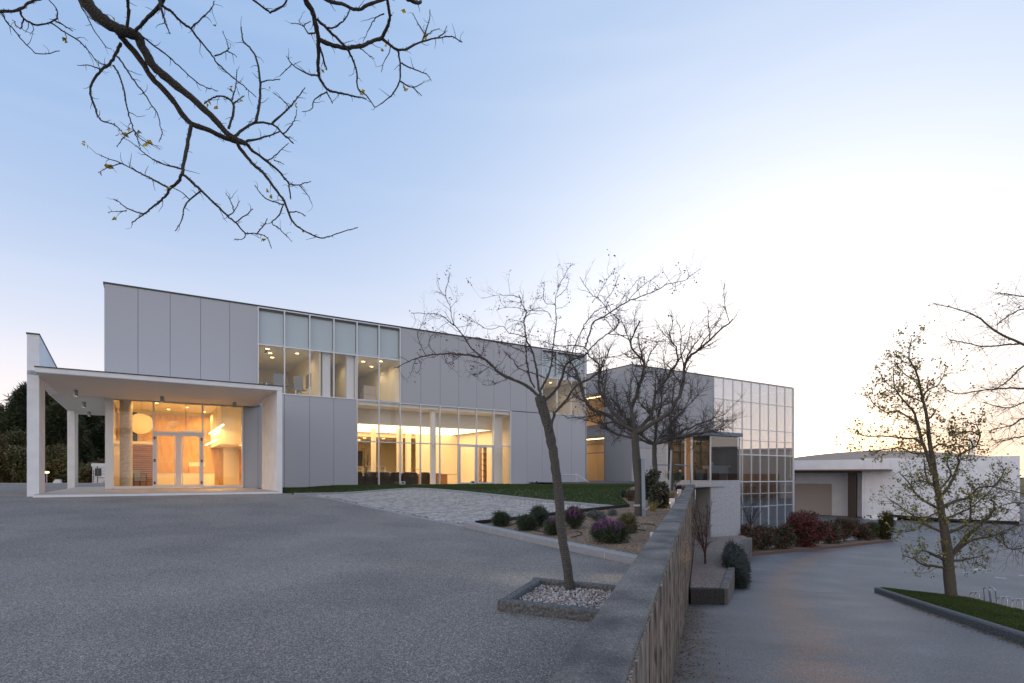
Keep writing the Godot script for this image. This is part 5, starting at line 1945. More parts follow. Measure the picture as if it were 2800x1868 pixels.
# a shrub: stems from the base and sprays of leaves through an uneven rounded volume
func bush(called: String, label: String, category: String, p: Vector3, rx: float, h: float, n: int, kind: String, size: float, cols: Array, stems := 5, group := "", hollow := .25, squash := 1.0) -> Node3D:
	var o := thing(called, label, category, p, 0, group)
	var g := Geo.new()
	var ends := []
	for k in stems:
		var a := rnd(0, TAU)
		var e := Vector3(cos(a) * rx * rnd(.2, .8), h * rnd(.55, .92), sin(a) * rx * rnd(.2, .8) * squash)
		var q := smooth_path(PackedVector3Array([Vector3(rnd(-.03, .03), -.03, rnd(-.03, .03)), e * .5 + rv() * rx * .15, e]), 3, rx * .02)
		var rr := taper(q.size(), .006 + h * .008, .003)
		g.tube(q, rr, 4, false)
		sprout(g, q, rr, 5, h * .3, .004, 0, .4, ends)
	part(o, "stem", g.mesh(), M.twig)
	var lumps := []
	for k in 9:
		var a := rnd(0, TAU)
		lumps.append([Vector3(cos(a) * rnd(.1, .62), rnd(-.55, .55), sin(a) * rnd(.1, .62)), rnd(.38, .62)])
	var places := []
	var tints := PackedColorArray()
	for k in n:
		var l: Array = lumps[k % lumps.size()]
		var d := rv().normalized() * pow(rng.randf(), .4)
		var q: Vector3 = (l[0] + d * l[1])
		if q.length() < hollow and rng.randf() < .6:
			continue
		var w := Vector3(q.x * rx, h * .52 + q.y * h * .5, q.z * rx * squash)
		if w.y < 0.01:
			w.y = rnd(.01, .12)
		places.append(Transform3D(spin(d + Vector3(0, .7, 0), rnd(0, TAU), Vector3.ONE * size * rnd(.65, 1.25)), w))
		tints.append(shade(cols[rng.randi_range(0, cols.size() - 1)], .28))
	scatter(o, "foliage", clump(kind), M.leaf, places, tints)
	return o

func overhanging_tree() -> void:
	seen_px.clear()
	var o := thing("overhanging_tree", "dark bare branches with a few yellow leaves hanging from the top edge", "tree", Vector3(-4.2, -1.62, 1.6))
	# each: width at start, at end, depth at the start, change of depth, then bearings
	var limbs := [
		[35, 13, 4.3, .5, [225, -40, 234, 0, 265, 41, 303, 70, 348, 88, 376, 99, 392, 134, 418, 179, 453, 210, 497, 246, 542, 284, 577, 316, 606, 348, 631, 373, 670, 393]],
		[17, 12, 4.4, .5, [312, 76, 319, 82, 338, 108, 376, 153, 414, 210, 456, 255, 488, 297, 523, 338, 574, 357, 608, 374, 646, 387, 673, 391]],
		[11, 8, 4.7, -.2, [523, 339, 516, 375, 508, 416, 501, 450, 499, 476]],
		[9, 2, 4.6, .2, [499, 476, 486, 498, 465, 515, 455, 533, 435, 552, 414, 569, 394, 585, 370, 603, 360, 610]],
		[8, 2, 4.6, .3, [499, 476, 520, 493, 547, 518, 574, 545, 601, 569, 622, 591, 646, 610, 670, 637, 700, 639, 727, 647, 743, 680]],
		[6, 2, 4.6, .2, [465, 515, 418, 491, 370, 467, 333, 447, 271, 423]],
		[3, 1.5, 4.6, .1, [333, 447, 302, 454, 268, 472]],
		[4, 1.5, 4.6, .2, [394, 585, 346, 569, 326, 552, 312, 547]],
		[2.5, 1.5, 4.6, .1, [346, 576, 295, 581]],
		[5, 2, 4.6, -.2, [550, 520, 520, 545, 503, 569, 496, 603, 479, 632]],
		[3, 1.5, 4.6, -.2, [520, 545, 490, 522, 470, 512]],
		[4, 1.5, 4.6, .1, [622, 591, 639, 579, 656, 549]],
		[3, 1.5, 4.6, .1, [639, 576, 630, 550, 617, 527]],
		[4, 2, 4.6, .1, [646, 607, 670, 590, 692, 571]],
		[3.5, 2, 4.6, .1, [704, 637, 721, 617, 731, 598]],
		[3, 1.5, 4.6, .1, [670, 637, 669, 650, 655, 655, 640, 654]],
		[5, 1.5, 4.6, .2, [496, 462, 465, 454, 431, 443, 404, 426, 367, 396, 336, 375]],
		[10, 2, 4.8, .3, [646, 389, 670, 423, 693, 450, 721, 474, 741, 501, 761, 528, 778, 552, 792, 590, 806, 613, 836, 634, 877, 651, 915, 641, 979, 622]],
		[9, 3, 4.8, .4, [673, 392, 690, 413, 724, 437, 758, 464, 778, 488, 790, 505, 795, 545]],
		[4, 2, 4.8, .2, [790, 503, 812, 506, 850, 496]],
		[3, 1.5, 4.8, .2, [819, 508, 840, 532, 853, 557]],
		[4, 1.5, 4.8, .2, [727, 437, 744, 433, 772, 406, 789, 391]],
		[3, 1.5, 4.8, .1, [748, 437, 777, 450]],
		[4, 1.5, 4.8, -.2, [775, 559, 731, 545, 710, 525, 697, 506]],
		[4, 1.5, 4.8, -.2, [775, 559, 765, 586, 744, 610, 758, 620, 775, 637, 799, 661]],
		[4, 1.5, 4.8, .1, [792, 580, 815, 580, 836, 590]],
		[8, 3, 4.8, .3, [642, 372, 673, 348, 697, 336, 744, 340, 772, 365, 802, 392]],
		[8, 3, 4.8, .2, [697, 336, 707, 300, 710, 271, 712, 230, 702, 166, 686, 134, 665, 113, 659, 75]],
		[6, 2, 4.8, .2, [744, 338, 778, 307, 799, 287, 804, 277, 823, 255, 834, 239]],
		[7, 3, 4.8, .2, [675, 385, 710, 379, 765, 360]],
		[4, 1.5, 4.8, .2, [775, 365, 799, 341, 808, 320, 811, 300]],
		[3, 1.5, 4.8, .1, [789, 293, 770, 270, 747, 255]],
		[4, 2, 4.8, .1, [712, 225, 740, 219, 766, 216]],
		[7, 3, 4.8, .2, [625, 351, 638, 306, 633, 277, 606, 263, 580, 268, 558, 284]],
		[4, 2, 4.8, .2, [633, 277, 644, 236, 647, 191]],
		[5, 2, 4.8, .1, [636, 285, 652, 272, 668, 262]],
		[8, 2, 4.0, .6, [425, -30, 440, 10, 472, 35, 497, 61, 523, 80, 548, 112, 574, 143, 596, 175, 628, 204, 647, 220, 673, 242, 700, 265]],
		[5, 2, 4.2, .2, [523, 77, 548, 54, 574, 29, 587, 3]],
		[4, 1.5, 4.3, .2, [587, 153, 619, 140, 622, 121, 609, 85]],
		[3, 1.5, 4.3, .1, [619, 140, 634, 146, 648, 156]],
		[12, 8, 4.1, .3, [450, -20, 446, 0, 424, 29, 399, 54, 370, 85]],
		[9, 8, 4.2, .2, [346, -30, 349, 0, 351, 38, 348, 85]],
		[8, 2, 3.9, -.1, [432, -20, 437, 10, 446, 45, 455, 70, 465, 92]],
		[5, 2, 4.5, .3, [386, 98, 424, 128, 462, 156, 497, 188, 536, 223, 561, 238, 596, 249]],
		[9, 2, 4.6, -.2, [330, 118, 316, 147, 300, 175, 277, 191, 255, 220, 247, 249, 255, 281, 265, 313, 281, 332, 313, 341, 338, 367]],
		[5, 1.5, 4.6, -.2, [316, 150, 335, 172, 351, 198, 373, 230, 395, 258, 418, 293, 430, 309, 437, 344, 443, 367, 434, 389]],
		[5, 1.5, 4.6, -.3, [309, 179, 325, 204, 338, 242, 348, 297, 357, 332, 367, 357, 389, 383, 415, 395, 440, 408]],
		[4, 1.5, 4.6, -.1, [367, 357, 376, 380, 384, 408]],
		[3, 1.5, 4.6, -.1, [365, 357, 338, 375, 320, 401]],
		[4, 1.5, 4.6, -.1, [277, 191, 250, 180, 210, 178]],
		[8, 6, 3.6, .2, [-30, 30, 0, 32, 48, 27, 77, 8, 112, -3]],
		[6, 2.5, 3.7, .2, [54, 29, 65, 51, 102, 69, 150, 54, 156, 29, 131, -4]],
		[4, 2, 3.7, .1, [65, 50, 55, 78, 33, 54]],
		[4, 2, 3.6, .4, [2, 33, 19, 61, 41, 86, 70, 121, 105, 147, 163, 139]],
		[4, 2.5, 3.7, .2, [150, 57, 172, 68, 198, 85]],
		[4, 2, 3.8, .7, [137, 61, 179, 89, 220, 115, 242, 140, 271, 172, 297, 179]],
		[4, 1.5, 4.1, .2, [213, -20, 217, 6, 236, 41, 271, 67]],
		[3, 1.5, 4.2, .2, [238, 45, 260, 88, 290, 128, 303, 133]],
		[17, 8, 4.3, .5, [832, -30, 836, 0, 855, 35, 865, 73, 871, 105, 871, 137, 869, 179, 871, 207]],
		[8, 3, 4.7, .2, [871, 207, 887, 236, 903, 249, 935, 255, 967, 263, 1002, 271]],
		[12, 9, 4.5, .2, [872, 108, 903, 121, 944, 131, 983, 126, 1015, 115, 1043, 104]],
		[9, 8, 4.7, -.4, [1043, 104, 1059, 73, 1066, 45, 1059, 0, 1062, -20]],
		[8, 2.5, 4.5, .4, [866, 51, 893, 77, 925, 108, 951, 137, 964, 163, 976, 201, 979, 242, 1002, 261, 1024, 293]],
		[8, 2, 4.7, .4, [1043, 105, 1088, 137, 1123, 128, 1161, 112, 1196, 104, 1238, 100, 1263, 116]],
		[6, 2, 4.8, .2, [1088, 140, 1094, 172, 1093, 220, 1075, 255, 1046, 281, 1024, 293]],
		[4, 1.5, 4.8, .2, [1097, 172, 1136, 191, 1168, 204, 1180, 220]],
		[4, 1.5, 4.8, .2, [1094, 222, 1129, 239, 1160, 223]],
		[3, 1.5, 4.8, .1, [1129, 239, 1153, 263]],
		[4, 1.5, 4.8, .1, [1155, 110, 1171, 64, 1176, 26]],
		[4, 1.5, 4.8, .1, [1158, 88, 1129, 38]],
		[4, 1.5, 4.8, .1, [1196, 104, 1213, 92, 1222, 70]],
		[3, 1.5, 4.8, .1, [1161, 100, 1180, 86, 1202, 78]],
		[9, 8, 3.9, .1, [880, -12, 893, 0, 948, 16, 979, 26, 1015, 10, 1046, 0, 1070, -18]],
		[7, 3, 4.5, .2, [874, 128, 884, 159, 893, 191]],
		[5, 3, 4.5, -.2, [893, 77, 919, 73, 944, 51, 957, 22]],
		[5, 2, 4.6, .2, [871, 205, 846, 204, 798, 175, 783, 153]],
		[3, 1.5, 4.7, .1, [798, 175, 767, 207]],
		[4, 1.5, 4.7, .1, [893, 252, 861, 271, 852, 297, 826, 305]],
		[4, 2, 4.7, .1, [893, 250, 902, 268, 908, 284]],
		[4, 1.5, 4.6, .1, [1050, 38, 1027, 48, 1011, 77, 992, 118]],
		[3, 1.5, 4.6, .1, [1062, 108, 1066, 137, 1050, 170, 1043, 198]],
		[3, 1.5, 4.6, .1, [983, 130, 1005, 148, 1024, 161]],
		[6, 5, 4.0, .1, [680, -12, 692, 0, 728, 27, 742, 32, 779, 10, 785, -12]],
		[5, 2, 4.5, .2, [866, 88, 846, 92, 835, 80, 832, 68, 850, 58]],
		[3, 1.5, 4.5, .1, [832, 72, 815, 65, 795, 63]],
		[11, 9, 4.0, .1, [1110, -6, 1135, 6, 1150, 5]],
	]
	var tw := Geo.new()
	var tips := []
	for l in limbs:
		var q := follow(l[4], l[2], l[3], l[0], l[1], 4, .004)
		var pts: PackedVector3Array = q[0]
		for k in pts.size():
			pts[k] -= o.position
		var rr: PackedFloat32Array = q[1]
		var len_ := 0.0
		for k in pts.size() - 1:
			len_ += pts[k].distance_to(pts[k + 1])
		if l[0] > 6:
			var g := Geo.new()
			g.tube(pts, rr, 8 if l[0] > 9 else 6, true)
			spurs(g, pts, rr, int(len_ * 30), .010)
			part(o, "limb", g.mesh(), M.bark_dark)
		else:
			tw.tube(pts, rr, 5, true)
		spurs(tw, pts, rr, int(len_ * 46), .0075)
		sprout(tw, pts, rr, int(len_ * 10.0), .13, .0034, 0, -.05, tips, .12, .55)
	stuff(part(o, "twigs", tw.mesh(), M.bark_dark))
	# the limbs run together, out of the frame, on a leaning trunk left of the camera
	var tr := Geo.new()
	var base := Vector3.ZERO
	var fork := Vector3(-.1, 4.3, -1.3)
	var t1 := smooth_path(PackedVector3Array([base + Vector3(0, -.2, 0), Vector3(.05, 1.6, -.2), Vector3(0, 3.2, -.7), fork]), 5, .01)
	tr.tube(t1, taper(t1.size(), .19, .11, .05), 12)
	for e in [at(225, -40, 4.3), at(832, -30, 4.3), at(450, -20, 4.1), at(346, -30, 4.2), at(-30, 30, 3.6), at(880, -12, 3.9), at(1070, -18, 4.0), at(1062, -20, 4.3), at(425, -30, 4.0), at(680, -12, 4.0)]:
		var to: Vector3 = e - o.position
		var mid: Vector3 = fork.lerp(to, .5) + Vector3(0, .45, 0)
		var p := smooth_path(PackedVector3Array([fork - Vector3(0, .1, 0), mid, to]), 6, .015)
		tr.tube(p, taper(p.size(), .055, .026 if to.distance_to(at(225, -40, 4.3) - o.position) > .1 else .048), 7)
	part(o, "trunk", tr.mesh(), M.bark_dark)
	var places := []
	var tints := PackedColorArray()
	for k in tips.size():
		if rng.randf() < .085:
			for j in rng.randi_range(1, 3):
				places.append(Transform3D(spin(Vector3(rnd(-1, 1), rnd(-1, .4), rnd(-1, 1)), rnd(0, TAU), Vector3.ONE * rnd(.6, 1.2)), tips[k][0] + rv() * .012))
				tints.append(shade(Color(.50, .40, .035), .25))
	scatter(o, "leaves", leaf_mesh(.045, .036), M.leaf, places, tints)

func blossom(o: Node3D, tips: Array, share: float, size: float, cols: Array, called := "blossom") -> void:
	var places := []
	var tints := PackedColorArray()
	for t in tips:
		if rng.randf() > share:
			continue
		for j in rng.randi_range(2, 5):
			places.append(Transform3D(spin(rv(), rnd(0, TAU), Vector3.ONE * size * rnd(.6, 1.2)), t[0] + rv() * size * 1.2))
			tints.append(shade(cols[rng.randi_range(0, cols.size() - 1)], .3))
	if places.size() > 0:
		scatter(o, called, leaf_mesh(1.0, .75), M.leaf, places, tints)

# limbs given in a crop of the photograph: x = ox + px / k, y = oy + py / k
func crop(px: Array, ox: float, oy: float, k: float) -> Array:
	var r := []
	for j in px.size():
		r.append((ox if j % 2 == 0 else oy) + px[j] / k)
	return r

func judas_tree_front() -> void:
	seen_px.clear()
	var z := 6.95
	var base := at(1561, 1622, z)
	base.y = up(base.x, z) + .03
	z = -base.z
	var o := thing("judas_tree", "leaning bare tree with forked knobbly limbs in the pebble tree pit", "tree", base, 0, "bare Judas trees beside the wall")
	var g := Geo.new()
	var t := follow([1562, 1632, 1559, 1606, 1549, 1537, 1535, 1454, 1531, 1382, 1523, 1311, 1513, 1239, 1505, 1195, 1494, 1150, 1483, 1112, 1476, 1084], z, .1, 34, 23, 5, .006)
	var pts: PackedVector3Array = t[0]
	var rr: PackedFloat32Array = t[1]
	for k in pts.size():
		pts[k] -= o.position
		var f := float(k) / pts.size()
		rr[k] = (lerpf(38, 25, clampf(f / .12, 0, 1)) if f < .12 else lerpf(25, 29, clampf((f - .6) / .4, 0, 1))) * .5 / F * z * rnd(.96, 1.05)
	g.tube(pts, rr, 14)
	spurs(g, pts, rr, 70, .012)
	part(o, "trunk", g.mesh(), M.bark_grey)
	var limbs := [
		[30, 6, .5, [1050, 975, 1000, 925, 960, 895, 850, 845, 770, 805, 710, 750, 640, 695, 560, 675, 470, 665, 380, 660, 290, 665, 200, 680, 100, 720, 0, 765]],
		[14, 4, .3, [640, 695, 590, 650, 540, 595, 500, 530, 450, 470, 400, 430, 350, 390, 260, 370, 120, 365]],
		[7, 3, .1, [435, 452, 410, 380, 405, 320, 370, 240, 380, 160, 405, 70]],
		[4, 2, .1, [375, 238, 345, 225, 312, 212]],
		[6, 2.5, .2, [230, 675, 190, 600, 165, 520, 200, 440, 215, 350]],
		[6, 2.5, -.2, [480, 668, 430, 712, 378, 732, 340, 680]],
		[6, 2.5, -.3, [740, 782, 680, 760, 600, 722, 520, 705]],
		[6, 2.5, -.3, [830, 840, 760, 872, 690, 890, 640, 885]],
		[6, 2.5, -.5, [700, 745, 640, 790, 590, 830, 550, 800]],
		[7, 2.5, .4, [520, 560, 600, 540, 700, 570, 800, 585, 850, 600]],
		[7, 2.5, .2, [300, 665, 250, 600, 260, 540, 330, 500, 390, 520]],
		[22, 6, .3, [1062, 965, 1045, 860, 1030, 760, 1010, 660, 990, 610, 960, 560, 950, 480, 945, 400, 965, 360, 940, 320, 905, 230]],
		[15, 8, -.3, [1020, 910, 985, 840, 968, 750, 960, 660, 955, 560]],
		[5, 2, .2, [910, 250, 840, 235, 740, 235, 630, 255]],
		[4, 2, .2, [760, 235, 775, 290, 810, 320]],
		[6, 2.5, .2, [1140, 400, 1115, 355, 1000, 345, 890, 325, 810, 320, 740, 345]],
		[8, 3, .3, [950, 650, 850, 610, 760, 580, 640, 560, 540, 545]],
		[7, 3, -.3, [955, 540, 900, 520, 830, 510, 790, 460, 680, 480, 580, 430, 500, 385]],
		[5, 2.5, .1, [945, 440, 890, 420, 832, 415]],
		[20, 5, .3, [1068, 920, 1110, 840, 1140, 750, 1150, 640, 1160, 560, 1180, 420, 1170, 290]],
		[6, 3, .2, [1170, 300, 1100, 290, 1085, 220, 1090, 150, 1075, 145]],
		[6, 3, .2, [1170, 290, 1185, 210, 1215, 130, 1245, 80, 1282, 20]],
		[5, 2.5, .1, [1180, 250, 1250, 190, 1262, 150, 1275, 105]],
		[10, 4, -.4, [1095, 835, 1000, 800, 900, 765, 860, 700, 800, 650]],
		[26, 12, -.3, [1095, 1005, 1170, 930, 1210, 860, 1240, 760, 1290, 710, 1370, 680, 1410, 655]],
		[11, 5, -.2, [1410, 655, 1380, 610, 1300, 600, 1180, 600, 1080, 570]],
		[10, 4, .3, [1270, 705, 1320, 590, 1360, 500, 1390, 440, 1440, 380, 1500, 330, 1600, 295]],
		[14, 3, .4, [1390, 612, 1420, 520, 1450, 430, 1530, 390, 1620, 330, 1700, 280, 1800, 240, 1900, 200, 2000, 150, 2100, 130, 2160, 90, 2235, 40]],
		[5, 2, .1, [2060, 140, 2085, 90, 2080, 30]],
		[5, 2, .1, [2150, 95, 2135, 50, 2125, 5]],
		[10, 4, -.2, [1405, 645, 1470, 580, 1560, 512, 1620, 470, 1625, 400, 1560, 350, 1500, 270, 1430, 220, 1350, 100]],
		[7, 2.5, .2, [1560, 515, 1700, 530, 1850, 560, 2000, 575, 2200, 550]],
		[6, 2.5, .2, [1600, 345, 1660, 260, 1750, 150, 1810, 95]],
		[6, 2.5, .2, [1440, 290, 1490, 220, 1540, 140, 1610, 30]],
		[6, 2.5, .2, [1530, 280, 1590, 200, 1645, 80]],
		[6, 2.5, .3, [1700, 280, 1780, 190, 1860, 130, 1930, 90]],
		[26, 11, -.4, [1110, 1310, 1128, 1230, 1150, 1149, 1180, 1080, 1260, 990, 1330, 890, 1430, 840, 1490, 790, 1492, 740, 1430, 690, 1400, 650]],
		[11, 5, -.4, [1185, 1075, 1260, 1010, 1330, 950, 1380, 930]],
		[9, 2.5, -.2, [1290, 905, 1260, 830, 1280, 780, 1350, 740, 1450, 700, 1600, 680, 1720, 640, 1800, 590, 1900, 540, 1960, 500]],
		[6, 2.5, -.2, [1550, 685, 1620, 690, 1690, 715]],
		[7, 3, -.3, [1240, 760, 1180, 700, 1130, 640, 1090, 600]],
	]
	var tw := Geo.new()
	var tips := []
	for l in limbs:
		var q := follow(crop(l[3], 1080, 720, 2.6716), z, l[2], l[0] / 2.6716 * .86, l[1] / 2.6716 * .86, 4, .007)
		var p: PackedVector3Array = q[0]
		for k in p.size():
			p[k] -= o.position
		var len_ := 0.0
		for k in p.size() - 1:
			len_ += p[k].distance_to(p[k + 1])
		if l[0] >= 10:
			var h := Geo.new()
			h.tube(p, q[1], 8)
			spurs(h, p, q[1], int(len_ * 26), .014)
			part(o, "limb", h.mesh(), M.bark_grey)
		else:
			tw.tube(p, q[1], 5)
		spurs(tw, p, q[1], int(len_ * 34), .010)
		sprout(tw, p, q[1], int(len_ * 12.0), .32, .0042, 1, .18, tips, .2, .5)
	stuff(part(o, "twigs", tw.mesh(), M.twig))
	blossom(o, tips, .16, .026, [Color(.14, .05, .17), Color(.10, .04, .14), Color(.24, .09, .05), Color(.20, .05, .10)])

# vase-shaped bare tree: a few followed limbs, then forks of ever finer twigs
func vase_tree(label: String, base: Vector3, height: float, spread: float, trunk_h: float, r: float, lean: float, limbs: Array, density: float, seed_: int, bloom: Array, group := "") -> Node3D:
	rng.seed = seed_
	var o := thing("judas_tree", label, "tree", base, 0, group)
	var g := Geo.new()
	var top := Vector3(lean, trunk_h, 0)
	var t := smooth_path(PackedVector3Array([Vector3(0, -.15, 0), Vector3(lean * .1, trunk_h * .35, .02), Vector3(lean * .7, trunk_h * .7, -.02), top]), 5, .006)
	var rr := taper(t.size(), r * 1.25, r * .85, .06)
	g.tube(t, rr, 10)
	spurs(g, t, rr, 30, .012)
	part(o, "trunk", g.mesh(), M.bark_grey)
	var tw := Geo.new()
	var tips := []
	for l in limbs:
		var ctrl := PackedVector3Array([top - Vector3(0, r * .6, 0)])
		for k in range(0, l.size(), 3):
			ctrl.append(Vector3(l[k] * spread, trunk_h + l[k + 1] * (height - trunk_h), l[k + 2] * spread))
		var p := smooth_path(ctrl, 5, .028)
		var q := taper(p.size(), r * .56, r * .13, .14)
		var h := Geo.new()
		h.tube(p, q, 7)
		part(o, "limb", h.mesh(), M.bark_grey)
		var sec := []
		var sg := Geo.new()
		# secondary limbs along it, then twigs along those
		for s in 11:
			var f := lerpf(.12, .98, (s + rng.randf()) / 11.0) * (p.size() - 1.001)
			var i := int(f)
			var c := p[i]
			var d := ((p[i + 1] - p[i]).normalized() * .7 + rv() * .8 + Vector3(0, .25, 0)).normalized()
			var ln := spread * rnd(.35, .7)
			var sp := PackedVector3Array([c])
			for e in 5:
				d = (d + rv() * .3 + Vector3(0, .10, 0)).normalized()
				c += d * ln / 5
				sp.append(c)
			sp = smooth_path(sp, 2, .008)
			var sr := taper(sp.size(), q[i] * .55, r * .07)
			sg.tube(sp, sr, 5)
			sprout(tw, sp, sr, int(24 * density), spread * .30, r * .085, 1, .15, tips, .08, .42)
		part(o, "limb", sg.mesh(), M.bark_grey)
		sprout(tw, p, q, int(26 * density), spread * .28, r * .08, 1, .2, tips, .2, .42)
	stuff(part(o, "twigs", tw.mesh(), M.twig))
	if bloom.size() > 0:
		blossom(o, tips, .05, .02, bloom)
	return o

func stake(label: String, foot: Vector3, top: Vector3, r: float) -> void:
	var o := thing("tree_stake", label, "stake", foot)
	var g := Geo.new()
	g.obox(frame_between(Vector3(0, -.2, 0), top - foot), Vector3(r * 2, r * 2, (top - foot).length() + .2))
	part(o, "post", g.mesh(), M.steel_blue if r > .04 else M.aluminium_dark)

func bed_trees() -> void:
	var g := "bare Judas trees beside the wall"
	var b2 := at(1749, 1417, 14.3)
	b2.y = up(b2.x, 14.3) + .08
	vase_tree("taller bare tree tied to a grey stake in the planting bed", b2, 4.95, 1.6, 2.15, .105, -.12, [
		[-.45, .10, .1, -.85, .22, .2, -1.0, .52, .1, -1.1, .62, .0],
		[-.10, .22, -.1, .02, .45, .1, .12, .62, -.2, -.12, .78, -.1, .0, .98, 0],
		[.35, .12, .2, .62, .34, .1, .72, .60, .0, .95, .74, .2, 1.35, .95, .3],
		[.25, .15, -.3, .45, .42, -.6, .75, .70, -.5, .60, .95, -.6],
		[-.35, .18, -.4, -.55, .45, -.6, -.45, .72, -.7],
	], 0.55, 501, [Color(.14, .05, .16), Color(.24, .09, .05)], g)
	rng.seed = 77
	stake("tall grey square stake tied to the second bare tree", at(1761, 1427, 14.0) , at(1757, 1255, 14.2), .042)
	var st := thing("tree_strap", "pale webbing strap tying the second bare tree to its stake", "strap", at(1748, 1384, 14.2))
	var sg := Geo.new()
	var c := PackedVector3Array()
	for k in 17:
		var a := TAU * k / 16.0
		c.append(at(1747, 1385, 14.3) - st.position + Vector3(cos(a) * .135, sin(a) * .01, sin(a) * .135))
	for k in 16:
		sg.quad(c[k], c[k + 1], c[k + 1] + Vector3(0, .045, 0), c[k] + Vector3(0, .045, 0))
	sg.quad(at(1757, 1383, 14.1) - st.position, at(1764, 1391, 13.95) - st.position, at(1764, 1396, 13.95) - st.position, at(1757, 1388, 14.1) - st.position)
	sg.quad(at(1764, 1391, 13.9) - st.position, at(1778, 1383, 13.95) - st.position, at(1776, 1389, 13.95) - st.position, at(1764, 1398, 13.9) - st.position)
	part(st, "webbing", sg.mesh(), M.strap)
	var b3 := at(1792, 1352, 20.0)
	b3.y = up(b3.x, 20.0) + .08
	vase_tree("bushy bare tree with a wide twiggy crown, third along the wall", b3, 4.3, 1.75, 1.95, .085, -.03, [
		[-.40, .16, .1, -.75, .42, .3, -.95, .70, .1], [-.62, .12, -.3, -1.05, .26, -.4], [.45, .14, .1, .95, .30, .2, 1.35, .42, .1], [.30, .22, -.3, .70, .52, -.4, 1.0, .78, -.2], [.0, .3, .2, .05, .62, .3, .1, .95, .2], [.6, .10, .4, 1.2, .16, .5],
	], 0.75, 502, [], g)
	var b4 := at(1837, 1341, 24.0)
	b4.y = up(b4.x, 24.0) + .08
	vase_tree("smallest bare tree, last along the wall before the gatehouse", b4, 3.4, 1.2, 1.95, .055, .0, [
		[-.35, .25, .1, -.75, .6, .2], [.45, .18, .1, 1.1, .34, .2, 1.5, .44, .1], [.1, .35, -.2, .3, .9, -.2], [-.1, .4, .3, -.2, .85, .3],
	], 0.6, 503, [], g)
	rng.seed = 78
	stake("thin grey stake standing against the third bare tree", at(1801, 1352, 19.8), at(1801, 1232, 19.8), .03)
	stake("thin pale stake leaning beside the smallest bare tree", at(1831, 1340, 23.6), at(1836, 1232, 23.7), .03)

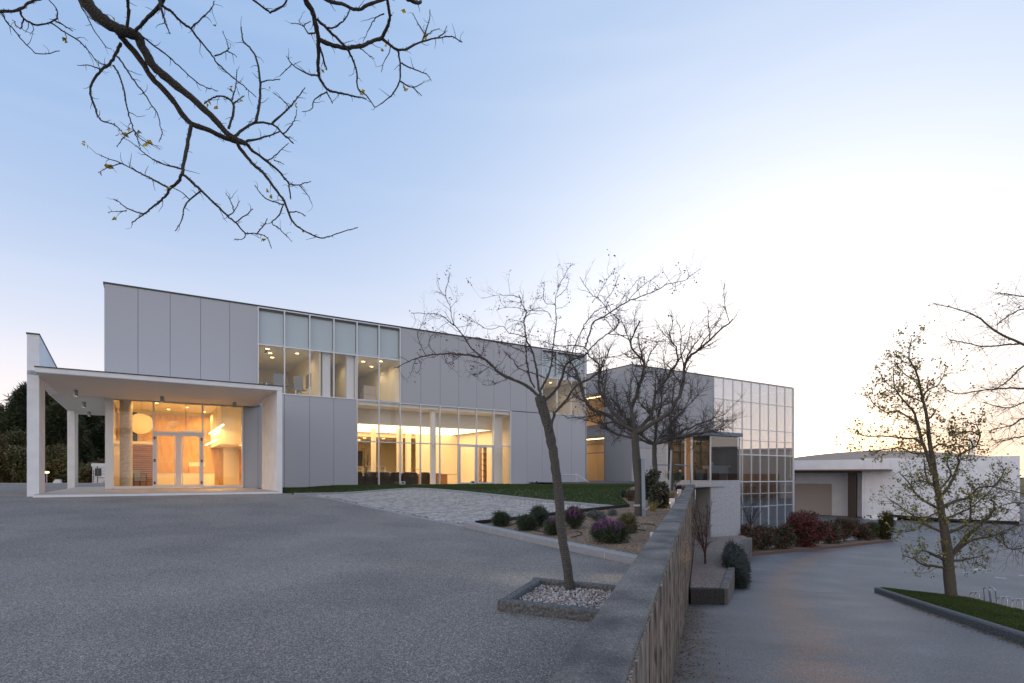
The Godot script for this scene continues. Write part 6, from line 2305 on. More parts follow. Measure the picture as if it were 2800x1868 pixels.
func plane_tree() -> void:
	rng.seed = 601
	seen_px.clear()
	var z := 15.5
	var base := at(2603, 1652, z)
	var o := thing("plane_tree", "young plane tree with small yellow green leaves on the grass strip", "tree", base)
	var g := Geo.new()
	var t := follow([2603, 1664, 2602, 1640, 2598, 1594, 2595, 1551, 2591, 1508, 2585, 1465, 2578, 1422, 2571, 1379, 2564, 1342, 2558, 1307, 2551, 1257, 2542, 1206, 2537, 1155, 2529, 1114, 2519, 1073, 2509, 1027, 2496, 999, 2487, 984, 2486, 956, 2493, 927], z, .2, 32, 3, 4, .008)
	var p: PackedVector3Array = t[0]
	var q: PackedFloat32Array = t[1]
	for k in p.size():
		p[k] -= base
		var f := float(k) / (p.size() - 1)
		q[k] = table([[0, 17.0], [.05, 14.5], [.22, 12.5], [.30, 9.5], [.55, 5.5], [.72, 3.2], [1, 1.0]], f) / F * z * rnd(.97, 1.03)
	g.tube(p, q, 14)
	part(o, "trunk", g.mesh(), M.bark_plane)
	var limbs := [
		[10, 2, .2, [2551, 1298, 2534, 1239, 2519, 1201, 2509, 1160, 2499, 1127, 2478, 1102, 2458, 1079, 2445, 1053, 2442, 1002]],
		[6, 2, .5, [2532, 1224, 2504, 1201, 2473, 1198, 2430, 1193, 2397, 1193, 2358, 1191, 2344, 1176]],
		[5, 2, -.4, [2506, 1155, 2478, 1137, 2453, 1124, 2422, 1127, 2389, 1104, 2374, 1079]],
		[5, 2, .3, [2524, 1089, 2539, 1066, 2565, 1053, 2583, 1022]],
		[4, 2, -.3, [2527, 1100, 2500, 1090, 2470, 1075, 2440, 1060, 2410, 1030]],
		[4, 2, .3, [2509, 1040, 2480, 1028, 2462, 1010, 2448, 990]],
		[13, 4, .6, [2599, 1524, 2621, 1494, 2650, 1462, 2679, 1437, 2707, 1411, 2719, 1379, 2707, 1365]],
		[8, 2, -.5, [2575, 1356, 2595, 1330, 2607, 1307, 2621, 1270, 2621, 1247, 2652, 1229, 2672, 1216, 2680, 1188, 2672, 1165, 2654, 1155]],
		[4, 2, -.3, [2660, 1222, 2656, 1208, 2625, 1200, 2590, 1180]],
		[4, 2, -.3, [2680, 1190, 2650, 1180, 2620, 1184, 2588, 1176]],
		[11, 3, -.4, [2588, 1533, 2558, 1520, 2535, 1508, 2518, 1505]],
		[8, 2, .5, [2586, 1554, 2555, 1548, 2521, 1543, 2498, 1528, 2466, 1517]],
		[8, 2, .4, [2578, 1454, 2538, 1439, 2507, 1416, 2481, 1399, 2449, 1376, 2429, 1365]],
		[8, 2, -.5, [2569, 1391, 2538, 1376, 2507, 1353, 2489, 1325, 2458, 1290]],
		[6, 2, -.3, [2559, 1333, 2527, 1316, 2492, 1317]],
		[5, 2, .4, [2540, 1325, 2530, 1290, 2530, 1260]],
		[9, 3, -.5, [2590, 1457, 2624, 1445, 2650, 1425, 2654, 1388, 2652, 1360]],
		[8, 2, .6, [2582, 1385, 2618, 1368, 2644, 1362, 2679, 1333, 2722, 1327, 2750, 1279]],
		[6, 2, .8, [2602, 1534, 2636, 1531, 2664, 1525, 2693, 1520]],
		[9, 2, -.7, [2602, 1520, 2650, 1480, 2707, 1468, 2750, 1457]],
		[6, 2, .6, [2580, 1420, 2620, 1405, 2660, 1385, 2700, 1350, 2735, 1310]],
		[6, 2, -.8, [2575, 1400, 2545, 1410, 2500, 1450, 2460, 1450]],
		[6, 2, .8, [2565, 1345, 2600, 1300, 2590, 1260, 2610, 1225]],
		[5, 2, .5, [2546, 1230, 2570, 1215, 2590, 1220, 2620, 1215, 2650, 1240]],
		[5, 2, .3, [2537, 1150, 2555, 1130, 2560, 1120]],
		[5, 2, -.4, [2534, 1239, 2500, 1240, 2460, 1225, 2400, 1232, 2350, 1235]],
	]
	var tw := Geo.new()
	var tips := []
	for l in limbs:
		var r := follow(l[3], z, l[2], l[0], l[1], 4, .01)
		var a: PackedVector3Array = r[0]
		for k in a.size():
			a[k] -= base
		var len_ := 0.0
		for k in a.size() - 1:
			len_ += a[k].distance_to(a[k + 1])
		var h := Geo.new()
		h.tube(a, r[1], 6)
		part(o, "limb", h.mesh(), M.bark_plane)
		sprout(tw, a, r[1], int(len_ * 13.0), .62, .0065, 1, .15, tips, .12, .36)
	sprout(tw, p, q, 60, .7, .008, 1, .25, tips, .38, .32)
	stuff(part(o, "twigs", tw.mesh(), M.twig))
	var places := []
	var tints := PackedColorArray()
	for s in tips:
		if rng.randf() < .95:
			for j in rng.randi_range(1, 4):
				places.append(Transform3D(spin(rv() + Vector3(0, .2, 0), rnd(0, TAU), Vector3.ONE * rnd(.6, 1.25)), s[0] + rv() * .06))
				tints.append(shade([Color(.20, .21, .035), Color(.15, .15, .03), Color(.26, .22, .05)][rng.randi_range(0, 2)], .3))
	scatter(o, "leaves", leaf_mesh(.066, .05), M.leaf, places, tints)

func edge_tree() -> void:
	# its trunk stands just past the right edge; the outer branches hang into view
	rng.seed = 611
	seen_px.clear()
	var z := 14.0
	var base := at(3080, 1690, z)
	var o := thing("bare_tree", "bare drooping branches reaching in from the right edge", "tree", base)
	var g := Geo.new()
	var t := smooth_path(PackedVector3Array([Vector3(0, -.3, 0), Vector3(.03, 2, 0), Vector3(-.05, 4, .1), Vector3(0, 6.2, 0), Vector3(-.1, 8.2, 0)]), 4, .01)
	g.tube(t, taper(t.size(), .20, .06), 12)
	part(o, "trunk", g.mesh(), M.bark_plane)
	var tw := Geo.new()
	var tips := []
	for l in [
		[9, 2, .3, [3075, 1120, 2950, 1010, 2800, 943, 2725, 907, 2685, 874, 2645, 854, 2550, 828]],
		[5, 2, -.2, [2790, 940, 2747, 943, 2680, 947, 2627, 934, 2596, 929]],
		[7, 2, -.4, [3078, 1200, 2930, 1080, 2800, 1063, 2747, 1063, 2716, 1066, 2680, 1068, 2627, 1077, 2582, 1066]],
		[6, 2, .4, [3076, 1080, 2880, 960, 2800, 1001, 2770, 1028, 2738, 1054, 2707, 1070]],
		[6, 2, .2, [3078, 1260, 2900, 1130, 2800, 1144, 2770, 1162, 2738, 1170, 2703, 1179]],
		[6, 2, -.4, [3078, 1300, 2900, 1190, 2800, 1193, 2760, 1202, 2725, 1210]],
		[5, 2, .3, [3074, 1050, 2880, 860, 2800, 845, 2750, 870, 2725, 890]],
		[5, 2, .2, [3073, 1030, 2900, 830, 2790, 810, 2730, 800]],
		[5, 2, -.3, [3080, 1460, 2900, 1480, 2800, 1497, 2765, 1502, 2736, 1480]],
		[5, 2, .4, [3079, 1380, 2900, 1370, 2800, 1350, 2749, 1339, 2722, 1330]],
		[5, 2, -.5, [3079, 1400, 2900, 1385, 2800, 1376, 2765, 1376, 2720, 1390]],
		[5, 2, .3, [3080, 1430, 2900, 1425, 2800, 1434, 2765, 1445, 2700, 1470]],
		[5, 2, .1, [3078, 1250, 2900, 1040, 2800, 1100, 2750, 1115, 2690, 1100]],
	]:
		var r := follow(l[3], z, l[2], l[0], l[1], 4, .012)
		var a: PackedVector3Array = r[0]
		for k in a.size():
			a[k] -= base
		var h := Geo.new()
		h.tube(a, r[1], 6)
		part(o, "limb", h.mesh(), M.bark_plane)
		sprout(tw, a, r[1], 34, .85, .0055, 1, -.02, tips, .15, .25)
	stuff(part(o, "twigs", tw.mesh(), M.twig))
	var places := []
	var tints := PackedColorArray()
	for s in tips:
		if rng.randf() < .12:
			places.append(Transform3D(spin(rv(), rnd(0, TAU), Vector3.ONE * rnd(.6, 1.3)), s[0] + rv() * .03))
			tints.append(shade(Color(.10, .045, .03), .3))
	scatter(o, "leaves", leaf_mesh(.05, .045), M.leaf, places, tints)

func bed_plants() -> void:
	rng.seed = 701
	# [name, label, category, x, y of the foot, width, height in the photograph, leaves, spray, size factor, colours, group]
	var green := [Color(.028, .046, .026), Color(.040, .060, .034), Color(.055, .075, .045)]
	var lav := [Color(.050, .070, .034), Color(.070, .095, .045), Color(.036, .052, .028)]
	var silver := [Color(.13, .145, .14), Color(.10, .115, .115), Color(.17, .18, .17)]
	var olive := [Color(.11, .10, .035), Color(.085, .085, .03), Color(.15, .115, .05)]
	var glossy := [Color(.022, .030, .013), Color(.035, .042, .018), Color(.060, .035, .020), Color(.10, .11, .08)]
	var list := [
		["rosemary_bush", "small rosemary bush nearest the left corner of the bed", 1373, 1438, 42, 32, 420, "needle", green],
		["rosemary_bush", "largest rosemary bush, at the back of the trio", 1473, 1440, 52, 46, 560, "needle", green],
		["rosemary_bush", "middle rosemary bush close to the granite kerb", 1444, 1449, 54, 33, 520, "needle", green],
		["lavender_bush", "lavender with purple flowers left of the leaning trunk", 1514, 1461, 44, 40, 520, "needle", lav],
		["lavender_bush", "tall lavender with purple flowers right of the leaning trunk", 1570, 1447, 50, 50, 560, "needle", lav],
		["lavender_bush", "wide lavender in full purple flower nearest the wall", 1664, 1481, 88, 50, 800, "needle", lav],
		["silver_shrub", "low silver grey shrub by the black edging strip", 1621, 1414, 26, 15, 200, "small", silver],
		["silver_shrub", "larger silver grey cushion shrub in open soil", 1638, 1424, 34, 21, 260, "small", silver],
		["silver_shrub", "small silver grey shrub near the lawn's tip", 1676, 1410, 20, 15, 180, "small", silver],
		["olive_shrub", "loose olive brown shrub behind the wide lavender", 1716, 1456, 58, 54, 420, "small", olive],
		["dark_shrub", "small dark green shrub at the lawn's edge left of the tied tree", 1707, 1361, 18, 17, 160, "small", green],
		["olive_shrub", "brownish loose shrub just left of the tied tree", 1727, 1370, 30, 30, 230, "small", [Color(.09, .075, .03), Color(.12, .06, .045), Color(.06, .065, .03)]],
		["camellia_shrub", "tall open camellia with glossy dark leaves behind the tied tree", 1768, 1366, 62, 86, 300, "broad", glossy],
		["camellia_shrub", "dense rounded camellia with glossy dark leaves right of the tied tree", 1806, 1389, 50, 64, 430, "broad", glossy],
		["rose_bush", "rose bush with a few pale pink blooms before the gatehouse", 1846, 1330, 52, 46, 240, "small", [Color(.045, .065, .025), Color(.07, .085, .035)]],
		["purple_plant", "small dark purple leaved plant near the wall's far end", 1856, 1341, 14, 12, 130, "small", [Color(.05, .012, .05), Color(.08, .02, .07)]],
	]
	for q in list:
		var p := meet_up(q[2], q[3], .085)
		var k: float = -p.z / F
		var o := bush(q[0], q[1], "shrub", p, q[4] * .5 * k, q[5] * k, q[6], q[7], .13 if q[7] == "needle" else (.17 if q[7] == "broad" else .09), q[8], 6)
		if q[0] == "lavender_bush":
			var places := []
			var tints := PackedColorArray()
			for j in int(q[4] * 2.0):
				var a := rnd(0, TAU)
				var rr := sqrt(rng.randf())
				var h: float = q[5] * k * (1.12 - .42 * rr * rr) * rnd(.86, 1.06)
				places.append(Transform3D(Basis.from_euler(Vector3(rnd(-.5, .5), rnd(0, 6), rnd(-.5, .5))).scaled(Vector3(.030, .05, .030) * rnd(.8, 1.3)), Vector3(cos(a) * rr * q[4] * .52 * k, h, sin(a) * rr * q[4] * .52 * k)))
				tints.append(shade([Color(.15, .05, .17), Color(.27, .09, .24), Color(.09, .04, .12)][rng.randi_range(0, 2)], .25))
			scatter(o, "flowers", clump_mesh(9, .8, .42, 31, .8), M.petal, places, tints)
		if q[0] == "rose_bush":
			for b in [[1832, 1292], [1860, 1289], [1815, 1294]]:
				var fg := Geo.new()
				fg.lathe(PackedVector2Array([Vector2(0, .07), Vector2(.045, .06), Vector2(.065, .0), Vector2(.045, -.05), Vector2(0, -.06)]), Transform3D(), 10)
				part(o, "bloom", fg.mesh(), plain("rose_pink", lin(.62, .30, .34), .8), at(b[0], b[1], -p.z + .05) - p)
	var tuftm := tuft_mesh(46, .5, .007, 1.1, 41)
	var tufts := [[1785, 1398, 30, 33, "yellow ornamental grass tuft at the foot of the tied tree", Color(.30, .24, .08)], [1837, 1362, 24, 26, "yellow ornamental grass tuft beside the farthest light boxes", Color(.27, .22, .08)], [1869, 1340, 20, 18, "greenish grass tuft against the wall's far end", Color(.16, .15, .05)]]
	for q in tufts:
		var p := meet_up(q[0], q[1], .085)
		var o := thing("grass_tuft", q[4], "grass tuft", p, 0, "ornamental grass tufts in the bed")
		var s: float = q[3] * -p.z / F / .5
		var pl := []
		var tn := PackedColorArray()
		for k in 4:
			pl.append(Transform3D(Basis(Vector3.UP, k * 1.5).scaled(Vector3(s * .9, s, s * .9)), Vector3.ZERO))
			tn.append(shade(q[5], .2))
		scatter(o, "blades", tuftm, M.grass_blade, pl, tn)
	for k in 5:
		var xq: float = [1559, 1591, 1627, 1665, 1702][k]
		var p := at(xq, 1331, 31.3 - k * .35)
		p.y = up(p.x, -p.z) + .06
		var o := thing("edging_tuft", "small yellow green tuft at the foot of the low wall, %s from the left" % ["first", "second", "third", "fourth", "fifth"][k], "grass tuft", p, 0, "tufts along the low wall behind the lawn")
		scatter(o, "blades", tuftm, M.grass_blade, [Transform3D(Basis.from_scale(Vector3(.5, .42, .5)), Vector3.ZERO), Transform3D(Basis(Vector3.UP, 1.3).scaled(Vector3(.45, .36, .45)), Vector3(.05, 0, 0))], PackedColorArray([Color(.10, .12, .03), Color(.13, .13, .03)]))
	# drip hose lying on the soil
	var hz := thing("drip_hose", "thin black drip hose winding over the soil of the bed", "hose", meet_up(1600, 1450, .1))
	for q in [[1395, 1437, 1410, 1431, 1425, 1433, 1440, 1440, 1470, 1452, 1500, 1456, 1520, 1462], [1575, 1452, 1590, 1458, 1586, 1464, 1560, 1470], [1690, 1466, 1712, 1449, 1740, 1448, 1765, 1451], [1752, 1433, 1775, 1433, 1790, 1436], [1655, 1484, 1690, 1486, 1720, 1482]]:
		var c := PackedVector3Array()
		for k in range(0, q.size(), 2):
			c.append(meet_up(q[k], q[k + 1], .095) - hz.position)
		var s := smooth_path(c, 4, 0)
		var g := Geo.new()
		g.tube(s, taper(s.size(), .009, .009), 5)
		part(hz, "hose", g.mesh(), M.rubber)
	# thin multi-stemmed sapling on the lawn before the library glazing
	rng.seed = 733
	var sp := meet_up(999, 1333, .06)
	sp = uw(to_uw(sp).x, sp.y, 28.4)
	sp = at(999, 1333, -sp.z)
	sp.y = up(sp.x, -sp.z) + .05
	var sap := thing("sapling", "thin multi stemmed sapling with tiny leaves before the left library panes", "sapling", sp)
	var sg := Geo.new()
	var tips := []
	for k in 6:
		var e := Vector3(rnd(-.42, .42), rnd(1.3, 2.15), rnd(-.3, .3))
		var c := smooth_path(PackedVector3Array([Vector3(rnd(-.05, .05), -.05, 0), Vector3(e.x * .4, e.y * .5, e.z * .5), e]), 4, .012)
		var r := taper(c.size(), .011, .004)
		sg.tube(c, r, 5)
		sprout(sg, c, r, 16, .3, .004, 0, .5, tips, .25, .3)
	part(sap, "stem", sg.mesh(), M.twig)
	blossom(sap, tips, .8, .03, [Color(.07, .08, .02), Color(.05, .06, .02)], "leaves")

func lower_plants() -> void:
	rng.seed = 801
	var red := [Color(.14, .022, .022), Color(.10, .020, .018), Color(.055, .050, .020), Color(.19, .035, .03)]
	var mix := [Color(.055, .062, .024), Color(.040, .050, .020), Color(.16, .030, .025), Color(.085, .075, .035)]
	var list := [
		["photinia_shrub", "leftmost low photinia of the hedge, with dry pinkish twigs", 2047, 1516, 60, 74, 330, mix, ""],
		["photinia_shrub", "second photinia from the left, red tips over pale green", 2094, 1511, 58, 62, 460, mix, ""],
		["photinia_shrub", "third photinia from the left, beside the big red one", 2139, 1508, 58, 62, 460, mix, ""],
		["photinia_shrub", "biggest dark red photinia standing above the hedge", 2213, 1502, 102, 96, 1500, red, ""],
		["photinia_shrub", "photinia just right of the big dark red one", 2277, 1493, 56, 62, 460, mix, ""],
		["photinia_shrub", "red tipped photinia in the middle of the right hedge", 2319, 1488, 52, 62, 460, mix, ""],
		["photinia_shrub", "red tipped photinia near the right end of the hedge", 2360, 1483, 48, 56, 430, mix, ""],
		["photinia_shrub", "greenest photinia, last but one in the hedge", 2398, 1480, 44, 46, 360, [Color(.07, .07, .025), Color(.05, .055, .02)], ""],
	]
	for q in list:
		var m := meet_low(q[2], q[3])
		var p := Vector3(m.x, low(m.x, m.y) + .10, -m.y - .45)
		var k: float = m.y / F
		var b := bush(q[0], q[1], "shrub", p, q[4] * .70 * k, q[5] * k, int(q[6] * 1.5), "small", .27, q[7], 6, "photinia hedge along the lower road", .3, .62)
	var m2 := meet_low(2428, 1479)
	bush("conifer_shrub", "dark pointed conifer at the right end of the hedge", "shrub", Vector3(m2.x, low(m2.x, m2.y), -m2.y - .3), .55, 1.95, 620, "fern", .34, [Color(.03, .028, .012), Color(.06, .05, .018), Color(.10, .085, .02)], 4)
	# kerb of the hedge bed, in lengths
	var a := meet_low(2050, 1521)
	var b := meet_low(2440, 1481)
	var o := thing("hedge_kerb", "brown stained kerb in front of the photinia hedge", "kerb", Vector3(a.x, low(a.x, a.y), -a.y))
	var n := 16
	for k in n:
		var p := a.lerp(b, float(k) / n)
		var q := a.lerp(b, float(k + 1) / n)
		var pa := Vector3(p.x, low(p.x, p.y), -p.y) - o.position
		var pb := Vector3(q.x, low(q.x, q.y), -q.y) - o.position
		var f := frame_between(pa, pb)
		f.origin = pa + (pb - pa).normalized() * .006
		var g := Geo.new()
		g.prism(PackedVector2Array([Vector2(-.06, -.3), Vector2(.06, -.3), Vector2(.06, .13), Vector2(-.06, .13)]), f, pa.distance_to(pb) - .012)
		part(o, "kerb_stone", g.mesh(), M.brown_kerb)
	var soil := Geo.new()
	var pts := []
	for v in [a, b, b + Vector2(-.9, 1.3), a + Vector2(-.9, 1.3)]:
		pts.append(Vector3(v.x, low(v.x, v.y) + .09, -v.y))
	soil.quad(pts[0], pts[1], pts[2], pts[3], Vector3.UP)
	struct("hedge_soil", soil.mesh(), M.soil)
	# rosemary spilling over the planter wall
	rng.seed = 811
	var sp := thing("trailing_rosemary", "dark trailing rosemary spilling over the gravel planter's outer wall", "shrub", Vector3(7.55, -3.75, -19.6))
	var places := []
	var tints := PackedColorArray()
	var sg := Geo.new()
	for k in 14:
		var s := rnd(-1.5, 1.9)
		var root := Vector3(s * .42 - .25, .86, -s)
		var e := Vector3(s * .42 + rnd(.2, .5), rnd(.1, .6), -s + rnd(-.1, .1))
		var c := smooth_path(PackedVector3Array([root, root + Vector3(.25, .12, 0), e]), 3, .01)
		sg.tube(c, taper(c.size(), .012, .005), 4)
	part(sp, "stem", sg.mesh(), M.twig)
	for k in 2100:
		var s := rnd(-1.6, 2.0)
		var an := rnd(-.15, PI * .62)
		var rr := rnd(.72, 1.0)
		var q := Vector3(s * .42 + sin(an) * .50 * rr - .05, .62 + cos(an) * .52 * rr - (.25 * sin(an)) + rnd(-.1, .06), -s)
		places.append(Transform3D(spin(Vector3(sin(an) * .6, rnd(-1.0, .5), rnd(-.5, .5)), rnd(0, TAU), Vector3.ONE * rnd(.14, .26)), q))
		tints.append(shade([Color(.030, .040, .026), Color(.045, .055, .038), Color(.07, .075, .085)][rng.randi_range(0, 2)], .3))
	scatter(sp, "foliage", clump("needle"), M.leaf, places, tints)
	# bare shrubs by the gatehouse
	for q in [["bare reddish multi stemmed shrub in the gravel before the gatehouse base", at(1929, 1546, 18.7), 2.15, .95, 831], ["leafless dark shrub at the right corner of the gatehouse base", at(2052, 1470, 33.5), 3.2, 1.35, 832]]:
		rng.seed = q[4]
		var ob := thing("bare_shrub", q[0], "shrub", q[1])
		var g := Geo.new()
		var tips := []
		for k in 9:
			var an := rnd(0, TAU)
			var sp2: float = q[3] * rnd(.35, 1.0)
			var e := Vector3(cos(an) * sp2, q[2] * rnd(.7, 1.0), sin(an) * sp2)
			var c := smooth_path(PackedVector3Array([Vector3(0, -.1, 0), Vector3(cos(an) * .05, q[2] * .22, sin(an) * .05), Vector3(e.x * .45, e.y * .55, e.z * .45), e]), 4, .015)
			var r := taper(c.size(), .020, .006)
			g.tube(c, r, 5)
			sprout(g, c, r, 12, q[2] * .30, .007, 1, .35, tips, .3, .28)
		part(ob, "stem", g.mesh(), M.twig_red if q[4] == 831 else M.twig)
	# gravel loose over the bed
	rng.seed = 841
	var st := Geo.new()
	st.lathe(PackedVector2Array([Vector2(0, .5), Vector2(.45, .2), Vector2(.45, -.2), Vector2(0, -.5)]), Transform3D(), 5)
	var gp := []
	var gt := PackedColorArray()
	for k in 9000:
		var z := 14.25 + 8.0 * pow(rng.randf(), 1.3)
		var x := rnd(wall_x(z) + .42, 5.12 + (z - 14.05) * .432)
		var y := lerpf(-2.85, -2.99, clampf((z - 14.1) / 4.7, 0, 1)) if z < 18.8 else lerpf(-2.99, -3.11, clampf((z - 18.8) / 5.8, 0, 1))
		var s := rnd(.02, .042)
		gp.append(Transform3D(Basis(rv().normalized(), rnd(0, 6)).scaled(Vector3.ONE * s), Vector3(x, y + rnd(.0, .012), -z)))
		var t := rnd(.16, .46)
		gt.append(Color(t, t * .82, t * .72))
	scatter(self, "loose_gravel", st.mesh(), M.stone, gp, gt)
	# litter of dead leaves along the wall's foot and the strip's kerb
	var lp := []
	var lt := PackedColorArray()
	for k in 2600:
		var z := 3.0 + 14.0 * pow(rng.randf(), 1.2)
		var x := wall_x(z) + .37 + absf(rng.randfn(0, .22))
		if k % 3 == 0:
			z = rnd(6, 15)
			x = kerb_x(z) - .1 - absf(rng.randfn(0, .10))
		var s := rnd(.5, 1.2)
		lp.append(Transform3D(Basis.from_euler(Vector3(-PI / 2 + rnd(-.5, .5), rnd(0, TAU), rnd(-.5, .5))).scaled(Vector3.ONE * s), Vector3(x, low(x, z) + .008, -z)))
		lt.append(shade([Color(.16, .085, .03), Color(.10, .06, .03), Color(.22, .15, .05)][rng.randi_range(0, 2)], .3))
	scatter(self, "leaf_litter", leaf_mesh(.035, .022), M.litter, lp, lt)

func conifer(called: String, label: String, p: Vector3, h: float, r: float, n: int, cols: Array, group := "") -> Node3D:
	var o := thing(called, label, "tree", p, 0, group)
	var g := Geo.new()
	g.tube(PackedVector3Array([Vector3(0, -.3, 0), Vector3(0, h * .5, 0), Vector3(0, h * .97, 0)]), PackedFloat32Array([.18, .12, .03]), 7)
	part(o, "trunk", g.mesh(), M.bark_dark)
	var places := []
	var tints := PackedColorArray()
	var ph := []
	for k in 12:
		ph.append([rnd(0, TAU), rnd(.72, 1.12)])
	for k in n:
		var f := pow(rng.randf(), .75)
		var y := h * (.03 + .97 * f)
		var an := rnd(0, TAU)
		var lump: float = 1.0 + .20 * sin(an * 3 + y * 1.7) + .14 * sin(an * 5 - y * 2.9 + 1)
		var rr := r * pow(1.0 - f * .985, .62) * lump * rnd(.62, 1.05)
		var d := Vector3(cos(an), 0, sin(an))
		places.append(Transform3D(spin(d * .8 + Vector3(0, rnd(.0, .9), 0), rnd(0, TAU), Vector3.ONE * rnd(.55, 1.05)), d * rr + Vector3(0, y, 0)))
		tints.append(shade(cols[rng.randi_range(0, cols.size() - 1)], .3))
	scatter(o, "crown", clump("fern"), M.leaf, places, tints)
	return o

func far_trees() -> void:
	rng.seed = 901
	var dark := [Color(.020, .034, .015), Color(.034, .052, .022), Color(.055, .070, .026), Color(.066, .062, .025)]
	var wood := [Color(.085, .090, .024), Color(.115, .110, .032), Color(.060, .072, .020), Color(.10, .064, .028)]
	var words := ["tall dark conifer hidden low behind the tall white pier", "dark conifer right of the tall white pier, nearest it", "dark conifer with a forked top left of the rear pier", "broad dark conifer just right of the rear pier", "round topped dark conifer above the tiled house", "dark conifer beside the entrance corner post", "dark conifer at the far left edge of the trees"]
	var q := [[88, 1072, 54, 3.2], [136, 1104, 55, 2.4], [172, 1122, 53, 2.2], [232, 1138, 58, 2.6], [262, 1135, 60, 2.9], [296, 1178, 57, 2.4], [-30, 1120, 58, 2.6]]
	for k in q.size():
		var z: float = q[k][2]
		var p := at(q[k][0], 1300, z)
		p.y = -.6
		conifer("conifer", words[k], p, (HZ - q[k][1]) / F * z + .6, q[k][3], 2600, dark, "dark conifers behind the car park")
	for k in 2:
		var z := 60.0 + k
		var p := at([6, 34][k], 1300, z)
		p.y = -.6
		var h: float = (HZ - [1092, 1115][k]) / F * z + .6
		var o := bush("slender_tree", ["slender open tree at the left edge of the photo", "thin open tree between the left edge and the conifers"][k], "tree", p, 1.5, h, 620, "small", .55, [Color(.04, .04, .018), Color(.055, .048, .022)], 5)
	var kinds := ["olive green", "rusty brown", "mid green", "yellowish green", "reddish", "dull green", "dark green", "brownish green", "pale green", "deep green", "copper"]
	for k in 11:
		var xq := -20.0 + k * 31.0
		var z := 47.5 + (k % 3) * 1.3
		var p := at(xq, 1300, z)
		p.y = -.62
		var h: float = [4.2, 3.4, 4.6, 3.0, 2.6, 2.4, 3.0, 1.6, 1.5, 1.3, 1.9][k]
		var cols: Array = wood if k % 4 != 1 and k % 4 != 0 else [Color(.11, .09, .028), Color(.13, .062, .032), Color(.09, .085, .026)]
		bush("hedge_shrub", "%s shrub of the far hedge, %s from the left" % [kinds[k], ["first", "second", "third", "fourth", "fifth", "sixth", "seventh", "eighth", "ninth", "tenth", "eleventh"][k]], "shrub", p, 1.25, h, 620, "small", .5, cols, 4, "mixed shrubs of the far hedge")
	# distant trees over the warehouse
	for k in 2:
		var z := 120.0
		var p := at([2240, 2156][k], 1300, z)
		p.y = -4.8
		bush("distant_tree", ["rounded distant tree above the warehouse's left roof line", "small pointed distant tree beside the glass block's edge"][k], "tree", p, [3.4, 1.5][k], [8.2, 7.6][k], 260, "small", 1.5, dark, 3)

func mirror_spot(x: float, zv: float) -> Vector3:   # where a thing stands that the main facade shows by reflection at this bearing
	var p := at(x, HZ, zv)
	var q := to_uw(p)
	return uw(q.x, 0, 59.0 - q.y)

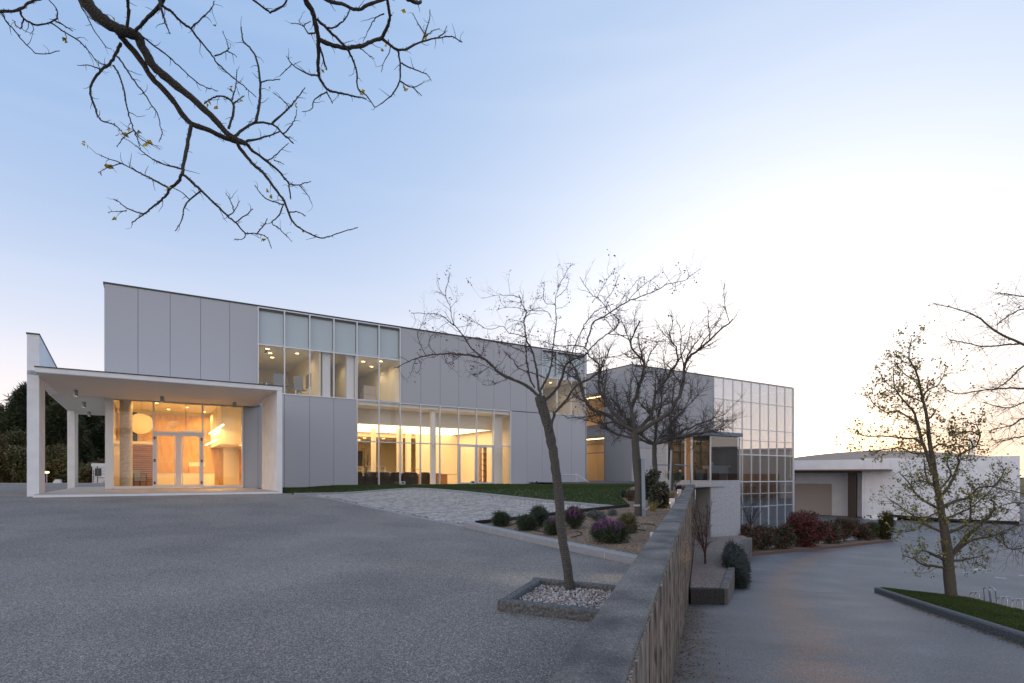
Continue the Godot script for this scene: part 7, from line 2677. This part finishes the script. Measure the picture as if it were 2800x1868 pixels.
func behind_us() -> void:
	rng.seed = 951
	var words := ["leftmost", "second", "third", "fourth", "fifth", "sixth"]
	var xs := [[990, 1105, 1.6], [1045, 1168, 2.6], [1112, 1150, 3.0], [1165, 1158, 2.8], [1212, 1185, 2.6], [1252, 1192, 1.7]]
	for k in 6:
		var zv := 78.0 + (k % 3) * 3.0
		var p := mirror_spot(xs[k][0], zv)
		p.y = low(p.x, -p.z) - .05
		var h: float = (HZ - xs[k][1]) / F * zv - p.y
		bush("reflected_tree", "dark tree across the lower lot, %s of those mirrored in the library glazing" % words[k], "tree", p, xs[k][2], h, 900, "small", .55, [Color(.02, .024, .010), Color(.034, .036, .014), Color(.028, .022, .012)], 5, "trees mirrored in the glazing")
	var mp := mirror_spot(1075, 85.0)
	mp.y = low(mp.x, -mp.z)
	var m := thing("telecom_mast", "brown telecom mast with a caged platform mirrored in the upper glazing", "mast", mp)
	var top := 16.4 - mp.y
	var g := Geo.new()
	g.tube(PackedVector3Array([Vector3(0, -.2, 0), Vector3(0, top * .5, 0), Vector3(0, top - 1.0, 0)]), PackedFloat32Array([.42, .34, .26]), 10)
	part(m, "pole", g.mesh(), M.brown_metal)
	var cage := Geo.new()
	for k in 8:
		var a := TAU * k / 8
		cage.tube(PackedVector3Array([Vector3(cos(a) * 1.1, top - 5.2, sin(a) * 1.1), Vector3(cos(a) * 1.1, top - 2.4, sin(a) * 1.1)]), PackedFloat32Array([.05, .05]), 4)
	for y in [top - 5.2, top - 4.4, top - 2.4]:
		var ring := PackedVector3Array()
		var rr := PackedFloat32Array()
		for k in 13:
			ring.append(Vector3(cos(TAU * k / 12) * 1.1, y, sin(TAU * k / 12) * 1.1))
			rr.append(.05)
		cage.tube(ring, rr, 4)
	part(m, "cage", cage.mesh(), M.brown_metal)
	for k in 9:
		var a := TAU * k / 9
		slab(m, "antenna", Vector3(cos(a) * .9 - .12, top - 2.3, sin(a) * .9 - .12), Vector3(cos(a) * .9 + .12, top - .1 - (k % 3) * .3, sin(a) * .9 + .12), M.fascia_brown)
	# a long grey hall far to the right, mirrored in the curtain wall
	var h := thing("neighbouring_hall", "long grey hall across the lot, mirrored in the glass curtain wall", "warehouse", Vector3(95, -4.2, -25))
	for k in 9:
		slab(h, "wall_sheet", Vector3(0, -.5, -40 + k * 10 + .02), Vector3(.3, 9.3, -30 + k * 10 - .02), M.shutter)
	slab(h, "roof", Vector3(-.2, 9.31, -40.2), Vector3(24, 9.7, 50.2), M.roof_sheet)
	for k in 3:
		slab(h, "shutter_door", Vector3(-.06, -.4, -28 + k * 24), Vector3(-.01, 4.5, -21 + k * 24), M.fascia_brown)

func _ready() -> void:
	rng.seed = 20240
	make_camera_and_sun()
	make_sky()
	make_materials()
	grained("brown_kerb", ramp_tex(noise(0.08, 91, FastNoiseLite.TYPE_SIMPLEX_SMOOTH, 5), [[0.2, lin(.10, .055, .04)], [0.8, lin(.22, .13, .095)]], 256), 1.0, 0.9)
	make_ground()
	make_office()
	make_portico()
	make_second_block()
	make_gatehouse()
	make_warehouse()
	make_wall()
	make_planters()
	make_island()
	make_left_background()
	rng.seed = 333
	judas_tree_front()
	bed_trees()
	plane_tree()
	edge_tree()
	rng.seed = 444
	overhanging_tree()
	bed_plants()
	lower_plants()
	far_trees()
	behind_us()
	rng.seed = 555
	step_lights()
	facade_lights()
